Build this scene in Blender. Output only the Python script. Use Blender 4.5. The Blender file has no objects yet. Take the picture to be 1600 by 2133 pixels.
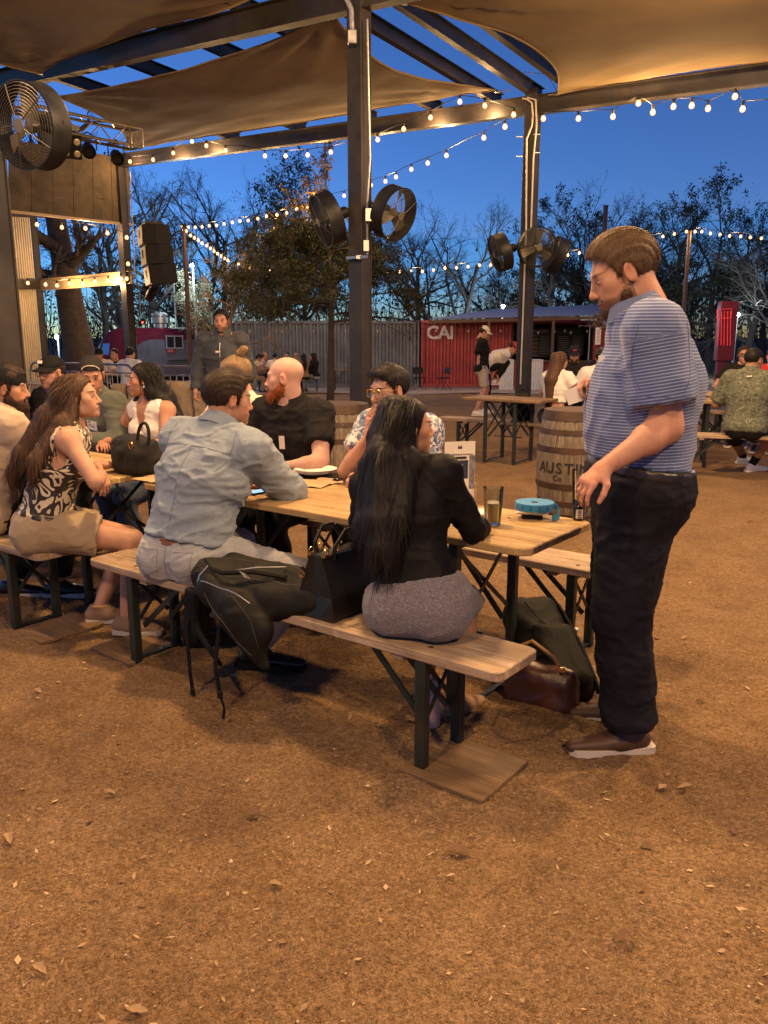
import bpy, math, random, os
import numpy as np
from mathutils import Vector, Matrix
random.seed(7); RNG = np.random.default_rng(7)
SC = bpy.context.scene
COL = SC.collection

# ---------------------------------------------------------------- camera
FPX = 1700.0; HORIZON = 700.0; CAMZ = 1.5           # focal length and horizon in pixels of a 1600x2133 picture
PITCH = math.atan((1066.5 - HORIZON) / FPX)
_c, _s = math.cos(PITCH), math.sin(PITCH)
cam_d = bpy.data.cameras.new('camera'); cam = bpy.data.objects.new('camera', cam_d); COL.objects.link(cam)
cam.location = (0, 0, CAMZ); cam.rotation_euler = (math.pi / 2 - PITCH, 0, 0)
cam_d.sensor_fit = 'VERTICAL'; cam_d.sensor_height = 24.0; cam_d.lens = 24.0 * FPX / 2133.0
cam_d.clip_start = 0.05; cam_d.clip_end = 2000.0
SC.camera = cam

# ---------------------------------------------------------------- sky at dusk, faint last sun, exposure
SUN_EL, SUN_ROT = math.radians(-1.0), math.radians(-60)
world = bpy.data.worlds.new('World'); SC.world = world; world.use_nodes = True
wn = world.node_tree; wn.nodes.clear()
sky = wn.nodes.new('ShaderNodeTexSky'); sky.sky_type = 'NISHITA'; sky.sun_disc = False
sky.sun_elevation = SUN_EL; sky.sun_rotation = SUN_ROT; sky.altitude = 200; sky.air_density = 0.5; sky.dust_density = 0.0; sky.ozone_density = 3.7
bg = wn.nodes.new('ShaderNodeBackground'); bg.inputs['Strength'].default_value = 0.135
wo = wn.nodes.new('ShaderNodeOutputWorld')
wn.links.new(sky.outputs[0], bg.inputs[0]); wn.links.new(bg.outputs[0], wo.inputs[0])
SC.view_settings.view_transform = 'Standard'; SC.view_settings.look = 'None'; SC.view_settings.gamma = 1.0
SC.view_settings.exposure = 2.8
SC.cycles.use_denoising = True
SC.cycles.max_bounces = 6; SC.cycles.diffuse_bounces = 3; SC.cycles.glossy_bounces = 3; SC.cycles.transmission_bounces = 6
SC.cycles.sample_clamp_indirect = 4.0; SC.cycles.caustics_reflective = False; SC.cycles.caustics_refractive = False
SC.cycles.use_light_tree = True

def at(px, py, Y):
    """world point on the sight line of a photo pixel at world depth Y"""
    x = (px - 800) / FPX; y = (1066.5 - py) / FPX
    d = (x, _c + y * _s, -_s + y * _c); t = Y / d[1]
    return np.array([t * d[0], Y, CAMZ + t * d[2]])
def atz(px, py, z=0.0):
    x = (px - 800) / FPX; y = (1066.5 - py) / FPX
    d = (x, _c + y * _s, -_s + y * _c); t = (z - CAMZ) / d[2]
    return np.array([t * d[0], t * d[1], z])

# ---------------------------------------------------------------- object helpers
def tag(o, label=None, cat=None, group=None, kind=None):
    if label: o['label'] = label
    if cat: o['category'] = cat
    if group: o['group'] = group
    if kind: o['kind'] = kind
    return o
def link(name, me, parent=None, loc=None, rz=None):
    o = bpy.data.objects.new(name, me); COL.objects.link(o)
    if loc is not None: o.location = [float(q) for q in loc]
    if rz is not None: o.rotation_euler = (0, 0, rz)
    if parent is not None: o.parent = parent
    return o
def empty(name, loc=(0, 0, 0), rz=0.0, parent=None):
    o = link(name, None, parent, loc, rz); o.empty_display_size = 0.1; return o
KIDS = {}
def copy_tree(o, loc=None, rz=None, parent=None):
    c = o.copy(); COL.objects.link(c); c.parent = parent
    if loc is not None: c.location = [float(q) for q in loc]
    if rz is not None: c.rotation_euler = (o.rotation_euler[0], o.rotation_euler[1], rz)
    for ch in [x for x in bpy.data.objects if x.parent == o]: copy_tree(ch, parent=c)
    return c

class MB:
    """collects polygons for ONE mesh; all shapes in local coordinates"""
    def __init__(s): s.v = []; s.f = []; s.m = []; s.mat = 0
    def add(s, vs, fs):
        n = len(s.v); s.v.extend([tuple(float(c) for c in q) for q in vs])
        for f in fs: s.f.append(tuple(i + n for i in f)); s.m.append(s.mat)
        return s
    def box(s, c, d, R=None, bev=0.0):
        """box of full size d at centre c, 3x3 rotation R (columns = axes), chamfered by bev"""
        hx, hy, hz = [q / 2.0 for q in d]; b = min(bev, hx * .9, hy * .9, hz * .9)
        R = np.eye(3) if R is None else np.array(R, float); c = np.array(c, float)
        if b <= 0:
            P = [(x, y, z) for z in (-hz, hz) for y in (-hy, hy) for x in (-hx, hx)]
            F = [(0, 2, 3, 1), (4, 5, 7, 6), (0, 1, 5, 4), (2, 6, 7, 3), (0, 4, 6, 2), (1, 3, 7, 5)]
        else:
            P = []; idx = {}
            for sx in (-1, 1):
                for sy in (-1, 1):
                    for sz in (-1, 1):
                        for ax in range(3):
                            q = [sx * (hx - b), sy * (hy - b), sz * (hz - b)]
                            q[ax] = (sx * hx, sy * hy, sz * hz)[ax]
                            idx[(sx, sy, sz, ax)] = len(P); P.append(q)
            F = []
            for ax in range(3):
                o1, o2 = [(1, 2), (2, 0), (0, 1)][ax]
                for sg in (-1, 1):
                    loop = []
                    for (a, bb) in ((-1, -1), (1, -1), (1, 1), (-1, 1)):
                        k = [0, 0, 0]; k[ax] = sg; k[o1] = a; k[o2] = bb; loop.append(idx[(k[0], k[1], k[2], ax)])
                    F.append(tuple(loop if sg > 0 else loop[::-1]))
            for ax in range(3):      # edges parallel to ax
                o1, o2 = [(1, 2), (2, 0), (0, 1)][ax]
                for a in (-1, 1):
                    for bb in (-1, 1):
                        k0 = [0, 0, 0]; k1 = [0, 0, 0]
                        k0[ax] = -1; k1[ax] = 1; k0[o1] = k1[o1] = a; k0[o2] = k1[o2] = bb
                        q = [idx[(*k0, o1)], idx[(*k1, o1)], idx[(*k1, o2)], idx[(*k0, o2)]]
                        F.append(tuple(q if a * bb < 0 else q[::-1]))
            for sx in (-1, 1):
                for sy in (-1, 1):
                    for sz in (-1, 1):
                        q = [idx[(sx, sy, sz, i)] for i in range(3)]
                        F.append(tuple(q if sx * sy * sz > 0 else q[::-1]))
        P = (np.array(P) @ R.T) + c
        return s.add(P, F)
    def bar(s, a, b, w, h=None, up=(0, 0, 1), bev=0.0):
        """rectangular bar from a to b; w across, h along up"""
        a = np.array(a, float); b = np.array(b, float); d = b - a; L = np.linalg.norm(d); d /= L
        up = np.array(up, float)
        if abs(d @ up) > .99 * np.linalg.norm(up): up = np.array((0, 1.0, 0)) if abs(d[1]) < .9 else np.array((1.0, 0, 0))
        x = np.cross(d, up); x /= np.linalg.norm(x); z = np.cross(x, d)
        return s.box((a + b) / 2, (w, L, w if h is None else h), np.stack([x, d, z], 1), bev)
    def tube(s, pts, r, n=8, cap=True):
        pts = np.array(pts, float); m = len(pts); r = np.full(m, r) if np.isscalar(r) else np.array(r, float)
        T = np.gradient(pts, axis=0); T /= np.linalg.norm(T, axis=1)[:, None] + 1e-12
        u = np.cross(T[0], (0, 0, 1.0))
        if np.linalg.norm(u) < 1e-3: u = np.cross(T[0], (0, 1.0, 0))
        u /= np.linalg.norm(u); V = []
        ang = np.arange(n) * 2 * math.pi / n
        for i in range(m):
            u = u - T[i] * (u @ T[i]); u /= np.linalg.norm(u) + 1e-12; w = np.cross(T[i], u)
            V.append(pts[i] + r[i] * (np.cos(ang)[:, None] * u + np.sin(ang)[:, None] * w))
        V = np.concatenate(V); F = []
        for i in range(m - 1):
            for j in range(n):
                k = (j + 1) % n; F.append((i * n + j, i * n + k, (i + 1) * n + k, (i + 1) * n + j))
        if cap: F.append(tuple(range(n - 1, -1, -1))); F.append(tuple((m - 1) * n + j for j in range(n)))
        return s.add(V, F)
    def lathe(s, prof, n=24, c=(0, 0, 0), R=None):
        """prof: (radius, z) pairs bottom to top"""
        V = []; F = []; m = len(prof); c = np.array(c, float); R = np.eye(3) if R is None else np.array(R)
        for (r, z) in prof:
            for j in range(n):
                a = j * 2 * math.pi / n; V.append((r * math.cos(a), r * math.sin(a), z))
        for i in range(m - 1):
            for j in range(n):
                k = (j + 1) % n; F.append((i * n + j, i * n + k, (i + 1) * n + k, (i + 1) * n + j))
        if prof[0][0] > 1e-6: F.append(tuple(range(n - 1, -1, -1)))
        if prof[-1][0] > 1e-6: F.append(tuple((m - 1) * n + j for j in range(n)))
        return s.add(np.array(V) @ R.T + c, F)
    def prism(s, poly, z0, z1, R=None, c=(0, 0, 0)):
        """poly in local xy extruded z0..z1"""
        n = len(poly); R = np.eye(3) if R is None else np.array(R); c = np.array(c, float)
        V = np.array([(x, y, z0) for x, y in poly] + [(x, y, z1) for x, y in poly]) @ R.T + c
        F = [tuple(range(n - 1, -1, -1)), tuple(range(n, 2 * n))] + [(i, (i + 1) % n, n + (i + 1) % n, n + i) for i in range(n)]
        return s.add(V, F)
    def mesh(s, name, mats, smooth=False):
        me = bpy.data.meshes.new(name); me.from_pydata(s.v, [], s.f)
        mats = mats if isinstance(mats, (list, tuple)) else [mats]
        for q in mats: me.materials.append(q)
        if len(mats) > 1: me.polygons.foreach_set('material_index', s.m)
        if smooth:
            me.polygons.foreach_set('use_smooth', [True] * len(s.f))
            try: me.set_sharp_from_angle(angle=math.radians(38))
            except Exception: pass
        me.update(); return me
    def build(s, name, mats, parent=None, loc=None, rz=None, smooth=False):
        return link(name, s.mesh(name, mats, smooth), parent, loc, rz)

def npmesh(name, V, F, mats, smooth=True, cols=None, mi=None, attrs=None):
    """numpy mesh, F (n,4) or (n,3)"""
    V = np.ascontiguousarray(V, np.float32); F = np.ascontiguousarray(F, np.int32); n, k = F.shape
    me = bpy.data.meshes.new(name)
    me.vertices.add(len(V)); me.vertices.foreach_set('co', V.ravel())
    me.loops.add(n * k); me.loops.foreach_set('vertex_index', F.ravel())
    me.polygons.add(n); me.polygons.foreach_set('loop_start', np.arange(0, n * k, k, dtype=np.int32))
    try: me.polygons.foreach_set('loop_total', np.full(n, k, np.int32))
    except Exception: pass
    if smooth: me.polygons.foreach_set('use_smooth', np.ones(n, bool))
    if mi is not None: me.polygons.foreach_set('material_index', np.ascontiguousarray(mi, np.int32))
    for q in (mats if isinstance(mats, (list, tuple)) else [mats]): me.materials.append(q)
    if cols is not None:
        a = me.attributes.new('col', 'FLOAT_COLOR', 'POINT')
        c4 = np.ones((len(V), 4), np.float32); c4[:, :3] = cols; a.data.foreach_set('color', c4.ravel())
    for kx, arr in (attrs or {}).items():
        a = me.attributes.new(kx, 'FLOAT', 'POINT'); a.data.foreach_set('value', np.ascontiguousarray(arr, np.float32))
    me.update(); me.validate(); return me

def drape(ob, pts, d, r, m, name='seam', org=None, off=0.0, parent=None, n=3):
    """thin piping laid on the surface of a mesh object: world points are shot along d onto it"""
    from mathutils.bvhtree import BVHTree
    me = ob.data; V = np.empty(len(me.vertices) * 3, np.float32); me.vertices.foreach_get('co', V); V = V.reshape(-1, 3); org = np.array(ob.location if ob.parent is None else ob.parent.location) if org is None else org
    key = me.name
    if key not in BVHS: BVHS[key] = BVHTree.FromPolygons(V.tolist(), [list(p.vertices) for p in me.polygons])
    P = np.array(pts, float); q = []; d = nrm(d)
    P = np.concatenate([np.linspace(P[i], P[i + 1], n, endpoint=False) for i in range(len(P) - 1)] + [P[-1:]])
    for p in P:
        h = BVHS[key].ray_cast(Vector((p - org - d * .4).tolist()), Vector(d.tolist()), .9)
        if h[0] is not None: q.append(np.array(h[0]) + np.array(h[1]) * off)
    if len(q) < 2: return None
    mb = MB(); mb.tube(q, r, 5); return mb.build(name, m, parent if parent is not None else ob, smooth=True)
BVHS = {}
# ---------------------------------------------------------------- materials
MATS = {}
class NT:
    """tiny node-tree writer"""
    def __init__(s, name):
        s.m = bpy.data.materials.new(name); s.m.use_nodes = True; s.t = s.m.node_tree; s.t.nodes.clear()
        s.out = s.t.nodes.new('ShaderNodeOutputMaterial'); s.b = s.t.nodes.new('ShaderNodeBsdfPrincipled')
        s.t.links.new(s.b.outputs[0], s.out.inputs[0])
    def n(s, typ, **kw):
        q = s.t.nodes.new('ShaderNode' + typ)
        for k, v in kw.items():
            if k.startswith('i_'): s.inp(q, k[2:].replace('_', ' '), v)
            else: setattr(q, k, v)
        return q
    def inp(s, node, key, v):
        try: i = node.inputs[int(key)] if str(key).isdigit() else node.inputs[key]
        except KeyError: i = node.inputs[key.title()]
        if isinstance(v, bpy.types.NodeSocket): s.t.links.new(v, i)
        elif isinstance(v, bpy.types.Node): s.t.links.new(v.outputs[0], i)
        else:
            if hasattr(i.default_value, '__len__') and len(i.default_value) == 4 and len(v) == 3: v = (*v, 1)
            i.default_value = v
    def set(s, **kw):
        for k, v in kw.items(): s.inp(s.b, k.replace('_', ' '), v)
        return s
    def coord(s, which='Object', scale=(1, 1, 1), rot=(0, 0, 0)):
        tc = s.n('TexCoord'); mp = s.n('Mapping'); s.t.links.new(tc.outputs[which], mp.inputs[0])
        mp.inputs['Scale'].default_value = scale; mp.inputs['Rotation'].default_value = rot; return mp.outputs[0]
    def noise(s, vec, scale, detail=4, rough=.55, dist=0.0):
        q = s.n('TexNoise'); s.t.links.new(vec, q.inputs['Vector']); q.inputs['Scale'].default_value = scale
        q.inputs['Detail'].default_value = detail; q.inputs['Roughness'].default_value = rough; q.inputs['Distortion'].default_value = dist
        return q.outputs[0]
    def ramp(s, fac, stops, interp='LINEAR'):
        q = s.n('ValToRGB'); s.t.links.new(fac, q.inputs[0]); q.color_ramp.interpolation = interp; e = q.color_ramp.elements
        while len(e) < len(stops): e.new(.5)
        for el, (p, c) in zip(e, stops): el.position = p; el.color = (*c, 1) if len(c) == 3 else c
        return q.outputs[0]
    def mix(s, fac, a, b, mode='MIX'):
        q = s.n('Mix', data_type='RGBA', blend_type=mode)
        for k, v in ((0, fac), (6, a), (7, b)):
            if isinstance(v, bpy.types.NodeSocket): s.t.links.new(v, q.inputs[k])
            else: q.inputs[k].default_value = v if k == 0 else ((*v, 1) if len(v) == 3 else v)
        return q.outputs[2]
    def math(s, op, a, b=0.0):
        q = s.n('Math', operation=op)
        for k, v in ((0, a), (1, b)):
            if isinstance(v, bpy.types.NodeSocket): s.t.links.new(v, q.inputs[k])
            else: q.inputs[k].default_value = v
        return q.outputs[0]
    def bump(s, h, strength=.3, dist=.01, normal=None):
        q = s.n('Bump'); s.t.links.new(h, q.inputs['Height']); q.inputs['Strength'].default_value = strength; q.inputs['Distance'].default_value = dist
        if normal is not None: s.t.links.new(normal, q.inputs['Normal'])
        return q.outputs[0]

def mat(name, col, rough=.6, metal=0.0, var=.18, vscale=6.0, bump=0.0, bscale=60.0, spec=.5, dirt=None, emit=None, estr=0.0, alpha=None, trans=0.0, coord='Object', sheen=0.0, coat=0.0):
    """general surface: base colour with fractal variation, optional dirt tint and fine bump"""
    if name in MATS: return MATS[name]
    t = NT(name); v = t.coord(coord)
    n1 = t.noise(v, vscale, 6, .62)
    lo = tuple(max(0, c * (1 - var * 1.5)) for c in col); hi = tuple(min(1, c * (1 + var)) for c in col)
    c = t.ramp(n1, [(.28, lo), (.72, hi)])
    if dirt:
        n2 = t.noise(v, vscale * .45, 5, .7, .6); k = t.ramp(n2, [(.5, (0, 0, 0)), (.72, (1, 1, 1))])
        c = t.mix(k, c, dirt)
    t.set(Base_Color=c, Metallic=metal, Specular_IOR_Level=spec)
    t.set(Roughness=t.ramp(n1, [(.2, (max(0, rough - .1),) * 3), (.8, (min(1, rough + .1),) * 3)]))
    if bump: t.set(Normal=t.bump(t.noise(v, bscale, 3, .6), bump, .01))
    if emit: t.set(Emission_Color=emit, Emission_Strength=estr)
    if trans: t.set(Transmission_Weight=trans)
    if sheen: t.set(Sheen_Weight=sheen)
    if coat: t.set(Coat_Weight=coat)
    MATS[name] = t.m; return t.m

# ---------------------------------------------------------------- implicit surfaces (people, bags, hair)
def nrm(v): v = np.asarray(v, float); return v / (np.linalg.norm(v) + 1e-12)
def hash3(i, j, k, seed):
    h = (i.astype(np.int64) * 374761393 + j.astype(np.int64) * 668265263 + k.astype(np.int64) * 2147483647 + seed * 1274126177) & 0xffffffff
    h = ((h ^ (h >> 13)) * 1274126177) & 0xffffffff; h = h ^ (h >> 16)
    return (h & 0xffff) / 32767.5 - 1.0
def vnoise(P, seed=0):
    P = np.asarray(P, np.float64); i = np.floor(P).astype(np.int64); f = P - i; f = f * f * (3 - 2 * f); r = 0
    for a in (0, 1):
        for b in (0, 1):
            for c in (0, 1):
                w = (f[..., 0] if a else 1 - f[..., 0]) * (f[..., 1] if b else 1 - f[..., 1]) * (f[..., 2] if c else 1 - f[..., 2])
                r = r + w * hash3(i[..., 0] + a, i[..., 1] + b, i[..., 2] + c, seed)
    return r
def fbm(P, o=3, seed=0):
    r = 0; a = 1.0; P = np.asarray(P, float)
    for k in range(o): r = r + a * vnoise(P * 2 ** k, seed + k); a *= .5
    return r

class Field:
    def __init__(s, lo, hi, h):
        s.h = h; s.lo = np.array(lo, float) - 3 * h; n = np.ceil((np.array(hi, float) + 3 * h - s.lo) / h).astype(int) + 1
        s.n = n; s.d = np.full(n, 1.0, np.float32)
    def _sl(s, lo, hi):
        a = np.maximum(np.floor((np.array(lo) - s.lo) / s.h).astype(int), 0); b = np.minimum(np.ceil((np.array(hi) - s.lo) / s.h).astype(int) + 1, s.n)
        if (b <= a).any(): return None, None
        ax = [(s.lo[i] + s.h * np.arange(a[i], b[i])).astype(np.float32) for i in range(3)]
        return tuple(slice(a[i], b[i]) for i in range(3)), np.meshgrid(*ax, indexing='ij', sparse=True)
    def _blend(s, sl, dn, k, sub):
        o = s.d[sl]
        if sub:
            if k > 0:
                hh = np.maximum(k - np.abs(o + dn), 0) / k; s.d[sl] = np.maximum(o, -dn) + hh * hh * k * .25
            else: s.d[sl] = np.maximum(o, -dn)
        elif k > 0:
            hh = np.maximum(k - np.abs(o - dn), 0) / k; s.d[sl] = np.minimum(o, dn) - hh * hh * k * .25
        else: s.d[sl] = np.minimum(o, dn)
    def cone(s, a, b, r1, r2, k=.02, w=None, sc=1.0, sub=False, infl=0.0, flat=False):
        a = np.asarray(a, float); b = np.asarray(b, float); r1 += infl; r2 += infl
        R = max(r1, r2) * max(1.0, sc) + k + 3 * s.h
        sl, X = s._sl(np.minimum(a, b) - R, np.maximum(a, b) + R)
        if sl is None: return
        d = (b - a).astype(np.float32); L2 = float(d @ d) + 1e-12
        p = [X[i] - np.float32(a[i]) for i in range(3)]
        t0 = (p[0] * d[0] + p[1] * d[1] + p[2] * d[2]) / L2; t = np.clip(t0, 0, 1)
        q = [p[i] - t * d[i] for i in range(3)]
        q2 = q[0] * q[0] + q[1] * q[1] + q[2] * q[2]
        if w is not None and sc != 1.0:
            w = nrm(w).astype(np.float32); l = q[0] * w[0] + q[1] * w[1] + q[2] * w[2]; q2 = q2 + l * l * np.float32(1 / sc ** 2 - 1)
        dn = np.sqrt(np.maximum(q2, 0)) - (r1 + (r2 - r1) * t)
        if flat: dn = np.maximum(dn, (t0 - 1) * np.float32(math.sqrt(L2)))
        s._blend(sl, dn, k, sub)
    def ball(s, c, r, k=.02, sub=False, infl=0.0): s.cone(c, np.asarray(c, float) + 1e-5, r, r, k, sub=sub, infl=infl)
    def ell(s, c, r, M=None, k=.02, sub=False, infl=0.0):
        """ellipsoid radii r in frame M (columns)"""
        c = np.asarray(c, float); r = np.asarray(r, float) + infl; M = np.eye(3) if M is None else np.asarray(M, float)
        ext = np.sqrt(((M * r) ** 2).sum(1)) + k + 3 * s.h
        sl, X = s._sl(c - ext, c + ext)
        if sl is None: return
        p = [X[i] - np.float32(c[i]) for i in range(3)]; k0 = 0; k1 = 0
        for j in range(3):
            m = M[:, j].astype(np.float32); q = (p[0] * m[0] + p[1] * m[1] + p[2] * m[2]) / np.float32(r[j])
            k0 = k0 + q * q; k1 = k1 + (q / np.float32(r[j])) ** 2
        k0 = np.sqrt(k0); k1 = np.sqrt(k1) + 1e-6
        s._blend(sl, k0 * (k0 - 1) / k1, k, sub)
    def box(s, c, half, M=None, rad=.02, k=.0, sub=False):
        c = np.asarray(c, float); half = np.asarray(half, float); M = np.eye(3) if M is None else np.asarray(M, float)
        ext = np.abs(M) @ half + k + 3 * s.h
        sl, X = s._sl(c - ext, c + ext)
        if sl is None: return
        p = [X[i] - np.float32(c[i]) for i in range(3)]; o = 0; mx = None
        for j in range(3):
            m = M[:, j].astype(np.float32); q = np.abs(p[0] * m[0] + p[1] * m[1] + p[2] * m[2]) - np.float32(half[j] - rad)
            o = o + np.maximum(q, 0) ** 2; mx = q if mx is None else np.maximum(mx, q)
        s._blend(sl, np.sqrt(o) + np.minimum(mx, 0) - rad, k, sub)
    def cut(s, p, n, k=0.0):
        """keep the side where (x-p).n < 0"""
        n = nrm(n); p = np.asarray(p, float)
        X = [(s.lo[i] + s.h * np.arange(s.n[i]) - p[i]).astype(np.float32) * np.float32(n[i]) for i in range(3)]
        dn = X[0][:, None, None] + X[1][None, :, None] + X[2][None, None, :]
        if k > 0:
            hh = np.maximum(k - np.abs(s.d - dn), 0) / k; s.d = np.maximum(s.d, dn) + hh * hh * k * .25
        else: s.d = np.maximum(s.d, dn)
    def grid(s):
        return np.meshgrid(*[(s.lo[i] + s.h * np.arange(s.n[i])).astype(np.float32) for i in range(3)], indexing='ij', sparse=True)
    def mesh(s):
        d = s.d; neg = d < 0; n = np.array(d.shape)
        if not neg.any(): return np.zeros((0, 3)), np.zeros((0, 4), int)
        c8 = [neg[i:n[0] - 1 + i, j:n[1] - 1 + j, k:n[2] - 1 + k] for i in (0, 1) for j in (0, 1) for k in (0, 1)]
        any_ = c8[0].copy(); all_ = c8[0].copy()
        for q in c8[1:]: any_ |= q; all_ &= q
        act = any_ & ~all_; idx = np.argwhere(act); N = len(idx)
        num = np.full(act.shape, -1, np.int32); num[act] = np.arange(N)
        corners = np.array([(i, j, k) for i in (0, 1) for j in (0, 1) for k in (0, 1)])
        val = np.stack([d[idx[:, 0] + c[0], idx[:, 1] + c[1], idx[:, 2] + c[2]] for c in corners], 1)
        acc = np.zeros((N, 3)); cnt = np.zeros(N)
        for a in range(8):
            for ax, st in ((0, 4), (1, 2), (2, 1)):
                if corners[a][ax] == 0:
                    b = a + st; va = val[:, a]; vb = val[:, b]; cr = (va < 0) != (vb < 0)
                    t = np.where(cr, va / np.where(cr, va - vb, 1), 0); p = np.tile(corners[a].astype(float), (N, 1)); p[:, ax] += t
                    acc[cr] += p[cr]; cnt[cr] += 1
        V = s.lo + s.h * (idx + acc / cnt[:, None]); Fs = []
        for ax in range(3):
            o1, o2 = [(1, 2), (2, 0), (0, 1)][ax]
            a = [slice(None)] * 3; b = [slice(None)] * 3; a[ax] = slice(0, -1); b[ax] = slice(1, None)
            na, nb = neg[tuple(a)], neg[tuple(b)]; e = np.argwhere(na != nb)
            e = e[(e[:, o1] > 0) & (e[:, o2] > 0) & (e[:, o1] < n[o1] - 1) & (e[:, o2] < n[o2] - 1)]
            if not len(e): continue
            fl = na[e[:, 0], e[:, 1], e[:, 2]]; q = []
            for (i, j) in ((-1, -1), (0, -1), (0, 0), (-1, 0)):
                c = e.copy(); c[:, o1] += i; c[:, o2] += j; q.append(num[c[:, 0], c[:, 1], c[:, 2]])
            q = np.stack(q, 1); q[~fl] = q[~fl][:, ::-1]; Fs.append(q)
        return V, np.concatenate(Fs)

def vnormals(V, F):
    a = V[F[:, 2]] - V[F[:, 0]]; b = V[F[:, 3]] - V[F[:, 1]]; fn = np.cross(a, b); N = np.zeros_like(V)
    for k in range(4): np.add.at(N, F[:, k], fn)
    return N / (np.linalg.norm(N, axis=1)[:, None] + 1e-12)
def frame(fwd, up=(0, 0, 1)):
    """columns right, forward, up"""
    f = nrm(fwd); r = nrm(np.cross(f, up)); return np.stack([r, f, np.cross(r, f)], 1)
def rotx(a): c, s = math.cos(a), math.sin(a); return np.array([[1, 0, 0], [0, c, -s], [0, s, c]])
def roty(a): c, s = math.cos(a), math.sin(a); return np.array([[c, 0, s], [0, 1, 0], [-s, 0, c]])
def rotz(a): c, s = math.cos(a), math.sin(a); return np.array([[c, -s, 0], [s, c, 0], [0, 0, 1]])
def ik(a, t, l1, l2, hint):
    """elbow or knee position for a two-bone limb"""
    a = np.asarray(a, float); t = np.asarray(t, float); d = t - a; D = np.linalg.norm(d)
    if D > (l1 + l2) * .995: t = a + d / D * (l1 + l2) * .995; d = t - a; D = np.linalg.norm(d)
    u = d / D; h = np.asarray(hint, float); h = nrm(h - u * (h @ u))
    x = (l1 * l1 - l2 * l2 + D * D) / (2 * D); y = math.sqrt(max(l1 * l1 - x * x, 0))
    return a + u * x + h * y, t

# ---------------------------------------------------------------- people
def skin_mat(brow=(.05, .03, .02)):
    """skin from vertex colour; lips, eyes and brows drawn from head coordinates stored on the mesh"""
    key = 'skin_%02d_%02d_%02d' % tuple(int(q * 100) for q in brow)
    if key in MATS: return MATS[key]
    t = NT(key); a = t.n('Attribute', attribute_name='col'); v = t.coord('Object')
    n1 = t.noise(v, 38, 4, .6); c = t.mix(t.ramp(n1, [(.3, (0, 0, 0)), (.75, (.20, .20, .20))]), a.outputs['Color'], (.42, .15, .10)); c = t.mix(t.math('MULTIPLY', t.ramp(t.noise(v, 11, 3, .6), [(.40, (0, 0, 0)), (.70, (1, 1, 1))]), .20), c, (.30, .13, .09)); c = t.mix(t.math('MULTIPLY', t.ramp(t.noise(v, 160, 3, .7), [(.52, (0, 0, 0)), (.66, (1, 1, 1))]), .25), c, (.26, .10, .06))
    X = t.math('ABSOLUTE', t.n('Attribute', attribute_name='hx').outputs['Fac']); Z = t.n('Attribute', attribute_name='hz').outputs['Fac']; Y = t.n('Attribute', attribute_name='hy').outputs['Fac']
    fr = t.math('GREATER_THAN', Y, .055)
    def el(cx, cz, rx, rz, soft=.25, pw=2):
        dx = t.math('POWER', t.math('ABSOLUTE', t.math('DIVIDE', t.math('SUBTRACT', X, cx), rx)), pw); dz = t.math('POWER', t.math('ABSOLUTE', t.math('DIVIDE', t.math('SUBTRACT', Z, cz), rz)), pw)
        q = t.n('MapRange', clamp=True); t.t.links.new(t.math('ADD', dx, dz), q.inputs[0]); q.inputs[1].default_value = 1 + soft; q.inputs[2].default_value = 1 - soft
        return t.math('MULTIPLY', q.outputs[0], fr)
    lipc = t.mix(.62, a.outputs['Color'], (.36, .09, .08))
    c = t.mix(el(0, -.0700, .0225, .0095, .3), c, lipc)
    c = t.mix(el(0, -.0695, .0205, .0013, .4), c, (.10, .03, .025))
    c = t.mix(el(.0315, .0010, .0120, .0052, .25), c, (.36, .31, .27)); c = t.mix(el(.0315, .0015, .0052, .0054, .15, 3), c, (.025, .014, .010))
    c = t.mix(el(.0320, .0062, .0140, .0020, .5), c, (.03, .02, .015)); c = t.mix(t.math('MULTIPLY', el(.0325, -.0048, .0120, .0013, .6), .5), c, (.10, .05, .035))
    bz = t.math('MULTIPLY', el(.0340, .0225, .0185, .0048, .55), .88); c = t.mix(bz, c, brow)
    t.set(Base_Color=c, Roughness=t.ramp(t.noise(v, 60, 3, .6), [(.3, (.44,) * 3), (.7, (.62,) * 3)]), Specular_IOR_Level=.32, Subsurface_Weight=.08, Subsurface_Radius=(.012, .004, .002), Subsurface_Scale=.6)
    t.set(Normal=t.bump(t.noise(v, 300, 3, .6), .25, .002, t.bump(t.noise(v, 45, 3, .6), .15, .004))); MATS[key] = t.m; return t.m
def hair_mat(name, col, gloss=.38):
    gloss = max(gloss, .55)
    if name in MATS: return MATS[name]
    t = NT(name); v = t.coord('Object'); n1 = t.noise(v, 210, 4, .75)
    lo = tuple(c * .40 for c in col); hi = tuple(min(1, c * 2.0) for c in col)
    t.set(Base_Color=t.ramp(n1, [(.3, lo), (.7, hi)]), Roughness=gloss, Specular_IOR_Level=.22)
    MATS[name] = t.m; return t.m
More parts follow.
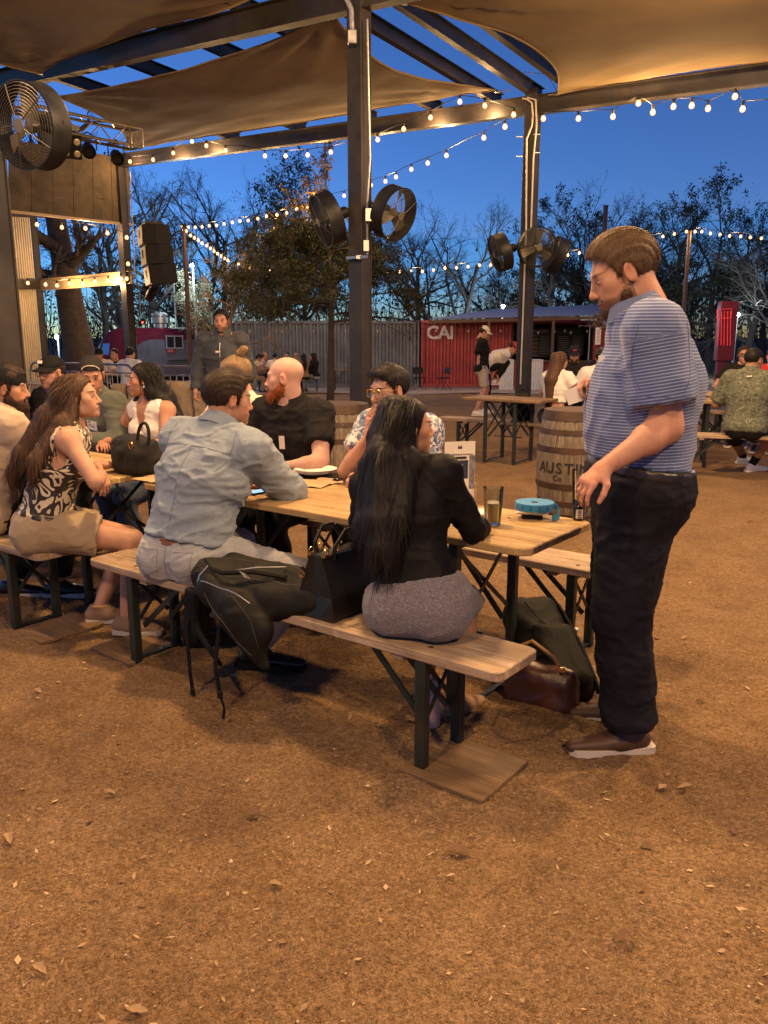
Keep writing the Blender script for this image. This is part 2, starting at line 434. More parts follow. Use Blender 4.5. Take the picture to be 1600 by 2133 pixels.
def cloth_mat(name, col, var=.12, weave=700.0, wstr=.25, rough=.85, streak=None, sheen=None):
    """woven cloth: fine weave bump, blotchy wear, optional slub streaks"""
    if name in MATS: return MATS[name]
    t = NT(name); v = t.coord('Object'); n1 = t.noise(v, 9, 5, .6)
    c = t.ramp(n1, [(.3, tuple(q * (1 - var) for q in col)), (.7, tuple(min(1, q * (1 + var)) for q in col))])
    if streak:
        s1 = t.noise(t.coord('Object', (streak, streak, streak * .12)), 1, 3, .7); s2 = t.noise(t.coord('Object', (streak * .12, streak * .12, streak)), 1, 3, .7)
        c = t.mix(t.math('MULTIPLY', t.ramp(s1, [(.35, (0, 0, 0)), (.65, (1, 1, 1))]), .3), c, tuple(q * .55 for q in col))
        c = t.mix(t.math('MULTIPLY', t.ramp(s2, [(.4, (0, 0, 0)), (.7, (1, 1, 1))]), .28), c, tuple(min(1, q * 1.5) for q in col))
    t.set(Base_Color=c, Roughness=rough, Specular_IOR_Level=.25 if max(col) > .06 else .12, Sheen_Weight=(.12 if max(col) > .06 else 0.0) if sheen is None else sheen)
    nb = t.bump(t.noise(v, weave, 2, .5), wstr, .0015); nb = t.bump(t.noise(v, 34, 4, .6), .35, .006, nb)
    t.set(Normal=nb); MATS[name] = t.m; return t.m

def head_prims(f, g):
    """skull and face in head coordinates: x right, y forward, z up, eyes near z 0"""
    fem = g.get('fem', 0); jaw = g.get('jaw', 1.0)
    f.ell((0, -.016, .034), (.0755, .097, .081), k=.02)
    f.ell((0, .028, -.028), (.060, .062, .078), k=.03)
    f.cone((-.036 * jaw, .012, -.070), (0, .066, -.094), .026, .019 - .003 * fem, k=.03)
    f.cone((.036 * jaw, .012, -.070), (0, .066, -.094), .026, .019 - .003 * fem, k=.03)
    f.ball((0, .076, -.099), .0155, k=.02)
    for s in (-1, 1):
        f.ball((s * .043, .052, -.018), .022, k=.025)
        f.ball((s * .026, .062, -.058), .020, k=.03)
    f.cone((-.036, .079, .021), (.036, .079, .021), .011 - .002 * fem, .011 - .002 * fem, k=.02)
    for s in (-1, 1): f.ell((s * .032, .104, .001), (.019, .019, .012), k=.012, sub=True)
    for s in (-1, 1): f.ell((s * .031, .079, .001), (.0145, .0125, .0095), k=.004)
    f.cone((0, .087, .010), (0, .1065, -.034), .0068, .0098, k=.013)
    f.ball((0, .1070, -.0360), .0092, k=.009)
    for s in (-1, 1): f.ball((s * .0115, .0965, -.0395), .0068, k=.008)
    f.ell((0, .090, -.0640), (.0225, .0115, .0058), k=.006); f.ell((0, .0885, -.0755), (.0200, .0115, .0068), k=.006)
    f.cone((-.021, .1015, -.0697), (.021, .1015, -.0697), .0022, .0022, k=.004, sub=True)
    f.ell((0, .094, -.0525), (.005, .006, .008), k=.006, sub=True)
    for s in (-1, 1):
        M = rotz(s * -.35) @ rotx(-.15)
        f.ell((s * .0785, -.006, -.006), (.0085, .0195, .0320), M, k=.008)
        f.ell((s * .0875, -.001, -.003), (.0060, .0110, .0190), M, k=.006, sub=True)
    f.cone((0, -.030, -.050), (0, -.047, -.150), .058 - .010 * fem, .057 - .010 * fem, k=.03, w=(1, 0, 0), sc=1.02)

def hair_line(kind):
    if kind == 'bald': return None
    pts = {'short': [(-.13, -.062), (-.03, -.058), (-.024, .020), (.012, .026), (.016, -.022), (.030, -.020), (.036, .030), (.058, .062), (.075, .078), (.12, .080)],
           'fade': [(-.13, -.045), (-.03, -.04), (-.024, .024), (.012, .028), (.016, -.005), (.028, -.005), (.036, .030), (.055, .058), (.075, .074), (.12, .076)],
           'long': [(-.13, -.20), (-.02, -.20), (-.015, -.06), (.016, -.05), (.03, .0), (.04, .034), (.058, .060), (.075, .076), (.12, .079)]}[kind]
    return pts

class Person:
    def __init__(s, label, pel, yaw, k=1.0, fem=0, lean=0., lean2=0., twist=0., side=0., hyaw=None, hpitch=0., hroll=0., skin=(.52, .30, .20), w=1.0, fat=0., belly=0., h=.009, hh=.0048, cat='person', group=None, seed=1, jaw=1.0, neck=0.0, shoulder=1.0, tk=1.0):
        s.label = label; s.h = h; s.hh = hh; s.k = k; s.fem = fem; s.skin = np.array(skin); s.seed = seed; s.group = group; s.fat = fat; s.jaw = jaw; s.w = w
        s.cat = cat; s.belly = belly
        P0 = np.array(pel, float); s.P0 = P0
        ya = math.radians(yaw); s.f0 = np.array([math.sin(ya), math.cos(ya), 0]); s.r0 = np.array([math.cos(ya), -math.sin(ya), 0])
        def up(l, sd=0):  # leaned up vector
            l = math.radians(l); sd = math.radians(sd); return nrm(s.f0 * math.sin(l) + s.r0 * math.sin(sd) + np.array([0, 0, 1]) * math.cos(l) * math.cos(sd))
        u1 = up(lean * .8, side); u2 = up(lean + lean2 * .5, side); u3 = up(lean + lean2, side)
        s.P1 = P0 + u1 * .15 * k * tk; s.P2 = s.P1 + u2 * .17 * k * tk; s.P3 = s.P2 + u3 * .175 * k * tk
        s.u1, s.u2, s.u3 = u1, u2, u3
        tw = math.radians(twist); s.r3 = nrm(s.r0 * math.cos(tw) - s.f0 * math.sin(tw)); s.r3 = nrm(s.r3 - u3 * (s.r3 @ u3)); s.f3 = nrm(np.cross(u3, s.r3)); s.r2 = nrm(s.r0 + s.r3)
        sw = (.185 if not fem else .162) * k * shoulder
        s.shR = s.P3 + s.r3 * sw - u3 * .012; s.shL = s.P3 - s.r3 * sw - u3 * .012
        s.NB = s.P3 + u3 * .045 * k - s.f3 * .012 + s.f3 * neck
        hy = math.radians(yaw + twist if hyaw is None else hyaw); hp = math.radians(hpitch)
        hf = np.array([math.sin(hy) * math.cos(hp), math.cos(hy) * math.cos(hp), -math.sin(hp)])
        s.HM = frame(hf) @ roty(math.radians(hroll)); s.hs = .985 * (k if k < 1 else 1 + (k - 1) * .5) * (.96 if fem else 1.0)
        nk = nrm(u3 + np.array([0, 0, .8]) + s.HM[:, 2] * .6)
        # skull base sits on the neck: head centre so that the neck stub (0,-.047,-.15) meets the neck base
        s.HC = s.NB + nk * .125 * k + s.HM @ np.array([0, .030, .02])
        hw = (.092 if not fem else .095) * k
        s.hpR = P0 + s.r0 * hw; s.hpL = P0 - s.r0 * hw
        s.obj = None; s.arm = {}; s.leg = {}; s.hands = []; s.shoes = []
        s.parts = []
    def hand_to(s, side, wrist, hint, hdir=None, palm=None, curl=.5, spread=.1, elbow=None):
        sh = s.shR if side == 'R' else s.shL; k = s.k * (1 if not s.fem else .94)
        if elbow is not None:
            e = sh + nrm(np.asarray(elbow, float) - sh) * .295 * k; wr = e + nrm(np.asarray(wrist, float) - e) * .255 * k
        else: e, wr = ik(sh, wrist, .295 * k, .255 * k, hint)
        hd = nrm(wr - e) if hdir is None else nrm(hdir); pn = nrm(np.array([0, 0, -1.0]) if palm is None else palm)
        pn = nrm(pn - hd * (pn @ hd)); s.arm[side] = (sh, e, wr); s.hands.append((side, wr, hd, pn, curl, spread)); return s
    def foot_to(s, side, ankle, hint, toe_yaw):
        hp = s.hpR if side == 'R' else s.hpL; k = s.k
        kn, an = ik(hp, ankle, .43 * k, .42 * k, hint); s.leg[side] = (hp, kn, an); ty = math.radians(toe_yaw)
        s.shoes.append((side, an, np.array([math.sin(ty), math.cos(ty), 0]))); return s
    # ---- primitives
    def torso(s, F, infl=0., hip=True, blk=.04, upto=3):
        k = s.k; w = s.w; fa = s.fat + infl; fm = s.fem
        if hip:
            F.ell(s.P0 + s.u1 * .01, np.array([.165 if not fm else .172, .115, .115]) * k * [w, 1, 1], np.stack([s.r0, np.cross(s.u1, s.r0), s.u1], 1), k=blk, infl=fa)
            for q in (-1, 1): F.ball(s.P0 + s.r0 * q * .075 * k - s.f0 * (.05 * k * s.glute) - s.u1 * .02, .098 * k, k=blk, infl=fa)
        F.cone(s.P0 + s.u1 * .03, s.P1, .108 * k, (.098 if not fm else .088) * k, k=blk, w=s.r0, sc=1.38 * w, infl=fa)
        F.cone(s.P1, s.P2, (.100 if not fm else .088) * k, (.116 if not fm else .098) * k, k=blk, w=s.r2, sc=1.36 * w, infl=fa)
        F.cone(s.P2, s.P3 - s.u3 * .035 * k, (.116 if not fm else .098) * k, .082 * k, k=blk, w=s.r3, sc=(1.46 if not fm else 1.38) * w, infl=fa)
        for q in (-1, 1):
            sh = s.P3 + s.r3 * q * np.linalg.norm(s.shR - s.P3)
            F.cone(s.P3 - s.u3 * .03 * k, sh - s.u3 * .02 * k - s.r3 * q * .015, .070 * k, .056 * k, k=blk, infl=infl + s.fat * .4)
            F.cone(s.NB + s.u3 * .02 * k, sh + s.u3 * .008 - s.r3 * q * .03, .044 * k, .032 * k, k=blk, infl=infl + s.fat * .3)
            F.ell(s.P2 - np.cross(s.r3, s.u3) * -.0 + s.r3 * q * .07 * k - np.cross(s.u3, s.r3) * .055 * k + s.u3 * .06 * k, np.array([.07, .045, .09]) * k, np.stack([s.r3, s.f3, s.u3], 1), k=blk, infl=infl)
            if not fm: F.ell(s.P2 + s.r3 * q * .065 * k + s.f3 * .075 * k + s.u3 * .055 * k, np.array([.075, .045, .06]) * k, np.stack([s.r3, s.f3, s.u3], 1), k=blk, infl=infl)
            else: F.ball(s.P2 + s.r3 * q * .075 * k + s.f3 * .078 * k + s.u3 * .035 * k, .060 * k, k=blk, infl=infl)
    def bellyp(s, F, infl=0., b=None):
        b = s.belly if b is None else b
        if b: F.ell(s.P1 + s.f0 * (.045 + .3 * b) + s.u1 * .03, (.160 * s.w, .10 + b, .23), np.stack([s.r0, s.f0, s.u1], 1), k=.07, infl=infl)
    head_scale = 1.0; lowres = 1.5; glute = 1.0
    def build(s, skin_legs=True, nails=False):
        s.hs *= s.head_scale
        k = s.k; pts = [s.P0, s.P3, s.shL, s.shR, s.NB, s.HC]
        for a in list(s.arm.values()) + list(s.leg.values()): pts += list(a)
        pts = np.array(pts); lo = pts.min(0) - .24 - s.fat - .6 * s.belly; hi = pts.max(0) + .24 + s.fat + .6 * s.belly
        s.lo, s.hi = lo, hi
        B = Field(lo, hi, s.h * 1.8)
        s.torso(B); s.bellyp(B)
        B.cone(s.P3 + s.u3 * .01, s.NB + (s.HC - s.NB) * .45, .060 * k - .008 * s.fem, .050 - .007 * s.fem, k=.03)
        fm = .86 if s.fem else 1.0
        for q, (sh, e, wr) in s.arm.items():
            B.ball(sh, .060 * k * fm, k=.04, infl=s.fat * .4)
            B.cone(sh, e, .054 * k * fm, .041 * k * fm, k=.03, infl=s.fat * .4); m = e + (wr - e) * .3
            B.cone(e, m, .041 * k * fm, .044 * k * fm, k=.02, infl=s.fat * .25); B.cone(m, wr, .044 * k * fm, .0265 * k * fm, k=.02)
        for q, (hp, kn, an) in s.leg.items():
            B.cone(hp, kn, .088 * k, .056 * k, k=.05, infl=s.fat * .4); m = kn + (an - kn) * .32 - nrm(np.cross(np.cross(an - kn, kn - hp), an - kn)) * .0
            B.cone(kn, m, .055 * k, .057 * k, k=.02); B.cone(m, an, .056 * k, .036 * k, k=.02)
        V, Fc = B.mesh(); C = np.tile(s.skin, (len(V), 1)); Vs = [V]; Fs = [Fc]; Cs = [C]; n = len(V); Ls = [np.full((n, 3), 9.0)]
        # head in its own finer grid
        g = dict(fem=s.fem, jaw=s.jaw); Hf = Field((-.10, -.13, -.165), (.10, .135, .125), s.hh / s.hs); head_prims(Hf, g); Hf.cut((0, -.05, -.15), (0, .1, -1))
        v, fc = Hf.mesh(); c = s.face_col(v); Ls.append(v); Vs.append((v * s.hs) @ s.HM.T + s.HC); Fs.append(fc + n); Cs.append(c); n += len(v)
        for hd in s.hands:
            v, fc = s.hand_mesh(*hd); Vs.append(v); Fs.append(fc + n); Cs.append(np.tile(s.skin * np.array([1.03, .95, .93]), (len(v), 1))); Ls.append(np.full((len(v), 3), 9.0)); n += len(v)
        V = np.concatenate(Vs); Fc = np.concatenate(Fs); C = np.concatenate(Cs); Lc = np.concatenate(Ls)
        s.org = np.array([s.P0[0], s.P0[1], 0.0])
        me = npmesh('person', V - s.org, Fc, skin_mat(s.brow_col), cols=np.clip(C, 0, 1), attrs=dict(hx=Lc[:, 0], hy=Lc[:, 1], hz=Lc[:, 2])); s.obj = link('person', me, None, s.org); tag(s.obj, s.label, s.cat, s.group)
        return s
    beard_col = None; brow_col = (.05, .03, .02); lip = (.42, .16, .13)
    def face_col(s, v):
        c = np.tile(s.skin, (len(v), 1)); x, y, z = np.abs(v[:, 0]), v[:, 1], v[:, 2]
        def blend(w, col): nonlocal c; w = np.clip(w, 0, 1)[:, None]; c = c * (1 - w) + np.array(col) * w
        cheek = np.exp(-(((x - .042) / .02) ** 2 + ((z + .03) / .02) ** 2)) * (y > .03) * .35; blend(cheek, s.skin * np.array([1.1, .82, .78]))
        blend(np.exp(-(((z + .038) / .012) ** 2 + (x / .012) ** 2)) * (y > .09) * .4, s.skin * np.array([1.1, .78, .72]))
        blend((x > .072) * .35, s.skin * np.array([1.1, .75, .68]))
        if s.beard_col is not None:
            zl = np.interp(y, [-.01, .02, .05, .075, .1], [-.03, -.03, -.055, -.052, -.052]); bw = np.clip((zl - z) / .012, 0, 1) * (z > -.125) * (y > -.005); blend(bw * s.beard_amt, s.beard_col)
        return c
    beard_amt = .75
    def hand_mesh(s, side, wr, d, pn, curl, spread):
        """palm, four fingers, thumb; d along the hand, pn out of the palm"""
        k = (.98 if not s.fem else .86) * (s.k if s.k < 1 else 1); lat = np.cross(d, pn)   # towards the thumb for a left hand
        th = lat if side == 'L' else -lat
        F = Field(wr - .24, wr + .24, .0042 if s.h < .0092 else max(s.hh * 1.1, .0052))
        F.cone(wr - d * .03, wr + d * .015, .0265 * k, .0255 * k, k=.01, w=lat, sc=1.12)
        F.cone(wr + d * .01, wr + d * .080 * k, .0180 * k, .0165 * k, k=.012, w=lat, sc=2.05)
        names = [(.0315, .090, .070, .0086), (.0110, .093, .080, .0088), (-.0100, .090, .075, .0084), (-.0300, .082, .058, .0077)]
        for i, (o, base, ln, r) in enumerate(names):
            p = wr + d * (base - .012) * k + th * o * k; dd = nrm(d + th * (o / .03) * spread)
            a = 0.; segs = (.48, .30, .24); cu = curl * (1 + .10 * i) * 1.15
            for j, q in enumerate(segs):
                a += cu * (.75, 1.0, .7)[j]; v = dd * math.cos(a) + pn * math.sin(a); e = p + v * ln * q * k
                F.cone(p, e, r * k * (1 - .07 * j), r * k * (.93 - .07 * j), k=.003 if j else .008); p = e
        p = wr + d * .022 * k + th * .020 * k; v = nrm(d * .62 + th * .75 + pn * (.25 + .3 * curl)); e = p + v * .045 * k; F.cone(p, e, .0150 * k, .0118 * k, k=.012)
        v = nrm(d * .85 + th * (.42 - .4 * curl) + pn * (.2 + .5 * curl)); e2 = e + v * .034 * k; F.cone(e, e2, .0112 * k, .0100 * k, k=.004)
        v = nrm(d * .95 + th * (.2 - .5 * curl) + pn * (.25 + .6 * curl)); F.cone(e2, e2 + v * .026 * k, .0100 * k, .0080 * k, k=.004)
        return F.mesh()
    # ---- clothing
    def part(s, name, F, m, amp=.0, freq=(16, 16, 26), seed=0, label=None, attrs=None, post=None):
        V, Fc = F.mesh()
        if not len(V): return None
        if amp:
            N = vnormals(V, Fc); q = (V - s.org) @ frame(nrm(s.f0 + s.r0 * .3)); q = q * np.array(freq)
            wv = fbm(q * .35, 2, seed + s.seed) * .8
            q = q + wv[:, None] * 1.1
            r = (1 - np.abs(vnoise(q, 31 + seed + s.seed))) ** 4; r2 = (1 - np.abs(vnoise(q * 2.1 + 7, 77 + seed + s.seed))) ** 4
            V = V + N * (amp * (1.25 * r + .75 * r2 + .40 * wv - .45))[:, None]
        if post: V = post(V)
        at_ = {k: fn(V) for k, fn in (attrs or {}).items()}
        o = link(name, npmesh(name, V - s.org, Fc, m, attrs=at_), s.obj)
        if label: o['label'] = label
        s.parts.append(o); return o
    def shirt(s, m, sleeve=.55, ease=.014, hem=-.03, amp=.005, name='shirt', collar=None, freq=(16, 16, 26), cuts=(), neck_drop=.0, hip=True, label=None, attrs=None, belly=None, slv_ease=None, tank=False, vneck=None):
        F = Field(s.lo, s.hi, s.h); s.torso(F, infl=ease, hip=hip); s.bellyp(F, ease, belly); k = s.k; fm = .86 if s.fem else 1.0
        se = (.012 if slv_ease is None else slv_ease)
        n = s.P0 + s.u1 * (hem); F.cut(n, -s.u1)
        F.cone(s.NB + s.u3 * .055 * k, s.NB + s.u3 * .14, .052, .10, k=.01, sub=True)
        F.cut(s.NB + s.u3 * (.040 - neck_drop) * k + s.f3 * .0, nrm(s.u3 + s.f3 * .42), k=.01)
        if vneck: F.cone(s.NB + s.u3 * .03 + s.f3 * .06, s.P2 + s.f3 * .17 + s.u3 * vneck, .06, .012, k=.004, sub=True)
        if tank:
            for q in (-1, 1):
                sh = s.P3 + s.r3 * q * np.linalg.norm(s.shR - s.P3); F.cone(sh + s.u3 * .10 + s.r3 * q * .035, sh - s.u3 * .12 + s.r3 * q * .035, .055, .06, k=.01, sub=True)
        if sleeve > 0:
            for q, (sh, e, wr) in s.arm.items():
                fa = s.fat * .4
                F.ball(sh, .062 * k * fm, k=.03, infl=ease + fa)
                if sleeve <= 1.0:
                    F.cone(sh, sh + (e - sh) * sleeve, .060 * k * fm, .050 * k * fm + se, k=.03, infl=ease + fa, flat=True)
                else:
                    F.cone(sh, e, .058 * k * fm, .044 * k * fm, k=.03, infl=ease + fa); t = sleeve - 1
                    m_ = e + (wr - e) * min(.35, t); F.cone(e, m_, .045 * k * fm, .045 * k * fm, k=.015, infl=ease + fa * .6, flat=t <= .35)
                    if t > .35: F.cone(m_, e + (wr - e) * t, .045 * k * fm, .031 * k * fm, k=.015, infl=ease * .9, flat=True)
        for (p, nn) in cuts: F.cut(p, nn, k=.004)
        return s.part(name, F, m, amp, freq, 1, label, attrs)
    def trousers(s, m, leg=1.95, ease=.012, waist=.07, amp=.004, name='trousers', freq=(16, 16, 22), label=None, flare=0.):
        F = Field(s.lo, s.hi, s.h * s.lowres); k = s.k
        F.ell(s.P0 + s.u1 * .01, np.array([.165 if not s.fem else .172, .115, .115]) * k * [s.w, 1, 1], np.stack([s.r0, np.cross(s.u1, s.r0), s.u1], 1), k=.04, infl=ease + s.fat)
        for q in (-1, 1): F.ball(s.P0 + s.r0 * q * .075 * k - s.f0 * (.05 * k * s.glute) - s.u1 * .02, .098 * k, k=.03, infl=ease + s.fat)
        F.cone(s.P0 + s.u1 * .02, s.P1, .110 * k, .1 * k, k=.04, w=s.r0, sc=1.38 * s.w, infl=ease + s.fat)
        F.cut(s.P0 + s.u1 * waist, s.u1)
        for q, (hp, kn, an) in s.leg.items():
            if leg <= 1: F.cone(hp, hp + (kn - hp) * leg, .090 * k, .068 * k + flare, k=.03, infl=ease + s.fat * .5, flat=True)
            else:
                F.cone(hp, kn, .090 * k, .060 * k, k=.03, infl=ease + s.fat * .5); t = leg - 1; m_ = kn + (an - kn) * .4
                F.cone(kn, m_, .059 * k, .061 * k, k=.02, infl=ease); F.cone(m_, kn + (an - kn) * t, .060 * k, .050 * k + flare, k=.02, infl=ease, flat=True)
        return s.part(name, F, m, amp, freq, 5, label)
    def shoe(s, upper, sole, ln=.27, hi=0, only=None, boot=0., label=None):
        for side, an, tf in s.shoes:
            if only and side != only: continue
            r = np.cross(tf, (0, 0, 1.0)); k = s.k; z = an[2] - .085 * k; b = np.array([an[0], an[1], z]); F = Field(b - .28, b + np.array([.28, .28, .26 + boot]), s.hh * (2.0 if s.lowres > 1 else 1.25))
            heel = b - tf * .045 + np.array([0, 0, .045]); F.cone(heel, b + tf * .05 + np.array([0, 0, .042]), .036, .040, k=.02, w=r, sc=1.0); F.cone(b + tf * .05 + np.array([0, 0, .04]), b + tf * (ln - .085) + np.array([0, 0, .026]), .038, .024, k=.02, w=r, sc=1.32)
            F.cone(b + np.array([0, 0, .05]), b + np.array([0, 0, .10 + boot]), .042, .044 + .3 * boot, k=.03, w=tf, sc=1.15, flat=True); F.cut(b + np.array([0, 0, .016]), (0, 0, -1))
            V, Fc = F.mesh(); o = link('shoe', npmesh('shoe', V - s.org, Fc, upper), s.obj)
            if label: o['label'] = label
            mb = MB(); prof = [(-.088, .022), (-.080, .036), (-.03, .043), (.02, .041), (.07, .047), (.12, .055), (.16, .053), (.195, .040), (.212, .018)]
            sc = ln / .28; pl = [(y, a * sc) for a, y in prof] + [(-y, a * sc) for a, y in prof[::-1]]
            poly = [(x, y) for x, y in pl]; mb.prism(poly, 0.001, .026, np.stack([r, tf, [0, 0, 1.0]], 1), b - s.org); mb.build('sole', sole, o, smooth=False)
    def hair(s, m, style='short', vol=.012, top=.0, front=.0, amp=.004, extra=None, strands=0, slen=.05, name='hair', label=None, sw=.0016, droop=.5):
        """hair cap in head coordinates plus extra locks given in world coordinates as (points, radii)"""
        hs = s.hs; mrg = .05; Hf = Field((-.13, -.17, -.19), (.13, .17, .19 + top), s.hh * 1.2 / hs)
        Hf.ell((0, -.018, .036), (.0755 + vol, .098 + vol, .082 + vol), k=.02)
        if top: Hf.ell((0, .012, .075), (.062, .080, .050 + top), k=.03)
        if front: Hf.cone((-.035, .075, .092), (.035, .080, .094), .016 + front, .014 + front, k=.03)
        if style == 'long': Hf.cone((0, -.05, .02), (0, -.075, -.16), .086, .080, k=.03, w=(1, 0, 0), sc=1.1)
        X, Y, Z = Hf.grid(); ln = hair_line(style)
        zl = np.interp(Y.ravel(), [p[0] for p in ln], [p[1] for p in ln]).reshape(Y.shape).astype(np.float32)
        Hf.d = np.maximum(Hf.d, (zl - Z) * np.float32(.6) + 0 * X)
        v, fc = Hf.mesh(); N = vnormals(v, fc)
        st = np.stack([np.arctan2(v[:, 0], v[:, 2] + .1) * 9, v[:, 1] * 14, np.zeros(len(v))], 1)
        if style == 'long': st = np.stack([np.arctan2(v[:, 0], -v[:, 1] + .02) * 9, v[:, 2] * 5, np.zeros(len(v))], 1)
        v = v + N * (amp * .7 * fbm(st * [2.2, .6, 1], 2, s.seed + 3) + amp * .15 * fbm(v * 90, 1, 5))[:, None]
        V = (v * hs) @ s.HM.T + s.HC; Vs = [V]; Fs = [fc]
        if extra:
            allp = np.concatenate([np.array(p, float) for p, r in extra]); E = Field(allp.min(0) - .12, allp.max(0) + .12, max(s.hh, .0080))
            for p, r in extra:
                p = np.array(p, float); r = np.broadcast_to(np.array(r, float), (len(p),))
                for i in range(len(p) - 1): E.cone(p[i], p[i + 1], r[i], r[i + 1], k=.022, w=s.HM[:, 0], sc=1.0)
            v2, f2 = E.mesh(); N2 = vnormals(v2, f2); q = v2 @ s.HM
            gro = fbm(np.stack([q[:, 0] * 75, q[:, 1] * 75, v2[:, 2] * 2.2], 1), 2, s.seed); v2 = v2 + N2 * (gro * .0036)[:, None]
            Fs.append(f2 + len(V)); Vs.append(v2)
        V = np.concatenate(Vs); Fc = np.concatenate(Fs)
        if strands:
            N = vnormals(V, Fc); rg = np.random.default_rng(s.seed + 11); loc = ((V - s.HC) @ s.HM) / s.hs
            okv = np.where((loc[:, 1] < (.03 if (style == 'long' or extra) else .075)) & (N[:, 2] > -.6))[0]; i = rg.choice(okv, strands); p = V[i]; nn = N[i]; lc = loc[i]
            crown = s.HC + s.HM @ np.array([0, -.05, .12]); fl = p - crown
            if style == 'long' or extra:
                tp = np.clip((lc[:, 2] - .02) / .06, 0, 1)[:, None]
                fl = np.array([0, 0, -1.0]) * (1 - .6 * tp) + (s.HM[:, 0] * np.sign(lc[:, :1]) * .8 - s.HM[:, 1] * .5) * tp
            else: fl = nrm(s.HM[:, 1]) * .0 + fl / (np.linalg.norm(fl, axis=1)[:, None] + 1e-9)
            fl = fl + rg.normal(0, .045 if (style == 'long' or extra) else .10, fl.shape); fl = fl - nn * (fl * nn).sum(1)[:, None]; fl /= np.linalg.norm(fl, axis=1)[:, None] + 1e-9
            side = np.cross(fl, nn); L = slen * rg.uniform(.5, 1.2, strands); rows = []; segs = 3; lift = rg.uniform(0, 1, strands) ** 2 * (.003 if (style == 'long' or extra) else .006) + .0008
            bend = rg.normal(0, .003, (strands, 3)); wd = sw * rg.uniform(.6, 1.3, strands)
            for j in range(segs + 1):
                t = j / segs; ctr = p + fl * (L * t)[:, None] + nn * (lift * t - .003 * (1 - t) - .30 * L * t * t * droop)[:, None] + bend * t * t
                ww = (wd * (1 - .85 * t))[:, None]; rows.append(np.stack([ctr - side * ww, ctr + side * ww], 1))
            Rr = np.stack(rows, 1).reshape(-1, 3); base = np.arange(strands) * (segs + 1) * 2; qs = []
            for j in range(segs): a = base + j * 2; qs.append(np.stack([a, a + 1, a + 3, a + 2], 1))
            Fc = np.concatenate([Fc, np.concatenate(qs) + len(V)]); V = np.concatenate([V, Rr])
        o = link(name, npmesh(name, V - s.org, Fc, m), s.obj)
        if label: o['label'] = label
        return o
    def beard(s, m, ln=.02, label=None, thin=0.0):
        Hf = Field((-.10, -.05, -.165 - ln), (.10, .135, .02), s.hh / s.hs); z = -thin
        Hf.cone((-.048, .018, -.064), (0, .070, -.098), .030, .024 + ln * .4, k=.03, infl=z); Hf.cone((.048, .018, -.064), (0, .070, -.098), .030, .024 + ln * .4, k=.03, infl=z)
        Hf.ell((0, .062, -.100 - ln * .4), (.044, .036, .024 + ln * .6), k=.03, infl=z); Hf.cone((-.026, .088, -.056), (.026, .088, -.056), .0085, .0085, k=.01, infl=z * .6)
        if not thin: Hf.cone((-.062, .006, -.02), (-.055, .012, -.06), .012, .018, k=.02); Hf.cone((.062, .006, -.02), (.055, .012, -.06), .012, .018, k=.02)
        Hf.ell((0, .110, -.066), (.022, .022, .0115), k=.006, sub=True); Hf.ell((0, .06, -.03), (.056, .08, .022), k=.01, sub=True)
        v, fc = Hf.mesh(); N = vnormals(v, fc); v = v + N * (.003 * fbm(v * np.array([120, 120, 40]), 2, 9))[:, None]
        V = (v * s.hs) @ s.HM.T + s.HC; rg = np.random.default_rng(4); N = N @ s.HM.T; ns = 2600; i = rg.integers(0, len(V), ns); p = V[i]; nn = N[i]; d = nn * .45 + np.array([0, 0, -1.0]) + rg.normal(0, .3, (ns, 3)); d /= np.linalg.norm(d, axis=1)[:, None]; sd = np.cross(d, rg.normal(size=(ns, 3))); sd /= np.linalg.norm(sd, axis=1)[:, None]; L = rg.uniform(.006, .016, ns)[:, None] * (1 if thin == 0 else .45); W = np.stack([p - nn * .003 - sd * .0011, p - nn * .003 + sd * .0011, p + d * L + sd * .0002, p + d * L - sd * .0002], 1).reshape(-1, 3); fc = np.concatenate([fc, np.arange(4 * ns).reshape(ns, 4) + len(V)])
        o = link('beard', npmesh('beard', np.concatenate([V, W]) - s.org, fc, m), s.obj)
        if label: o['label'] = label
    def hp(s, x, y, z): return s.HM @ (np.array([x, y, z]) * s.hs) + s.HC - s.org
    def glasses(s, m, rim=.0016, wd=.024, ht=.019, arm=.0018, lens=None):
        mb = MB()
        for q in (-1, 1):
            mb.tube([s.hp(q * .032 + wd * math.cos(a) * abs(math.cos(a)) ** -.25 if abs(math.cos(a)) > .05 else q * .032, .104 - .006 * abs(math.cos(a)), -.002 + ht * math.sin(a)) for a in np.linspace(0, 2 * math.pi, 21)], rim, 5, cap=False)
            mb.tube([s.hp(q * (.032 + wd), .098, .006), s.hp(q * .074, .07, .007), s.hp(q * .080, .0, .006), s.hp(q * .079, -.02, -.006)], arm, 5)
        mb.tube([s.hp(-.009, .103, .004), s.hp(0, .105, .007), s.hp(.009, .103, .004)], rim, 5)
        o = mb.build('glasses', m, s.obj, smooth=True)
        if lens:
            lb = MB()
            for q in (-1, 1): lb.add([s.hp(q * .032 + wd * .95 * math.cos(a), .1035 - .006 * abs(math.cos(a)), -.002 + ht * .95 * math.sin(a)) for a in np.linspace(0, 2 * math.pi, 16, endpoint=False)], [tuple(range(16))])
            lb.build('lens', lens, o)
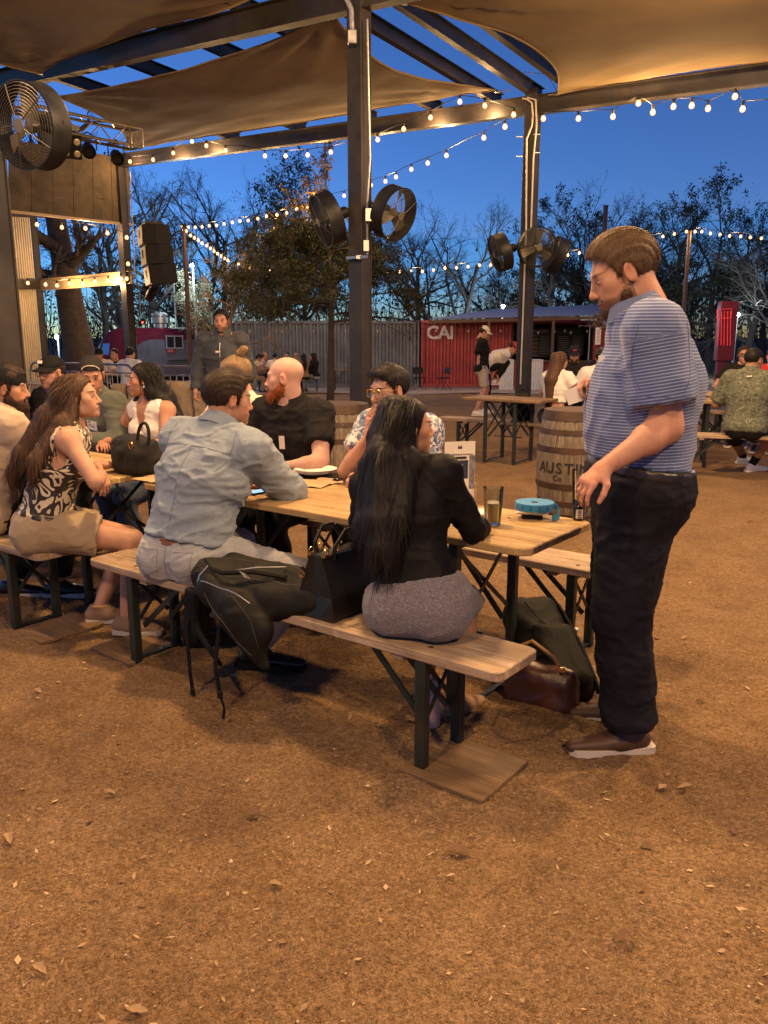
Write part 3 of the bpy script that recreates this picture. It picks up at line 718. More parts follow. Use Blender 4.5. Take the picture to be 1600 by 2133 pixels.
    def cap(s, crown, brim, back=False, band=None, tilt=.0, label=None):
        """baseball cap: crown panels and a curved brim"""
        hs = s.hs; T = rotx(tilt); Hf = Field((-.12, -.15, -.02), (.12, .15, .17), s.hh / hs)
        Hf.ell((0, -.014, .040), (.0865, .109, .094), k=0); Hf.cut((0, 0, .046), (0, -.12 if not back else .10, -1)); v, fc = Hf.mesh()
        o = link('cap', npmesh('cap', ((v @ T.T) * hs) @ s.HM.T + s.HC - s.org, fc, crown), s.obj)
        if label: o['label'] = label
        sg = -1 if back else 1; V = []; F = []; na, nr = 14, 4
        for lay in (0, 1):
            for i in range(na + 1):
                a = -1.25 + 2.5 * i / na
                for j in range(nr + 1):
                    t = j / nr; x = math.sin(a) * (.084 + .004 * t); y0 = -.014 + math.cos(a) * .106; y = y0 + t * .072 * math.cos(a * .95) ** .6
                    z = .050 - .020 * t - .25 * x * x / .09 * (1 + t) * .5 + (.10 * .0) - lay * .004; p = T @ np.array([x, sg * y if back else y, z + (.012 if back else 0)]); V.append(s.hp(*p))
        st = (na + 1) * (nr + 1)
        for i in range(na):
            for j in range(nr):
                q = i * (nr + 1) + j; F.append((q, q + 1, q + nr + 2, q + nr + 1)); F.append((st + q, st + q + nr + 1, st + q + nr + 2, st + q + 1))
            q = i * (nr + 1) + nr; F.append((q, st + q, st + q + nr + 1, q + nr + 1))
        mb = MB(); mb.add(V, F); mb.build('brim', brim, o, smooth=True)
        mb = MB(); mb.lathe([(.007, -.002), (.006, .003), (0.0, .005)], 8, s.hp(*(T @ np.array([0, -.014, .134]))), s.HM); mb.build('button', crown, o, smooth=True)
        return o
    def collar(s, m, r=.070, hgt=.038, open_=.35, flare=.020, name='collar'):
        V = []; F = []; n = 22; rows = [(r - .006, hgt), (r + .002, hgt + .004), (r + flare * .5, hgt * .45), (r + flare, -.012), (r + flare - .006, -.014), (r, .0)]
        c0 = s.NB + s.u3 * .026; ax = s.u3; hgt += .008
        for i in range(n + 1):
            a = open_ + (2 * math.pi - 2 * open_) * i / n; d = s.f3 * math.cos(a) * 1.06 + s.r3 * math.sin(a) * 1.06; fr = .5 + .5 * math.cos(a)
            for (rr, z) in rows: V.append(c0 + d * rr + ax * (z - .030 * fr) + s.f3 * .012 - s.org)
        m_ = len(rows)
        for i in range(n):
            for j in range(m_): k2 = (j + 1) % m_; F.append((i * m_ + j, (i + 1) * m_ + j, (i + 1) * m_ + k2, i * m_ + k2))
        F.append(tuple(range(m_))); F.append(tuple(n * m_ + j for j in range(m_ - 1, -1, -1)))
        mb = MB(); mb.add(V, F); return mb.build(name, m, s.obj, smooth=True)
    def belt(s, m, at_=.055, ease=.016, hgt=.032, buckle=None, wd=None):
        F = Field(s.P0 - .36, s.P0 + .36, s.h * .8); k = s.k
        F.ell(s.P0 + s.u1 * .01, np.array([.165 if not s.fem else .172, .115, .115]) * k * [s.w, 1, 1], np.stack([s.r0, np.cross(s.u1, s.r0), s.u1], 1), k=.04, infl=ease + .005 + s.fat)
        F.cone(s.P0 + s.u1 * .02, s.P1, .110 * k, .1 * k, k=.04, w=s.r0, sc=1.38 * s.w, infl=ease + .005 + s.fat)
        F.cut(s.P0 + s.u1 * (at_ + hgt), s.u1); F.cut(s.P0 + s.u1 * at_, -s.u1); s.part('belt', F, m)
    def tagp(s, m, pos, nr, wd=.085, ht=.055, up=(0, 0, 1), name='name_tag', mark=None):
        nr = nrm(nr); R = frame(-nr, up); mb = MB(); mb.box(np.array(pos) - s.org, (wd, .002, ht), R); o = mb.build(name, m, s.obj)
        if mark is not None:
            mb = MB(); q = np.array(pos) - s.org + nr * .0016; rg = random.Random(5); x = -wd * .3
            while x < wd * .3:
                w_ = rg.uniform(.004, .009); mb.box(q + R[:, 0] * x + R[:, 2] * rg.uniform(-.006, .004), (w_ * .45, .0008, rg.uniform(.008, .02)), R @ roty(rg.uniform(-.5, .5))); x += w_ + .003
            mb.build('handwriting', mark, o)
        return o

# ================================================================ THE SETTING
def gz(x, y):
    """ground height: flat under the pavilion, falling gently towards the containers"""
    y = np.asarray(y, float); return -np.clip((y - 15.0) * .030, 0, .72)
def on_plane(px, py, P, d):
    """sight line of a photo pixel met with the upright plane through P along d"""
    n = np.array([-d[1], d[0], 0.0]); x = (px - 800) / FPX; y = (1066.5 - py) / FPX
    r = np.array([x, _c + y * _s, -_s + y * _c]); o = np.array([0, 0, CAMZ]); t = ((np.array([P[0], P[1], 0]) - o) @ n) / (r @ n); return o + t * r

def dirt_mat():
    """packed decomposed granite: blotches, cells of differing grains, crumbs, fine relief"""
    t = NT('dirt'); v = t.coord('Object')
    big = t.noise(v, .55, 4, .55); mid = t.noise(v, 3.2, 6, .65); med = t.noise(v, 30, 5, .7); fine = t.noise(v, 95, 5, .75)
    c = t.ramp(mid, [(.30, (.212, .129, .062)), (.52, (.287, .180, .089)), (.74, (.350, .228, .120))])
    c = t.mix(t.math('MULTIPLY', t.ramp(big, [(.42, (0, 0, 0)), (.62, (1, 1, 1))]), .55), c, (.335, .222, .120))
    c = t.mix(t.math('MULTIPLY', t.ramp(t.noise(v, 1.3, 5, .7, .8), [(.52, (0, 0, 0)), (.66, (1, 1, 1))]), .45), c, (.165, .095, .045))
    hs = []
    for sc, lo, hi in ((105, .68, 1.18), (260, .72, 1.20)):
        vo = t.n('TexVoronoi', feature='F1'); t.t.links.new(v, vo.inputs['Vector']); vo.inputs['Scale'].default_value = sc; sp = t.n('SeparateColor'); t.t.links.new(vo.outputs['Color'], sp.inputs[0])
        c = t.mix(1.0, c, t.ramp(sp.outputs[0], [(0, (lo, lo * .95, lo * .88)), (.75, (1, 1, 1)), (1, (hi, hi, hi))]), 'MULTIPLY'); hs.append(t.ramp(vo.outputs['Distance'], [(0, (1, 1, 1)), (.6, (0, 0, 0))]))
    c = t.mix(t.ramp(med, [(.34, (.55, .55, .55)), (.46, (0, 0, 0))]), c, (.135, .072, .032))
    c = t.mix(t.ramp(fine, [(.60, (0, 0, 0)), (.72, (.5, .5, .5))]), c, (.47, .32, .18))
    t.set(Base_Color=c, Roughness=.93, Specular_IOR_Level=.2)
    n1 = t.bump(hs[1], .6, .005); n1 = t.bump(hs[0], .55, .010, n1); n2 = t.bump(med, .8, .022, n1); n3 = t.bump(t.noise(v, 11, 5, .6), .6, .035, n2); t.set(Normal=n3); return t.m
M_DIRT = dirt_mat()
# one ground sheet: fine and uneven near the camera, coarse to the horizon
def ground():
    ys = np.concatenate([np.array([.35, .5, .65, .8]), np.arange(.9, 3.2, .020), np.arange(3.2, 6.0, .04), np.arange(6.0, 12, .09), np.arange(12, 46, .8), np.array([50, 60, 80, 120, 200, 400, 900])]); us = np.linspace(-1, 1, 270)
    Y, U = np.meshgrid(ys, us, indexing='ij'); half = np.where(Y < 46, .62 * Y + 1.8, .62 * Y + 1.8 + (Y - 46) * 1.2); X = U * half
    P = np.stack([X, Y, 0 * X], -1); Z = gz(X, Y); w = np.clip((7.5 - Y) / 3, 0, 1)
    Z = Z + .018 * fbm(P * 1.3, 3, 3) * np.clip((14 - Y) / 4, .3, 1) + w * (.0075 * fbm(P * 9, 2, 8) + .0050 * fbm(P * 22, 2, 21) + .0030 * fbm(P * 55, 1, 40))
    for k in range(34):     # shallow scuffs and footprints
        a = random.uniform(0, 6.28); cx, cy = random.uniform(-2.6, 3.2), random.uniform(.9, 7.0); l, s_ = random.uniform(.10, .16), random.uniform(.05, .07)
        dx = (X - cx) * math.cos(a) + (Y - cy) * math.sin(a); dy = -(X - cx) * math.sin(a) + (Y - cy) * math.cos(a); q = (dx / l) ** 2 + (dy / s_) ** 2
        Z = Z - .007 * np.exp(-q * 1.4) + .004 * np.exp(-(q - 1.6) ** 2 * 1.5)
    n, m = X.shape; i = np.arange(n * m).reshape(n, m); F = np.stack([i[:-1, :-1], i[:-1, 1:], i[1:, 1:], i[1:, :-1]], -1).reshape(-1, 4)
    V = np.stack([X, Y, Z], -1).reshape(-1, 3)
    # a plain apron behind and beside the camera
    b = len(V); V = np.concatenate([V, [(-30, -25, -.02), (30, -25, -.02), (30, .35, -.02), (-30, .35, -.02)]]); F = np.concatenate([F, [(b, b + 1, b + 2, b + 3)]])
    tag(link('ground', npmesh('ground', V, F, M_DIRT)), kind='structure')
ground()
GR = lambda x, y: float(.018 * fbm(np.array([[x, y, 0.0]]) * 1.3, 3, 3)[0] * min(1, max(.3, (14 - y) / 4)) + gz(x, y))

def pebbles():
    ico = bpy.data.meshes.new('tmp'); import bmesh; bm = bmesh.new(); bmesh.ops.create_icosphere(bm, subdivisions=1, radius=1); IV = np.array([v.co[:] for v in bm.verts]); IF = np.array([[v.index for v in f.verts] for f in bm.faces]); bm.free(); bpy.data.meshes.remove(ico)
    rg = np.random.default_rng(5); n = 4600; y = .95 + 8 * rg.random(n) ** 1.7; x = (rg.random(n) * 2 - 1) * (.55 * y + .4); r = .0014 + .0034 * rg.random(n) ** 3; big = rg.random(n) < .018; r[big] *= 2.5
    z = np.array([GR(a, b) for a, b in zip(x, y)]); cl = np.array([(.46, .32, .18), (.40, .26, .14), (.30, .18, .09), (.54, .42, .28)])[rg.integers(0, 4, n)]; V = []; F = []; C = []
    sc = rg.uniform(.7, 1.3, (n, 1, 3)) * r[:, None, None] * np.array([1, 1, .7]); an = rg.random(n) * 6.28; ca, sa = np.cos(an), np.sin(an)
    W = IV[None] * sc * rg.uniform(.85, 1.15, (n, len(IV), 1)); Wx = W[:, :, 0] * ca[:, None] - W[:, :, 1] * sa[:, None]; Wy = W[:, :, 0] * sa[:, None] + W[:, :, 1] * ca[:, None]
    V = np.stack([Wx + x[:, None], Wy + y[:, None], W[:, :, 2] + z[:, None] + r[:, None] * .35], -1).reshape(-1, 3); F = (IF[None] + (np.arange(n) * len(IV))[:, None, None]).reshape(-1, 3)
    m_ = 1500; y2 = .95 + 7 * rg.random(m_) ** 1.6; x2 = (rg.random(m_) * 2 - 1) * (.55 * y2 + .4); z2 = np.array([GR(a, b) for a, b in zip(x2, y2)]) + .006; a2 = rg.random(m_) * 6.28; l2 = rg.uniform(.004, .016, m_); w2 = l2 * rg.uniform(.2, .6, m_); d2 = np.stack([np.cos(a2), np.sin(a2), rg.normal(0, .25, m_)], 1); e2 = np.stack([-np.sin(a2), np.cos(a2), rg.normal(0, .25, m_)], 1); c2 = np.stack([x2, y2, z2], 1)     # flakes of leaf and bark
    Q = np.stack([c2 - d2 * l2[:, None], c2 + e2 * w2[:, None], c2 + d2 * l2[:, None]], 1).reshape(-1, 3); Q2 = np.stack([c2 - d2 * l2[:, None], c2 + d2 * l2[:, None], c2 - e2 * w2[:, None]], 1).reshape(-1, 3); cc = np.repeat(np.array([(.16, .09, .045), (.36, .24, .12), (.24, .14, .07), (.46, .33, .18)])[rg.integers(0, 4, m_)], 3, 0)
    F = np.concatenate([F, np.arange(3 * m_).reshape(-1, 3) + len(V), np.arange(3 * m_).reshape(-1, 3) + len(V) + 3 * m_]); V = np.concatenate([V, Q, Q2]); CC = np.concatenate([np.repeat(cl, len(IV), 0), cc, cc])
    t = NT('pebble'); a = t.n('Attribute', attribute_name='col'); t.set(Base_Color=a.outputs['Color'], Roughness=.85)
    o = link('gravel', npmesh('gravel', V, F, t.m, cols=CC)); tag(o, 'small loose pebbles and leaf crumbs scattered over the dirt', 'gravel', kind='stuff')
pebbles()

# ---------------------------------------------------------------- pavilion: posts, beams, purlins, shade sails
A2 = np.array([.575, .818, 0]); B2 = np.array([.818, -.575, 0])
M_STEEL = mat('painted_steel', (.036, .031, .030), .45, .0, .25, 3, .06, 40, spec=.35, dirt=(.058, .046, .038))
M_GALV = mat('galvanised', (.42, .40, .37), .38, .8, .2, 14, .05, 60)
M_BLACK = mat('black_plastic', (.009, .009, .010), .55, 0, .2, 12, spec=.2)
M_BLKMET = mat('black_metal', (.012, .012, .013), .45, .0, .25, 9, spec=.3)
M_CABLE = mat('cable', (.010, .010, .011), .55)
M_WHITE = mat('white_plastic', (.70, .68, .63), .45, 0, .06, 20)
def post(name, base, h, w, label, dirv=B2, wall=True):
    o = empty(name, (base[0], base[1], gz(base[0], base[1])))
    R = np.stack([dirv, np.cross((0, 0, 1), dirv), (0, 0, 1.0)], 1)
    mb = MB()     # wide-flange column: two flanges and a web
    for q in (-1, 1): mb.box((R @ np.array([0, q * (w / 2 - .007), h / 2])), (w, .014, h), R, .002)
    mb.build('flange', M_STEEL, o)
    mb = MB(); mb.box((R @ np.array([0, 0, h / 2])), (.012, w - .030, h - .004), R); mb.build('web', M_STEEL, o)
    mb = MB(); mb.box((R @ np.array([w * .42, 0, h / 2])), (.010, w - .032, h - .004), R); mb.box((R @ np.array([-w * .42, 0, h / 2])), (.010, w - .032, h - .004), R); mb.build('cover_plate', M_STEEL, o)
    mb = MB(); mb.box((0, 0, .012), (w + .12, w + .12, .024), R, .003); mb.build('base_plate', M_STEEL, o)
    mb = MB()
    for i in (-1, 1):
        for j in (-1, 1): mb.lathe([(.016, .024), (.016, .045), (.0, .047)], 6, R @ np.array([i * (w / 2 + .035), j * (w / 2 + .035), 0]))
    mb.build('anchor_bolt', M_GALV, o)
    return tag(o, label, 'post', 'steel pavilion posts')
PL = at(24, 890, 6.2); PC = at(752, 800, 10.2); PR = at(1090, 800, 14.0)
PR2 = PR - B2 * 10.3; PC2 = PC - B2 * 10.0
post('steel_post', PL, 5.35, .20, 'dark steel post at the left edge behind the bearded man in beige')
o = post('steel_post', PC, 5.3, .20, 'dark steel post in the middle rising behind the whiskey barrel')
mb = MB(); mb.tube([at(765, 40, 10.05) - PC * [1, 1, 0], at(768, 200, 10.05) - PC * [1, 1, 0], at(771, 330, 10.05) - PC * [1, 1, 0], at(765, 420, 10.05) - PC * [1, 1, 0], at(765, 530, 10.05) - PC * [1, 1, 0]], .013, 6)
mb.tube([at(718, -12, 10.0) - PC * [1, 1, 0], at(732, 20, 10.0) - PC * [1, 1, 0], at(734, 72, 10.0) - PC * [1, 1, 0]], .03, 8); mb.build('conduit', M_GALV, o, smooth=True)
mb = MB(); mb.box(at(734, 78, 10.0) - PC * [1, 1, 0], (.10, .08, .14), None, .008); mb.build('junction_box', M_GALV, o)
mb = MB(); q = at(745, 536, 10.02) - PC * [1, 1, 0]; mb.bar(q - B2 * .16, q + B2 * .14, .03, .03); mb.box(q + B2 * .02, (.07, .05, .05), None, .006); mb.build('clamp', M_GALV, o)
for q_, s_ in (((770, 448), (.10, .08, .15)), ((763, 512), (.07, .06, .13))): mb = MB(); mb.box(at(*q_, 10.0) - PC * [1, 1, 0], s_, None, .006); mb.build('outlet_box', M_GALV, o)
o = post('steel_post', PR, 5.3, .20, 'dark steel post on the right with two pale conduits running down it')
mb = MB(); mb.tube([at(*p, 13.82) - PR * [1, 1, 0] for p in ((1088, 205), (1097, 206), (1108, 214), (1110, 240), (1108, 262), (1097, 290), (1096, 480), (1090, 640), (1084, 800))], .014, 6)
mb.tube([at(*p, 13.82) - PR * [1, 1, 0] for p in ((1098, 203), (1116, 208), (1118, 260), (1111, 330), (1106, 480))], .014, 6); mb.build('conduit', mat('pale_conduit', (.62, .56, .46), .4, .4, .1), o, smooth=True)
for py, sx in ((280, 1), (285, -1), (318, 1), (326, -1)): q = at(1100 + 18 * sx, py, 13.85) - PR * [1, 1, 0]; mb = MB(); mb.bar(q - [.05, 0, 0], q + [.05, 0, 0], .012); mb.build('peg', M_GALV, o)
mb = MB(); mb.tube([at(*p, 13.9) - PR * [1, 1, 0] for p in ((1092, 150), (1140, 155), (1160, 190), (1145, 210), (1136, 215))], .006, 5); mb.build('hook', M_GALV, o)
o = post('steel_post', PR2, 5.7, .20, 'dark steel post in front of the red trailer with a red pilot light')
mb = MB(); mb.box(at(297, 658, PR2[1] - .15) - PR2 * [1, 1, 0], (.12, .10, .10), None, .01); mb.build('switch_box', M_BLACK, o)
mb = MB(); mb.lathe([(.0, -.02), (.022, -.012), (.022, .008), (0, .018)], 8, at(296, 658, PR2[1] - .24) - PR2 * [1, 1, 0]); mb.build('pilot_light', mat('red_light', (.8, .03, .02), .4, emit=(1, .03, .02), estr=2.5), o)
mb = MB(); mb.tube([at(*p, PR2[1] - .14) - PR2 * [1, 1, 0] for p in ((271, 345), (280, 560), (290, 590), (292, 650))], .012, 5); mb.build('conduit', M_GALV, o, smooth=True)
def beam(name, p0, p1, dep, w, label, lower=None, cat='beam'):
    o = empty(name, p0); d = np.array(p1) - np.array(p0); mb = MB()
    u = nrm(d); side = nrm(np.cross(u, (0, 0, 1)))
    for q in (-1, 1): mb.bar(np.array([0, 0, q * (dep / 2 - .007)]), d + np.array([0, 0, q * (dep / 2 - .007)]), w, .014)
    mb.build('flange', M_STEEL, o); mb = MB(); mb.bar((0, 0, 0), d, .012, dep - .03); mb.build('web', M_STEEL, o); return tag(o, label, cat, 'roof steel')
def bz1(k): return 5.24 + .040 * k
def bz2(k): return 5.07 + .033 * k
def B1pt(k): return np.array([PC[0], PC[1], 0]) - B2 * k + np.array([0, 0, bz1(k)])
def B2pt(k): return np.array([PR[0], PR[1], 0]) - B2 * k + np.array([0, 0, bz2(k)])
beam('roof_beam', B1pt(-9), B1pt(12.5), .30, .16, 'long dark roof beam crossing the top left over the middle post')
beam('roof_beam', B2pt(-9), B2pt(10.6), .27, .16, 'long dark roof beam carrying the nearest string of bulbs')
for i, (k, lb) in enumerate(((-.62, 'dark roof purlin just right of the middle post'), (.02, 'dark roof purlin running from the middle post to the right post'), (.75, 'dark roof purlin just left of the one joining the two posts'), (1.9, 'dark roof purlin seen left of the middle post under open sky'), (3.3, 'dark roof purlin crossing the sky gap above the tan middle sail'), (5.0, 'dark roof purlin at the left part of the sky gap'), (6.8, 'dark roof purlin near the large round fan at left'))):
    e0, e1 = B1pt(k) + [0, 0, .26], B2pt(k) + [0, 0, .24]; d = nrm(e1 - e0)
    beam('roof_purlin', e0 - d * 4.6, e1 + d * .35, .20, .10, lb, cat='purlin')

def sail_mat(name, c0):
    t = NT(name); v = t.coord('Object'); n1 = t.noise(v, 1.1, 5, .6); n2 = t.noise(t.coord('Object', (3, 60, 3), (0, 0, .6)), 1, 3, .6)
    c = t.ramp(n1, [(.3, tuple(q * .82 for q in c0)), (.7, tuple(q * 1.1 for q in c0))]); c = t.mix(t.math('MULTIPLY', n2, .25), c, tuple(q * .6 for q in c0))
    t.set(Base_Color=c, Roughness=.8, Specular_IOR_Level=.25); w = t.n('TexWave'); t.t.links.new(v, w.inputs['Vector']); w.inputs['Scale'].default_value = 60
    t.set(Normal=t.bump(n1, .3, .05, t.bump(w.outputs[0], .10, .004)))
    tr = t.n('BsdfTranslucent'); t.inp(tr, 'Color', tuple(q * .8 for q in c0)); mx = t.n('MixShader'); mx.inputs[0].default_value = .22
    t.t.links.new(t.b.outputs[0], mx.inputs[1]); t.t.links.new(tr.outputs[0], mx.inputs[2]); t.t.links.new(mx.outputs[0], t.out.inputs[0]); return t.m
M_SAIL = sail_mat('shade_cloth', (.315, .230, .126))
def sail(corners, label, e=.06, sag=.22, n=40, seed=0):
    c = [np.array(q, float) for q in corners]; g = np.linspace(0, 1, n); U, W = np.meshgrid(g, g, indexing='ij')
    eu = e * np.sin(np.pi * W); ev = e * np.sin(np.pi * U); u = eu + U * (1 - 2 * eu); w = ev + W * (1 - 2 * ev)
    P = ((1 - u) * (1 - w))[..., None] * c[0] + (u * (1 - w))[..., None] * c[1] + (u * w)[..., None] * c[2] + ((1 - u) * w)[..., None] * c[3]
    P[..., 2] -= sag * 4 * (u * (1 - u)) ** .8 * (w * (1 - w)) ** .8 * 2
    ang = 0
    for (cu, cw) in ((0, 0), (1, 0), (1, 1), (0, 1)):
        d = np.hypot(u - cu, w - cw); a = np.arctan2(np.abs(w - cw), np.abs(u - cu)); P[..., 2] += .035 * np.sin(a * 17 + seed + cu * 3) * np.exp(-(d / .30) ** 2) * np.minimum(d * 8, 1)
    P[..., 2] += .02 * fbm(np.stack([u * 5, w * 5, u * 0], -1), 3, seed)
    T = P.copy(); T[..., 2] += .004; i = np.arange(n * n).reshape(n, n); q = np.stack([i[:-1, :-1], i[1:, :-1], i[1:, 1:], i[:-1, 1:]], -1).reshape(-1, 4)
    org = c[0]; o = empty('shade_sail', org); me = npmesh('cloth', P.reshape(-1, 3) - org, q, M_SAIL); link('cloth', me, o)
    mb = MB()
    for ed in (P[0], P[-1], P[:, 0], P[:, -1]): mb.tube(ed - org, .014, 5, cap=False)
    mb.build('hem', M_SAIL, o, smooth=True)
    ctr = sum(c) / 4
    for q in c: mb = MB(); d = nrm(q - ctr); mb.tube([q - org, q - org + d * .22 + [0, 0, .03]], .009, 5); mb.lathe([(.035, -.006), (.05, 0), (.035, .006)], 10, q - org + d * .04); mb.build('turnbuckle', M_GALV, o)
    return tag(o, label, 'shade sail', 'tan shade sails under the roof steel')
sail([at(688, 22, 10.75), at(1032, 192, 13.75), at(262, 312, 18.6), at(120, 198, 13.9)], 'tan shade sail in the middle, hung between the posts', .075, .20, seed=1)
sail([at(560, -14, 11.0), at(82, 152, 13.0), np.array([-9.5, 9.0, 5.5]), np.array([-2.0, 6.6, 5.1])], 'tan shade sail at the top left corner', .05, .25, seed=2)
sail([at(1162, 196, 13.6), at(850, 8, 10.6), PC * [1, 1, 0] + B2 * 9 + np.array([.3, .4, 4.95]), PR * [1, 1, 0] + B2 * 9 + np.array([0, -.3, 4.8])], 'broad tan shade sail at the top right over the standing man', .075, .10, seed=3)

# ---------------------------------------------------------------- stage frame at the left: screen, girder, ribbed wall, truss, speaker
M_SCREEN = mat('scrim', (.100, .074, .043), .9, 0, .35, 3.5, .3, 90, dirt=(.14, .105, .065)); M_SEAM = mat('scrim_seam', (.19, .145, .09), .9)
M_GIRD = mat('girder_paint', (.40, .30, .17), .5, .2, .15, 5)
M_RIBWALL = mat('cream_metal', (.50, .43, .31), .45, .3, .12, 4)
o = empty('stage_scrim', PR2 * [1, 1, 0]); dd = A2
s0 = on_plane(268, 330, PR2, A2); s1 = on_plane(272, 468, PR2, A2); s2 = on_plane(18, 440, PR2, A2); s3 = on_plane(18, 290, PR2, A2); org = PR2 * [1, 1, 0]
nx, nz = 6, 3
for i in range(nx):
    for j in range(nz):
        a0, a1, c0, c1 = i / nx, (i + 1) / nx, j / nz, (j + 1) / nz
        def bl(a, c): return (s0 * (1 - a) + s3 * a) * (1 - c) + (s1 * (1 - a) + s2 * a) * c
        q = [bl(a0 + .002, c0 + .004), bl(a1 - .002, c0 + .004), bl(a1 - .002, c1 - .004), bl(a0 + .002, c1 - .004)]; n_ = nrm(np.cross(q[1] - q[0], q[3] - q[0])); off = n_ * random.uniform(.002, .007)
        mb = MB(); mb.add([p - org + off for p in q] + [p - org + off - n_ * .008 for p in q], [(0, 1, 2, 3), (7, 6, 5, 4), (0, 4, 5, 1), (1, 5, 6, 2), (2, 6, 7, 3), (3, 7, 4, 0)]); mb.build('panel', M_SCREEN, o)
mb = MB(); n_ = nrm(np.cross(s3 - s0, s1 - s0)); mb.add([p - org - n_ * .008 for p in (s0, s3, s2, s1)], [(0, 1, 2, 3)]); mb.build('backing', M_SEAM, o)
mb = MB(); mb.bar(s1 - org, s2 - org, .08, .05); mb.build('bottom_rail', M_GIRD, o); tag(o, 'patched brown scrim panel hanging over the stage opening at left', 'stage panel')
PS = at(88, 700, 22.6)
o = empty('stage_girder', on_plane(275, 578, PR2, PS - PR2)); g0 = np.array(o.location); g1 = at(84, 594, PS[1]) - g0; u = nrm(g1); mb = MB(); mb.bar((0, 0, 0), g1, .012, .26); mb.build('web', M_GIRD, o)
mb = MB(); [mb.bar(np.array([0, 0, q * .137]), g1 + np.array([0, 0, q * .137]), .14, .016) for q in (-1, 1)]; mb.build('flange', M_GIRD, o); tag(o, 'yellowish steel girder with a row of bulbs across the stage opening', 'girder')
o = post('steel_post', PS, 5.2, .18, 'dark steel post beside the cream ribbed wall at left')
def ribbed(name, p0, p1, z0, z1, pitch, depth, m, label, cat, flip=1):
    d = np.array(p1, float) - p0; L = np.linalg.norm(d[:2]); d = nrm(d); n_ = np.array([d[1], -d[0], 0]) * flip; n = int(L / pitch); V = []; F = []
    for i in range(n):
        for k, (f, dp) in enumerate(((0, 0), (.38, 0), (.5, 1), (.88, 1))):
            q = np.array(p0) + d * (i + f) * pitch + n_ * dp * depth; V += [(q[0], q[1], z0), (q[0], q[1], z1)]
    for i in range(len(V) // 2 - 1): F.append((2 * i, 2 * i + 2, 2 * i + 3, 2 * i + 1))
    return V, F
V, F = ribbed('', at(30, 700, 21.5), at(82, 700, 22.4), -.25, 4.75, .085, .03, None, '', '')
o = empty('ribbed_wall', at(30, 700, 21.5) * [1, 1, 0]); mb = MB(); mb.add(np.array(V) - np.array(o.location), F); mb.build('cladding', M_RIBWALL, o); mb = MB(); mb.bar(at(20, 448, 21.6) - np.array(o.location), at(92, 452, 22.4) - np.array(o.location), .10, .06); mb.bar(at(24, 592, 21.4) - np.array(o.location), at(74, 592, 22.3) - np.array(o.location), .14, .26); mb.build('cap_flashing', M_STEEL, o); tag(o, 'cream ribbed metal wall strip behind the left post', 'wall')
# box truss
T0, T1 = at(40, 240, 13.2), at(284, 290, 15.0); o = empty('lighting_truss', T0); d = T1 - T0; u = nrm(d); sd = nrm(np.cross(u, (0, 0, 1))); w = .145; M_ALU = mat('truss_aluminium', (.50, .44, .34), .35, .85, .12)
mb = MB(); C4 = [(-1, -1), (1, -1), (1, 1), (-1, 1)]
for a, b in C4: mb.tube([sd * a * w + np.array([0, 0, b * w]), d + sd * a * w + np.array([0, 0, b * w])], .024, 8)
mb.build('chord', M_ALU, o, smooth=True); mb = MB(); L = np.linalg.norm(d); n = int(L / .30)
for i in range(n):
    for (a, b), (a2, b2) in zip(C4, C4[1:] + C4[:1]):
        p = u * (L * i / n) + (sd * a * w + np.array([0, 0, b * w]) if i % 2 else sd * a2 * w + np.array([0, 0, b2 * w])); q = u * (L * (i + 1) / n) + (sd * a2 * w + np.array([0, 0, b2 * w]) if i % 2 else sd * a * w + np.array([0, 0, b * w])); mb.tube([p, q], .011, 5)
mb.build('lacing', M_ALU, o); mb = MB(); [mb.bar(d + sd * a * w + np.array([0, 0, -w]), d + sd * a * w + np.array([0, 0, w]), .04) for a in (-1, 1)]; [mb.bar(d + sd * -w + np.array([0, 0, b * w]), d + sd * w + np.array([0, 0, b * w]), .04) for b in (-1, 1)]; mb.build('end_frame', M_ALU, o); tag(o, 'aluminium box truss with stage lamps hanging under the middle sail', 'truss')
def stage_lamp(px, py, Y, lb, kind):
    p = at(px, py, Y); o = empty('stage_lamp', p); f = nrm(np.array([.45, -1, -.55])); R = frame(f)
    if kind == 0:
        mb = MB(); mb.box((0, 0, 0), (.32, .12, .36), R, .012); mb.build('housing', M_BLACK, o)
        for i in (-1, 1):
            for j in (-1, 1): mb = MB(); mb.lathe([(.05, 0), (.05, .012), (.035, .018), (0, .02)], 14, R @ np.array([i * .085, .06, j * .09]), np.stack([R[:, 0], -R[:, 2], R[:, 1]], 1)); mb.build('lens', mat('lamp_lens', (.55, .45, .30), .25, .3), o, smooth=True)
    else:
        mb = MB(); Rl = np.stack([R[:, 0], -R[:, 2], R[:, 1]], 1); mb.lathe([(.05, -.16), (.09, -.12), (.105, .02), (.11, .13), (.10, .13), (.095, .05), (0, .04)], 16, (0, 0, 0), Rl); mb.build('can', M_BLACK, o, smooth=True)
    mb = MB(); mb.tube([R[:, 0] * .13, R[:, 0] * .13 + np.array([0, 0, .2]), np.array([0, 0, .27]), R[:, 0] * -.13 + np.array([0, 0, .2]), R[:, 0] * -.13], .012, 5); mb.build('yoke', M_BLACK, o)
    return tag(o, lb, 'stage lamp', 'stage lamps on the truss')
stage_lamp(148, 305, 13.9, 'black four-eyed stage blinder hanging from the truss', 0); stage_lamp(184, 312, 14.3, 'round black stage lamp beside the four-eyed blinder', 1); stage_lamp(243, 327, 14.7, 'round black stage lamp near the right end of the truss', 1)
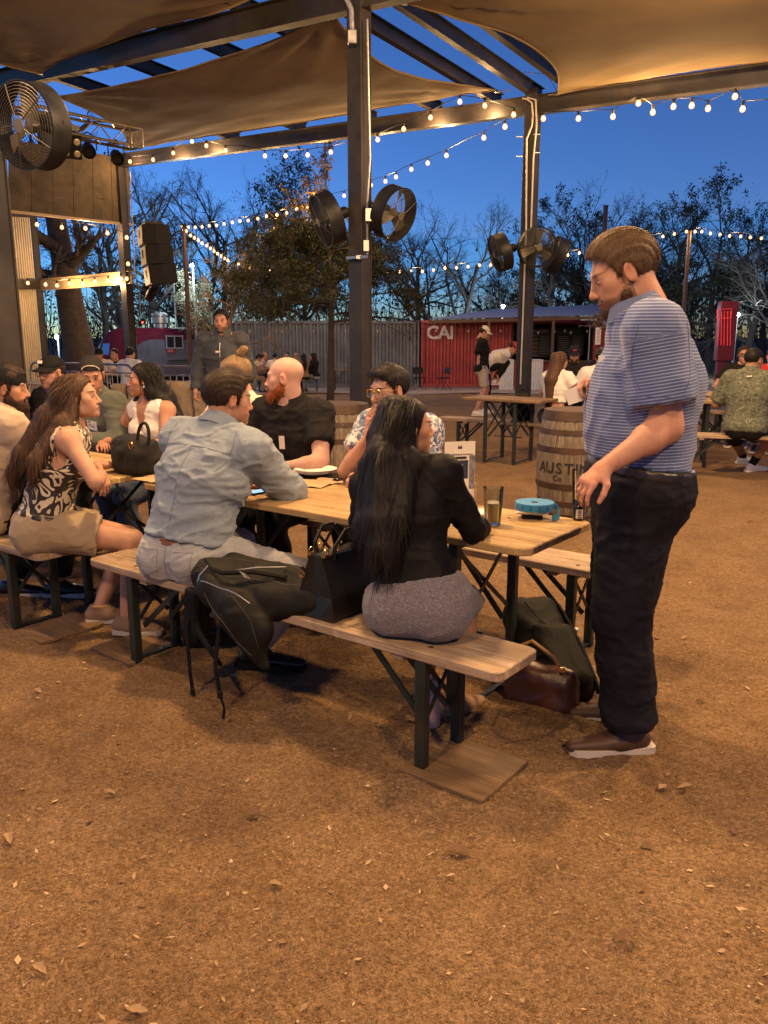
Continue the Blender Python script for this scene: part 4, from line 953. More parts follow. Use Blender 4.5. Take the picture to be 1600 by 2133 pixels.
def line_array(p, label):
    o = empty('line_array_speaker', p); f = nrm(np.array([-1, -.42, 0])); r = nrm(np.cross(f, (0, 0, 1))); z = 0.0; M_GR = mat('speaker_grille', (.16, .12, .07), .6, .2, .2, 30, .3, 200)
    for i, (h, tl) in enumerate(((.40, .0), (.40, .04), (.40, .10))):
        R = np.stack([r, f, (0, 0, 1.0)], 1) @ rotx(-tl); c = np.array([0, 0, z]) + f * (-.05 * i); mb = MB(); mb.prism([(-.42, -.30), (.42, -.30), (.50, .0), (.46, .26), (-.46, .26), (-.50, 0)], -h / 2 + .006, h / 2 - .006, R, c); cb = mb.build('cabinet', M_BLACK, o)
        mb = MB(); mb.box(c + R @ np.array([0, .275, 0]), (.86, .02, h - .03), R, .004); gr = mb.build('grille', M_GR, cb); mb = MB(); [mb.box(c + R @ np.array([q * .05, .292, .04]), (.05, .01, .17), R, .003) for q in (-1, 1)]; mb.build('horn', M_BLACK, cb); z -= h
    mb = MB(); mb.box((0, -.02, .24), (.7, .4, .05), np.stack([r, f, (0, 0, 1.0)], 1), .005); mb.tube([(0, 0, .24), (0, 0, .8)], .012, 6); mb.build('fly_bar', M_BLKMET, o); return tag(o, label, 'speaker')
line_array(at(319, 493, 18.6), 'black hanging line-array speaker with a tan grille beside the stage')

# ---------------------------------------------------------------- trees
def batch_tubes(P, R, n):
    """P (N,m,3) polylines, R (N,m) radii -> quads"""
    N, m, _ = P.shape; T = np.gradient(P, axis=1); T /= np.linalg.norm(T, axis=2)[..., None] + 1e-9
    d = P[:, -1] - P[:, 0]; a = np.cross(d, np.where(np.abs(d[:, 2:3]) > .9 * np.linalg.norm(d, axis=1)[:, None], [[1.0, 0, 0]], [[0, 0, 1.0]])); a /= np.linalg.norm(a, axis=1)[:, None] + 1e-9
    a = a[:, None] - T * (T * a[:, None]).sum(-1, keepdims=True); a /= np.linalg.norm(a, axis=2)[..., None] + 1e-9; b = np.cross(T, a)
    th = np.arange(n) * 2 * np.pi / n; V = P[:, :, None] + R[:, :, None, None] * (np.cos(th)[:, None] * a[:, :, None] + np.sin(th)[:, None] * b[:, :, None])
    i = np.arange(N * m * n).reshape(N, m, n); j = np.roll(i, -1, 2); F = np.stack([i[:, :-1], j[:, :-1], j[:, 1:], i[:, 1:]], -1).reshape(-1, 4); return V.reshape(-1, 3), F
def grow(rg, P, R, cnt, t0, ratio, ang, m, bend, upb, rr, r_end=.35, L0=None):
    N, mp, _ = P.shape; idx = np.repeat(np.arange(N), cnt); t = rg.uniform(t0, 1, len(idx)) ** .9; k = np.minimum((t * (mp - 1)).astype(int), mp - 2); f = t * (mp - 1) - k
    st = P[idx, k] * (1 - f)[:, None] + P[idx, k + 1] * f[:, None]; tg = P[idx, k + 1] - P[idx, k]; tg /= np.linalg.norm(tg, axis=1)[:, None]
    rad = R[idx, k] * (1 - f) + R[idx, k + 1] * f; L = np.linalg.norm(P[idx, 1:] - P[idx, :-1], axis=2).sum(1) * ratio * rg.uniform(.55, 1.25, len(idx)) * (1.15 - .5 * t)
    rv = rg.normal(size=(len(idx), 3)); pr = rv - tg * (rv * tg).sum(1)[:, None]; pr /= np.linalg.norm(pr, axis=1)[:, None]; a = np.radians(rg.normal(ang, 12, len(idx)))[:, None]
    d = tg * np.cos(a) + pr * np.sin(a); pts = [st]; 
    for s_ in range(m - 1):
        d = d + rg.normal(0, bend, d.shape) + np.array([0, 0, upb]); d /= np.linalg.norm(d, axis=1)[:, None]; pts.append(pts[-1] + d * (L / (m - 1))[:, None])
    return np.stack(pts, 1), (rad * rr)[:, None] * np.linspace(1, r_end, m)[None]
def bark(name, col): return mat(name, col, .9, 0, .35, 7, .6, 22)
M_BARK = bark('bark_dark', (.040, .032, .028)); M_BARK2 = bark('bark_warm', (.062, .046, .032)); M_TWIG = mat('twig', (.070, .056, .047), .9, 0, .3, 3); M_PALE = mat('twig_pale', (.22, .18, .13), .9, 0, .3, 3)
def leaf_mat(name, col):
    t = NT(name); v = t.coord('Object'); c = t.ramp(t.noise(v, 2.4, 4, .7), [(.3, tuple(q * .45 for q in col)), (.7, tuple(q * 1.5 for q in col))]); t.set(Base_Color=c, Roughness=.6)
    tr = t.n('BsdfTranslucent'); t.t.links.new(c, tr.inputs[0]); mx = t.n('MixShader'); mx.inputs[0].default_value = .25; t.t.links.new(t.b.outputs[0], mx.inputs[1]); t.t.links.new(tr.outputs[0], mx.inputs[2]); t.t.links.new(mx.outputs[0], t.out.inputs[0]); return t.m
M_LEAFD = leaf_mat('leaf_dark', (.035, .045, .020)); M_LEAFO = leaf_mat('leaf_olive', (.055, .058, .021)); M_LEAFP = leaf_mat('leaf_floodlit', (.20, .20, .12)); M_LEAFY = leaf_mat('leaf_yellow', (.26, .16, .045))  # pale shrub leaves have the floodlight's brightness put into their colour
def leaves(rg, pts, n, spread, size, dirs=None, asp=.45):
    i = rg.integers(0, len(pts), n); c = pts[i] + rg.normal(0, spread, (n, 3)); d = rg.normal(size=(n, 3)); d[:, 2] -= .5; d /= np.linalg.norm(d, axis=1)[:, None]; s_ = np.cross(d, rg.normal(size=(n, 3))); s_ /= np.linalg.norm(s_, axis=1)[:, None] + 1e-9
    L = size * rg.uniform(.6, 1.4, n)[:, None]; V = np.stack([c, c + d * L * .5 + s_ * L * asp * .5, c + d * L, c + d * L * .5 - s_ * L * asp * .5], 1).reshape(-1, 3); return V, np.arange(4 * n).reshape(n, 4)
def tree_meshes(seed, H, r0, spread=1.0, counts=(9, 7, 7, 5), lean=(0, 0), leafn=0, leafm=None, leafs=.09, t0=.30, barkm=None, twigm=None, trunk=None, up=.05, ang=48):
    rg = np.random.default_rng(seed); m = 8; z = np.linspace(0, 1, m); base = np.stack([lean[0] * z ** 1.4 * H + .04 * H * np.sin(z * 4 + seed) * z, lean[1] * z * H, z * H * .72], 1)[None] if trunk is None else np.array(trunk, float)[None]
    m = base.shape[1]; R0 = (r0 * np.linspace(1, .38, m))[None]; R0[0, 0] *= 1.25
    P1, R1 = grow(rg, base, R0, counts[0], t0, .62 * spread, ang, 7, .13, up, .62); P2, R2 = grow(rg, P1, R1, counts[1], .18, .55, 42, 6, .16, up * .8, .60); P3, R3 = grow(rg, P2, R2, counts[2], .12, .55, 40, 5, .18, up * .4, .58); P4, R4 = grow(rg, P3, R3, counts[3], .1, .55, 38, 4, .18, 0, .6)
    rm = .0045; R3 = np.maximum(R3, rm * 1.5); R4 = np.maximum(R4, rm)
    a = [batch_tubes(base, R0, 12), batch_tubes(P1, R1, 7)]; Vt = np.concatenate([q[0] for q in a]); Ft = np.concatenate([a[0][1], a[1][1] + len(a[0][0])])
    cs = [batch_tubes(P2, R2, 5), batch_tubes(P3, R3, 3), batch_tubes(P4, R4, 3)]; off = np.cumsum([0] + [len(q[0]) for q in cs]); Vc = np.concatenate([q[0] for q in cs]); Fc = np.concatenate([q[1] + o for q, o in zip(cs, off)])
    tm = npmesh('trunk', Vt, Ft, barkm or M_BARK); cm = npmesh('crown', Vc, Fc, twigm or M_TWIG); lm = None
    if leafn: V, F = leaves(rg, np.concatenate([P4.reshape(-1, 3), P3[:, 2:].reshape(-1, 3)]), leafn, .10, leafs); lm = npmesh('foliage', V, F, leafm, smooth=False)
    return tm, cm, lm
def put_tree(ms, loc, label, rz=0., sc=1.0, group='bare trees behind the yard', name='bare_tree'):
    o = empty(name, loc, rz); o.scale = (sc, sc, sc); link('trunk', ms[0], o); link('crown', ms[1], o)
    if ms[2]: link('foliage', ms[2], o)
    return tag(o, label, 'tree', group)
V_A = tree_meshes(1, 11, .26, 1.0, lean=(.06, 0)); V_B = tree_meshes(2, 11, .22, 1.1, lean=(-.08, .05), t0=.22); V_C = tree_meshes(4, 10.5, .28, 1.15, t0=.18, lean=(.12, 0)); V_D = tree_meshes(6, 9.5, .24, 1.15, leafn=9000, leafm=M_LEAFD, leafs=.16, counts=(9, 7, 6, 4), t0=.15)
def far_tree(v, px, top, Y, rz, label, **k):
    p = at(px, 700, Y); z0 = float(gz(0, Y)); zt = at(px, top, Y)[2]; H = {id(V_A): 11, id(V_B): 11, id(V_C): 10.5, id(V_D): 9.5}[id(v)] * 1.0
    return put_tree(v, (p[0], Y, z0), label, rz, (zt - z0) / H, **k)
for (v, px, top, Y, rz, lb) in (
    (V_B, 30, 330, 40, .3, 'bare tree far left seen through the stage opening'), (V_A, 215, 400, 38, 1.2, 'bare tree seen right of the thick trunk in the stage opening'), (V_C, 255, 380, 44, 2.2, 'spreading bare tree behind the red trailer, seen left of the steel post'),
    (V_A, 330, 335, 46, 2.9, 'tall bare tree just right of the hanging speaker'), (V_B, 420, 355, 50, 4.1, 'tall bare tree behind the string light pole'), (V_D, 560, 380, 46, 0, 'dark leafy tree behind the brown evergreen'), (V_C, 470, 400, 54, 5.0, 'bare tree filling the gap left of the brown evergreen'),
    (V_A, 865, 440, 52, 5.6, 'bare tree just right of the middle post'), (V_C, 960, 455, 48, .8, 'rounded bare tree between the middle and right posts'), (V_B, 1030, 520, 60, 2.2, 'low bare tree beside the right post'), (V_A, 1150, 445, 50, 3.6, 'bare tree just right of the right post'),
    (V_D, 1205, 440, 56, 2.0, 'dark leafy tree behind the food stall roof'), (V_C, 1265, 430, 52, 1.9, 'bare tree above the standing man'), (V_B, 1330, 395, 58, 4.4, 'tallest bare tree right of the food stall'), (V_A, 1400, 400, 54, 5.2, 'bare tree behind the right string light pole'),
    (V_D, 1480, 425, 50, 3.9, 'dark leafy tree behind the shoulder of the standing man'), (V_C, 1560, 430, 46, .2, 'bare tree with forked limbs at the right edge'), (V_B, 1640, 420, 44, 1.0, 'bare tree cut by the right edge of the picture'),
    (V_D, 1330, 470, 48, 5.1, 'dark leafy tree low behind the standing man'), (V_D, 1590, 470, 54, 1.4, 'dark leafy tree low at the right edge'), (V_D, 1110, 530, 58, .4, 'low dark leafy tree seen past the right post'), (V_C, 900, 500, 58, 3.2, 'bare tree low beside the evergreen crown'), (V_D, 380, 480, 56, 2.7, 'dark leafy tree low behind the hanging speaker'), (V_B, 1440, 450, 60, .9, 'bare tree deep behind the right light pole'), (V_D, 640, 470, 58, 4.0, 'dark leafy tree hidden behind the evergreen')): far_tree(v, px, top, Y, rz, lb)
# low scrub beyond the yard
def thicket():
    rg = np.random.default_rng(31); Vs = []; Fs = []; n0 = 0
    N = 480; x = rg.uniform(-36, 36, N); y = rg.uniform(58, 76, N); base = np.stack([x, y, np.full(N, -.7)], 1); top = base + np.stack([rg.normal(0, .5, N), rg.normal(0, .5, N), rg.uniform(2.5, 6.5, N)], 1)
    P = np.stack([base, (base + top) / 2 + rg.normal(0, .15, (N, 3)), top], 1); R = np.full((N, 3), .05) * [1, .7, .25]; P2, R2 = grow(rg, P, R, 9, .15, .4, 38, 4, .15, .05, .6); V, F = batch_tubes(P, R, 3); V2, F2 = batch_tubes(P2, np.maximum(R2, .010), 3)
    V3, F3 = leaves(rg, P2.reshape(-1, 3), 9000, .25, .36); o = link('thicket', npmesh('thicket', np.concatenate([V, V2, V3]), np.concatenate([F, F2 + len(V), F3 + len(V) + len(V2)]), M_TWIG)); tag(o, 'dark low scrub massed behind the containers', 'scrub', kind='stuff')
thicket()
# thick trunk at the left
tr = [at(178, 775, 26) * [1, 1, 0] + [0, 0, -.35]] + [at(px, py, 26) for px, py in ((163, 720), (150, 650), (138, 580), (124, 500), (112, 430), (98, 340), (90, 240))]
o_ = np.array([tr[0][0], tr[0][1], 0]); ms = tree_meshes(12, 9, .50, .62, counts=(10, 6, 6, 5), trunk=np.array(tr) - o_, t0=.22, barkm=M_BARK2, up=.02, ang=60); put_tree(ms, o_, 'thick leaning tree trunk seen through the stage opening at left', group=None, name='oak_tree')
# evergreen behind the middle post
def evergreen():
    rg = np.random.default_rng(8); Y = 21.0; b = at(688, 828, Y); b[2] = gz(0, Y); H = 6.3; m = 9; z = np.linspace(0, 1, m); tr = np.stack([.05 * np.sin(z * 5), .05 * z, z * H], 1)[None]; R = (.105 * np.linspace(1, .12, m))[None]
    P1, R1 = grow(rg, tr, R, 60, .27, .44, 76, 6, .10, -.03, .45); cl = np.clip(1.22 - (P1[:, :1, 2] - 2.0) / 3.3, .16, 1.0)[..., None]; P1 = P1[:, :1] + (P1 - P1[:, :1]) * cl * np.array([1.10, 1.1, .75]); P2, R2 = grow(rg, P1, R1, 8, .15, .42, 44, 5, .15, -.06, .5); P3, R3 = grow(rg, P2, R2, 4, .1, .5, 40, 4, .16, -.10, .5)
    o = empty('evergreen_tree', b); V, F = batch_tubes(tr, R, 10); link('trunk', npmesh('trunk', V, F, M_BARK2), o); a = [batch_tubes(P1, R1, 5), batch_tubes(P2, np.maximum(R2, .004), 3), batch_tubes(P3, np.maximum(R3, .003), 3)]; off = np.cumsum([0] + [len(q[0]) for q in a]); link('limbs', npmesh('limbs', np.concatenate([q[0] for q in a]), np.concatenate([q[1] + k for q, k in zip(a, off)]), M_BARK2), o)
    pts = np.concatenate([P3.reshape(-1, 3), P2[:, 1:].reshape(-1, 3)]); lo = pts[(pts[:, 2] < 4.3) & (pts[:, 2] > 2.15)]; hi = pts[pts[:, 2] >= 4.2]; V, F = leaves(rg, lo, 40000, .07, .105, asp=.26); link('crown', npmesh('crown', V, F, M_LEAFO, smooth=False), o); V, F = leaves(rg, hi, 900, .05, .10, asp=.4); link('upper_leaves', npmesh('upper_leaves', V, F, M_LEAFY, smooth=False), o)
    tag(o, 'brown-green evergreen with a slim trunk behind the middle post', 'tree')
evergreen()
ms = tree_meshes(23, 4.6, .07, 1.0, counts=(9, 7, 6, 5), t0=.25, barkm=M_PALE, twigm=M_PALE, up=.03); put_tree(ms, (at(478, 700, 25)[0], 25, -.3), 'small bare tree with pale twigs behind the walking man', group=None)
ms = tree_meshes(29, 3.4, .10, 1.2, counts=(8, 5, 5, 4), t0=.35, barkm=M_PALE, twigm=M_PALE, lean=(-.1, 0)); put_tree(ms, (at(1302, 700, 27)[0], 27, -.35), 'low bare tree with pale branches in front of the food stall', 1.5, group=None)
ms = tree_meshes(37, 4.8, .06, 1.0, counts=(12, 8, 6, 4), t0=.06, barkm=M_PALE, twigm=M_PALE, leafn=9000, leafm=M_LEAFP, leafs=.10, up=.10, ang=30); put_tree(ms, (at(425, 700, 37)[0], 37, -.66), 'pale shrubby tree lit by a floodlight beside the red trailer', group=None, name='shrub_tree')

# ---------------------------------------------------------------- far floodlights on poles
M_FLOOD = mat('flood_lens', (.9, .95, 1), .3, emit=(.75, .92, 1.0), estr=30.0)
def floodlight(px, py, Y, label, r=.16, power=60.0, aim=(0, 0, -1), col=(.72, .88, 1.0)):
    p = at(px, py, Y); o = empty('floodlight', (p[0], Y, gz(0, Y))); h = p[2] - float(gz(0, Y)); mb = MB(); mb.tube([(0, .15, 0), (0, .15, h + .1)], [.06, .045], 8); mb.build('pole', M_GALV, o, smooth=True); mb = MB(); mb.box((0, .07, h), (2.2 * r, .12, 2.2 * r), None, .01); mb.build('housing', M_BLKMET, o)
    mb = MB(); mb.lathe([(r, 0), (r, .015), (0, .03)], 12, (0, 0.005, h), np.array([[1, 0, 0], [0, 0, -1], [0, 1, 0]])); mb.build('lens', M_FLOOD, o); l = bpy.data.lights.new('floodlight_lamp', 'POINT'); l.energy = power; l.color = col; l.shadow_soft_size = .2; lo = link('lamp', l, o, (0, -.6, h - .1)); return tag(o, label, 'floodlight', 'white floodlights beyond the yard')
floodlight(400, 553, 36.0, 'white floodlight shining right of the hanging speaker', .07, 110); floodlight(359, 551, 46, 'smaller white floodlight low behind the hanging speaker', .07, 50)
floodlight(1048, 638, 47, 'white floodlight just above the food stall roof', .09, 130); floodlight(1538, 656, 42, 'white floodlight on a pale pole at the right edge', .08, 100); floodlight(118, 702, 44, 'white floodlight low behind the thick leaning trunk', .09, 60)

# ---------------------------------------------------------------- containers, stall, trailer
def text_mesh(txt, size, m, extrude=.004, bold=0.0, space=1.0, shear=0.0):
    c = bpy.data.curves.new('lettering', 'FONT'); c.body = txt; c.size = size; c.extrude = extrude; c.offset = bold; c.align_x = 'CENTER'; c.align_y = 'CENTER'; c.space_character = space; c.shear = shear; c.resolution_u = 3
    t = bpy.data.objects.new('t', c); COL.objects.link(t); dg = bpy.context.evaluated_depsgraph_get(); me = bpy.data.meshes.new_from_object(t.evaluated_get(dg)); bpy.data.objects.remove(t); bpy.data.curves.remove(c); me.materials.clear(); me.materials.append(m); return me
def put_text(txt, size, m, parent, pos, right, up, name='lettering', **k):
    me = text_mesh(txt, size, m, **k); R = np.stack([nrm(right), nrm(up), np.cross(nrm(right), nrm(up))], 1); me.transform(Matrix([[*R[i], float(pos[i])] for i in range(3)] + [[0, 0, 0, 1]])); return link(name, me, parent)
M_CGREY = mat('container_grey', (.175, .20, .225), .55, .1, .25, 1.5, .05, 30, dirt=(.10, .105, .115)); M_CRED = mat('container_red', (.36, .055, .060), .5, .05, .25, 1.5, .05, 30, dirt=(.24, .045, .05)); M_WPAINT = mat('white_paint', (.78, .76, .74), .5, 0, .08, 8)
def container(name, x0, x1, Y, z0, z1, m, label, letters=None, depth=2.4, gap=None):
    o = empty(name, (x0, Y, z0)); h = z1 - z0; L = x1 - x0; pitch = .278; mb = MB()
    segs = [(0.09, L - .09, .16, h - .12)] if not gap else [(0.09, gap[0], .16, h - .12), (gap[0], gap[1], .16, gap[2]), (gap[1], L - .09, .16, h - .12)]
    for (a, b, zz0, zz1) in segs:
        V = []; F = []; n = max(1, int(round((b - a) / pitch))); p = (b - a) / n
        for i in range(n):
            for f, dp in ((0, .09), (.26, .09), (.5, 0), (.76, 0)): V += [(a + (i + f) * p, dp, zz0), (a + (i + f) * p, dp, zz1)]
        V += [(b, .09, zz0), (b, .09, zz1)]
        for i in range(len(V) // 2 - 1): F.append((2 * i, 2 * i + 2, 2 * i + 3, 2 * i + 1))
        mb.add(V, F)
    mb.build('corrugated_wall', m, o); mb = MB(); mb.box((L / 2, .03, h - .06), (L, .16, .12), None, .01); mb.build('top_rail', m, o); mb = MB(); mb.box((L / 2, .03, .08), (L, .16, .16), None, .01); mb.build('bottom_rail', m, o)
    for x in (.045, L - .045): mb = MB(); mb.box((x, .02, h / 2), (.09, .13, h), None, .01); mb.build('corner_post', m, o)
    mb = MB(); mb.box((L / 2, depth / 2 + .05, h - .025), (L - .02, depth - .1, .05)); mb.build('roof_panel', m, o); mb = MB(); mb.box((.02, depth / 2 + .1, h / 2), (.04, depth - .05, h - .12)); mb.box((L - .02, depth / 2 + .1, h / 2), (.04, depth - .05, h - .12)); mb.box((L / 2, depth + .05, h / 2), (L, .05, h - .12)); mb.build('end_wall', m, o)
    if letters: [put_text(t_, s_, M_WPAINT, o, (q[0], -.006, q[1]), (1, 0, 0), (0, 0, 1), **k) for t_, s_, q, k in letters]
    for i in range(int(L / 1.3)): mb = MB(); mb.box((.6 + i * 1.3, -.005, h - .42), (.05, .03, .09)); mb.build('vent_cover', M_GALV, o)
    return tag(o, label, 'container')
YG = 34.0; zg = float(gz(0, YG)); xg0, xg1 = at(490, 700, YG)[0], at(874, 700, YG)[0]
container('shipping_container', xg0, xg1, YG, zg, at(700, 668, YG)[2], M_CGREY, 'grey corrugated shipping container behind the seated far group')
YR = 33.8; xr1 = at(1300, 700, YR)[0]; xr0 = xg1 + .06; zr = at(1000, 667, YR)[2]
cai = at(917, 694, YR); gx0, gx1 = at(1068, 700, YR)[0] - xr0, at(1238, 700, YR)[0] - xr0
oR = container('shipping_container', xr0, xr1, YR, zg, zr, M_CRED, 'red corrugated shipping container lettered CAI in white', [('CAI', .72, (cai[0] - xr0, cai[2] - zg), dict(bold=.02, space=.92))], gap=(gx0, gx1, 1.05))
# food stall in the opening
o = empty('food_stall', (xr0 + gx0, YR, zg)); W = gx1 - gx0; M_DARK = mat('stall_dark', (.018, .014, .013), .7); mb = MB(); mb.box((W / 2, 1.9, 1.3), (W - .1, .05, 2.4)); mb.box((.03, 1.0, 1.3), (.05, 1.8, 2.4)); mb.box((W - .03, 1.0, 1.3), (.05, 1.8, 2.4)); mb.build('back_wall', M_DARK, o); mb = MB(); mb.box((W / 2, .12, 1.08), (W, .5, .05), None, .01); mb.build('counter', mat('counter_steel', (.2, .18, .16), .4, .6), o)
for i in range(7): mb = MB(); mb.box((W * .27, .5 + .01 * (i % 2), 1.30 + i * .16), (W * .40, .03, .13), None, .004); mb.build('plank', mat('stall_plank', (.06, .035, .025), .7), o)
M_CHALK = mat('chalk', (.42, .40, .38), .9)
for q, lb in ((.42, 0), (.66, 1), (.82, 2)):
    mb = MB(); mb.box((W * q, .42, 1.72), (W * .17, .03, .85), None, .006); bd = mb.build('menu_board', M_BLACK, o); mb = MB(); rg = random.Random(q)
    for r in range(9): mb.box((W * q + rg.uniform(-.05, .02), .40, 2.05 - r * .085), (W * .17 * rg.uniform(.45, .8), .004, .014))
    mb.build('menu_lines', mat('chalk_dim', (.12, .115, .11), .9), bd)
for i in range(5): mb = MB(); mb.lathe([(0, -.05), (.035, -.03), (.04, .01), (.02, .05), (0, .055)], 10, (W * (.12 + .2 * i), .15, 2.25 - .05 * (i % 2))); mb.build('globe', M_WHITE, o, smooth=True)
mb = MB(); mb.tube([(W * .94, -.02, 0), (W * .94, -.02, 2.6)], .03, 8); mb.build('pole', M_GALV, o); tag(o, 'dark food stall opening with menu boards in the red container', 'food stall')
M_ROOFM = mat('stall_roof_metal', (.50, .51, .54), .45, .4, .1, 4); a0, a1, a2, a3 = at(893, 666, YR - 1.6), at(1290, 656, YR - 1.6), at(1290, 634, YR + 3.0), at(1025, 646, YR + 3.0)
o = empty('stall_roof', a0); V = []; F = []; n = 110
for i in range(n):
    for f, dz in ((0, 0), (.35, 0), (.5, .035), (.85, .035)): t_ = (i + f) / n; V += [a0 + (a1 - a0) * t_ + [0, 0, dz] - a0, a3 + (a2 - a3) * t_ + [0, 0, dz] - a0]
for i in range(len(V) // 2 - 1): F.append((2 * i, 2 * i + 2, 2 * i + 3, 2 * i + 1))
mb = MB(); mb.add(V, F); mb.build('roof_sheet', M_ROOFM, o); mb = MB(); mb.bar(np.zeros(3) - [0, -.1, .08], a1 - a0 - [0, -.1, .08], .06, .12); mb.build('fascia', mat('stall_wood', (.09, .05, .035), .7), o)
for q in (.32, .66, .97): mb = MB(); p = (a1 - a0) * q; mb.bar([p[0], .15, p[2] - .15], [p[0], .15, zg - a0[2]], .10); mb.build('roof_post', mat('stall_wood', (.09, .05, .035), .7), o)
tag(o, 'sloping corrugated metal roof over the food stall', 'roof')
for i, (x0, x1) in enumerate(((1041, 1071), (1100, 1132))):
    p0, p1 = at(x0, 750, 30.5), at(x1, 750, 30.5); zf = float(gz(0, 30.5)); o = empty('cloth_table', (p0[0], 30.5, zf)); w = p1[0] - p0[0]; h = p0[2] - zf; n = 28; V = []
    for j in range(n): t_ = j / (n - 1); V += [(w * t_, .03 * math.sin(j * 1.9) - .02, .02), (w * t_, 0, h)]
    mb = MB(); mb.add(V, [(2 * j, 2 * j + 2, 2 * j + 3, 2 * j + 1) for j in range(n - 1)]); mb.build('skirt', mat('table_skirt', (.62, .66, .66), .8, 0, .1), o, smooth=True); mb = MB(); mb.box((w / 2, .35, h), (w, .74, .03), None, .005); mb.build('table_top', mat('table_skirt', (.62, .66, .66)), o); tag(o, ('pale cloth-skirted table left of the right post', 'pale cloth-skirted table right of the right post')[i], 'table', 'cloth-skirted tables at the stall')
o = empty('banner_sign', at(1246, 735, 30) * [1, 1, 0] + [0, 0, float(gz(0, 30))]); c = at(1246, 700, 30) - np.array(o.location); mb = MB(); mb.box(c, (.19, .03, .60), None, .004); mb.build('panel', M_WPAINT, o); mb = MB(); mb.tube([(0, .03, 0), (0, .03, c[2])], .02, 6); mb.build('stake', M_BLKMET, o)
mb = MB(); rg = random.Random(2); [mb.box(c + [0, -.018, .22 - .055 * i], (.10, .004, .022)) for i in range(9)]; mb.build('sign_marks', mat('sign_grey', (.30, .28, .28), .8), o); tag(o, 'narrow upright white sign beside the food stall', 'sign')
# red lattice sign at the right
o = empty('red_neon_sign', at(1508, 760, 30) * [1, 1, 0] + [0, 0, float(gz(0, 30))]); L_ = np.array(o.location); M_RSTEEL = mat('red_frame', (.20, .02, .025), .5); M_NEON = mat('red_neon', (.9, .05, .06), .4, emit=(1, .05, .06), estr=.055); mb = MB(); mb.box(at(1512, 690, 30.3) - L_, (.62, .35, 2.1), None, .02); mb.build('cabinet', M_RSTEEL, o)
for i, px in enumerate((1496, 1503, 1509, 1516, 1522)): mb = MB(); mb.tube([at(px, 648, 30.05) - L_, at(px, 660, 30.05) - L_, at(px - 1, 720, 30.05) - L_], .014, 6); mb.build('neon_tube', M_NEON, o, smooth=True)
mb = MB(); mb.tube([at(*p, 30.05) - L_ for p in ((1494, 645), (1524, 643), (1523, 662), (1494, 664), (1494, 645))], .016, 6); mb.build('neon_border', M_NEON, o); mb = MB(); mb.box((0, .3, .6), (.3, .2, 1.3)); mb.build('stand', M_RSTEEL, o); tag(o, 'tall red sign of upright glowing tubes behind the standing man', 'sign')
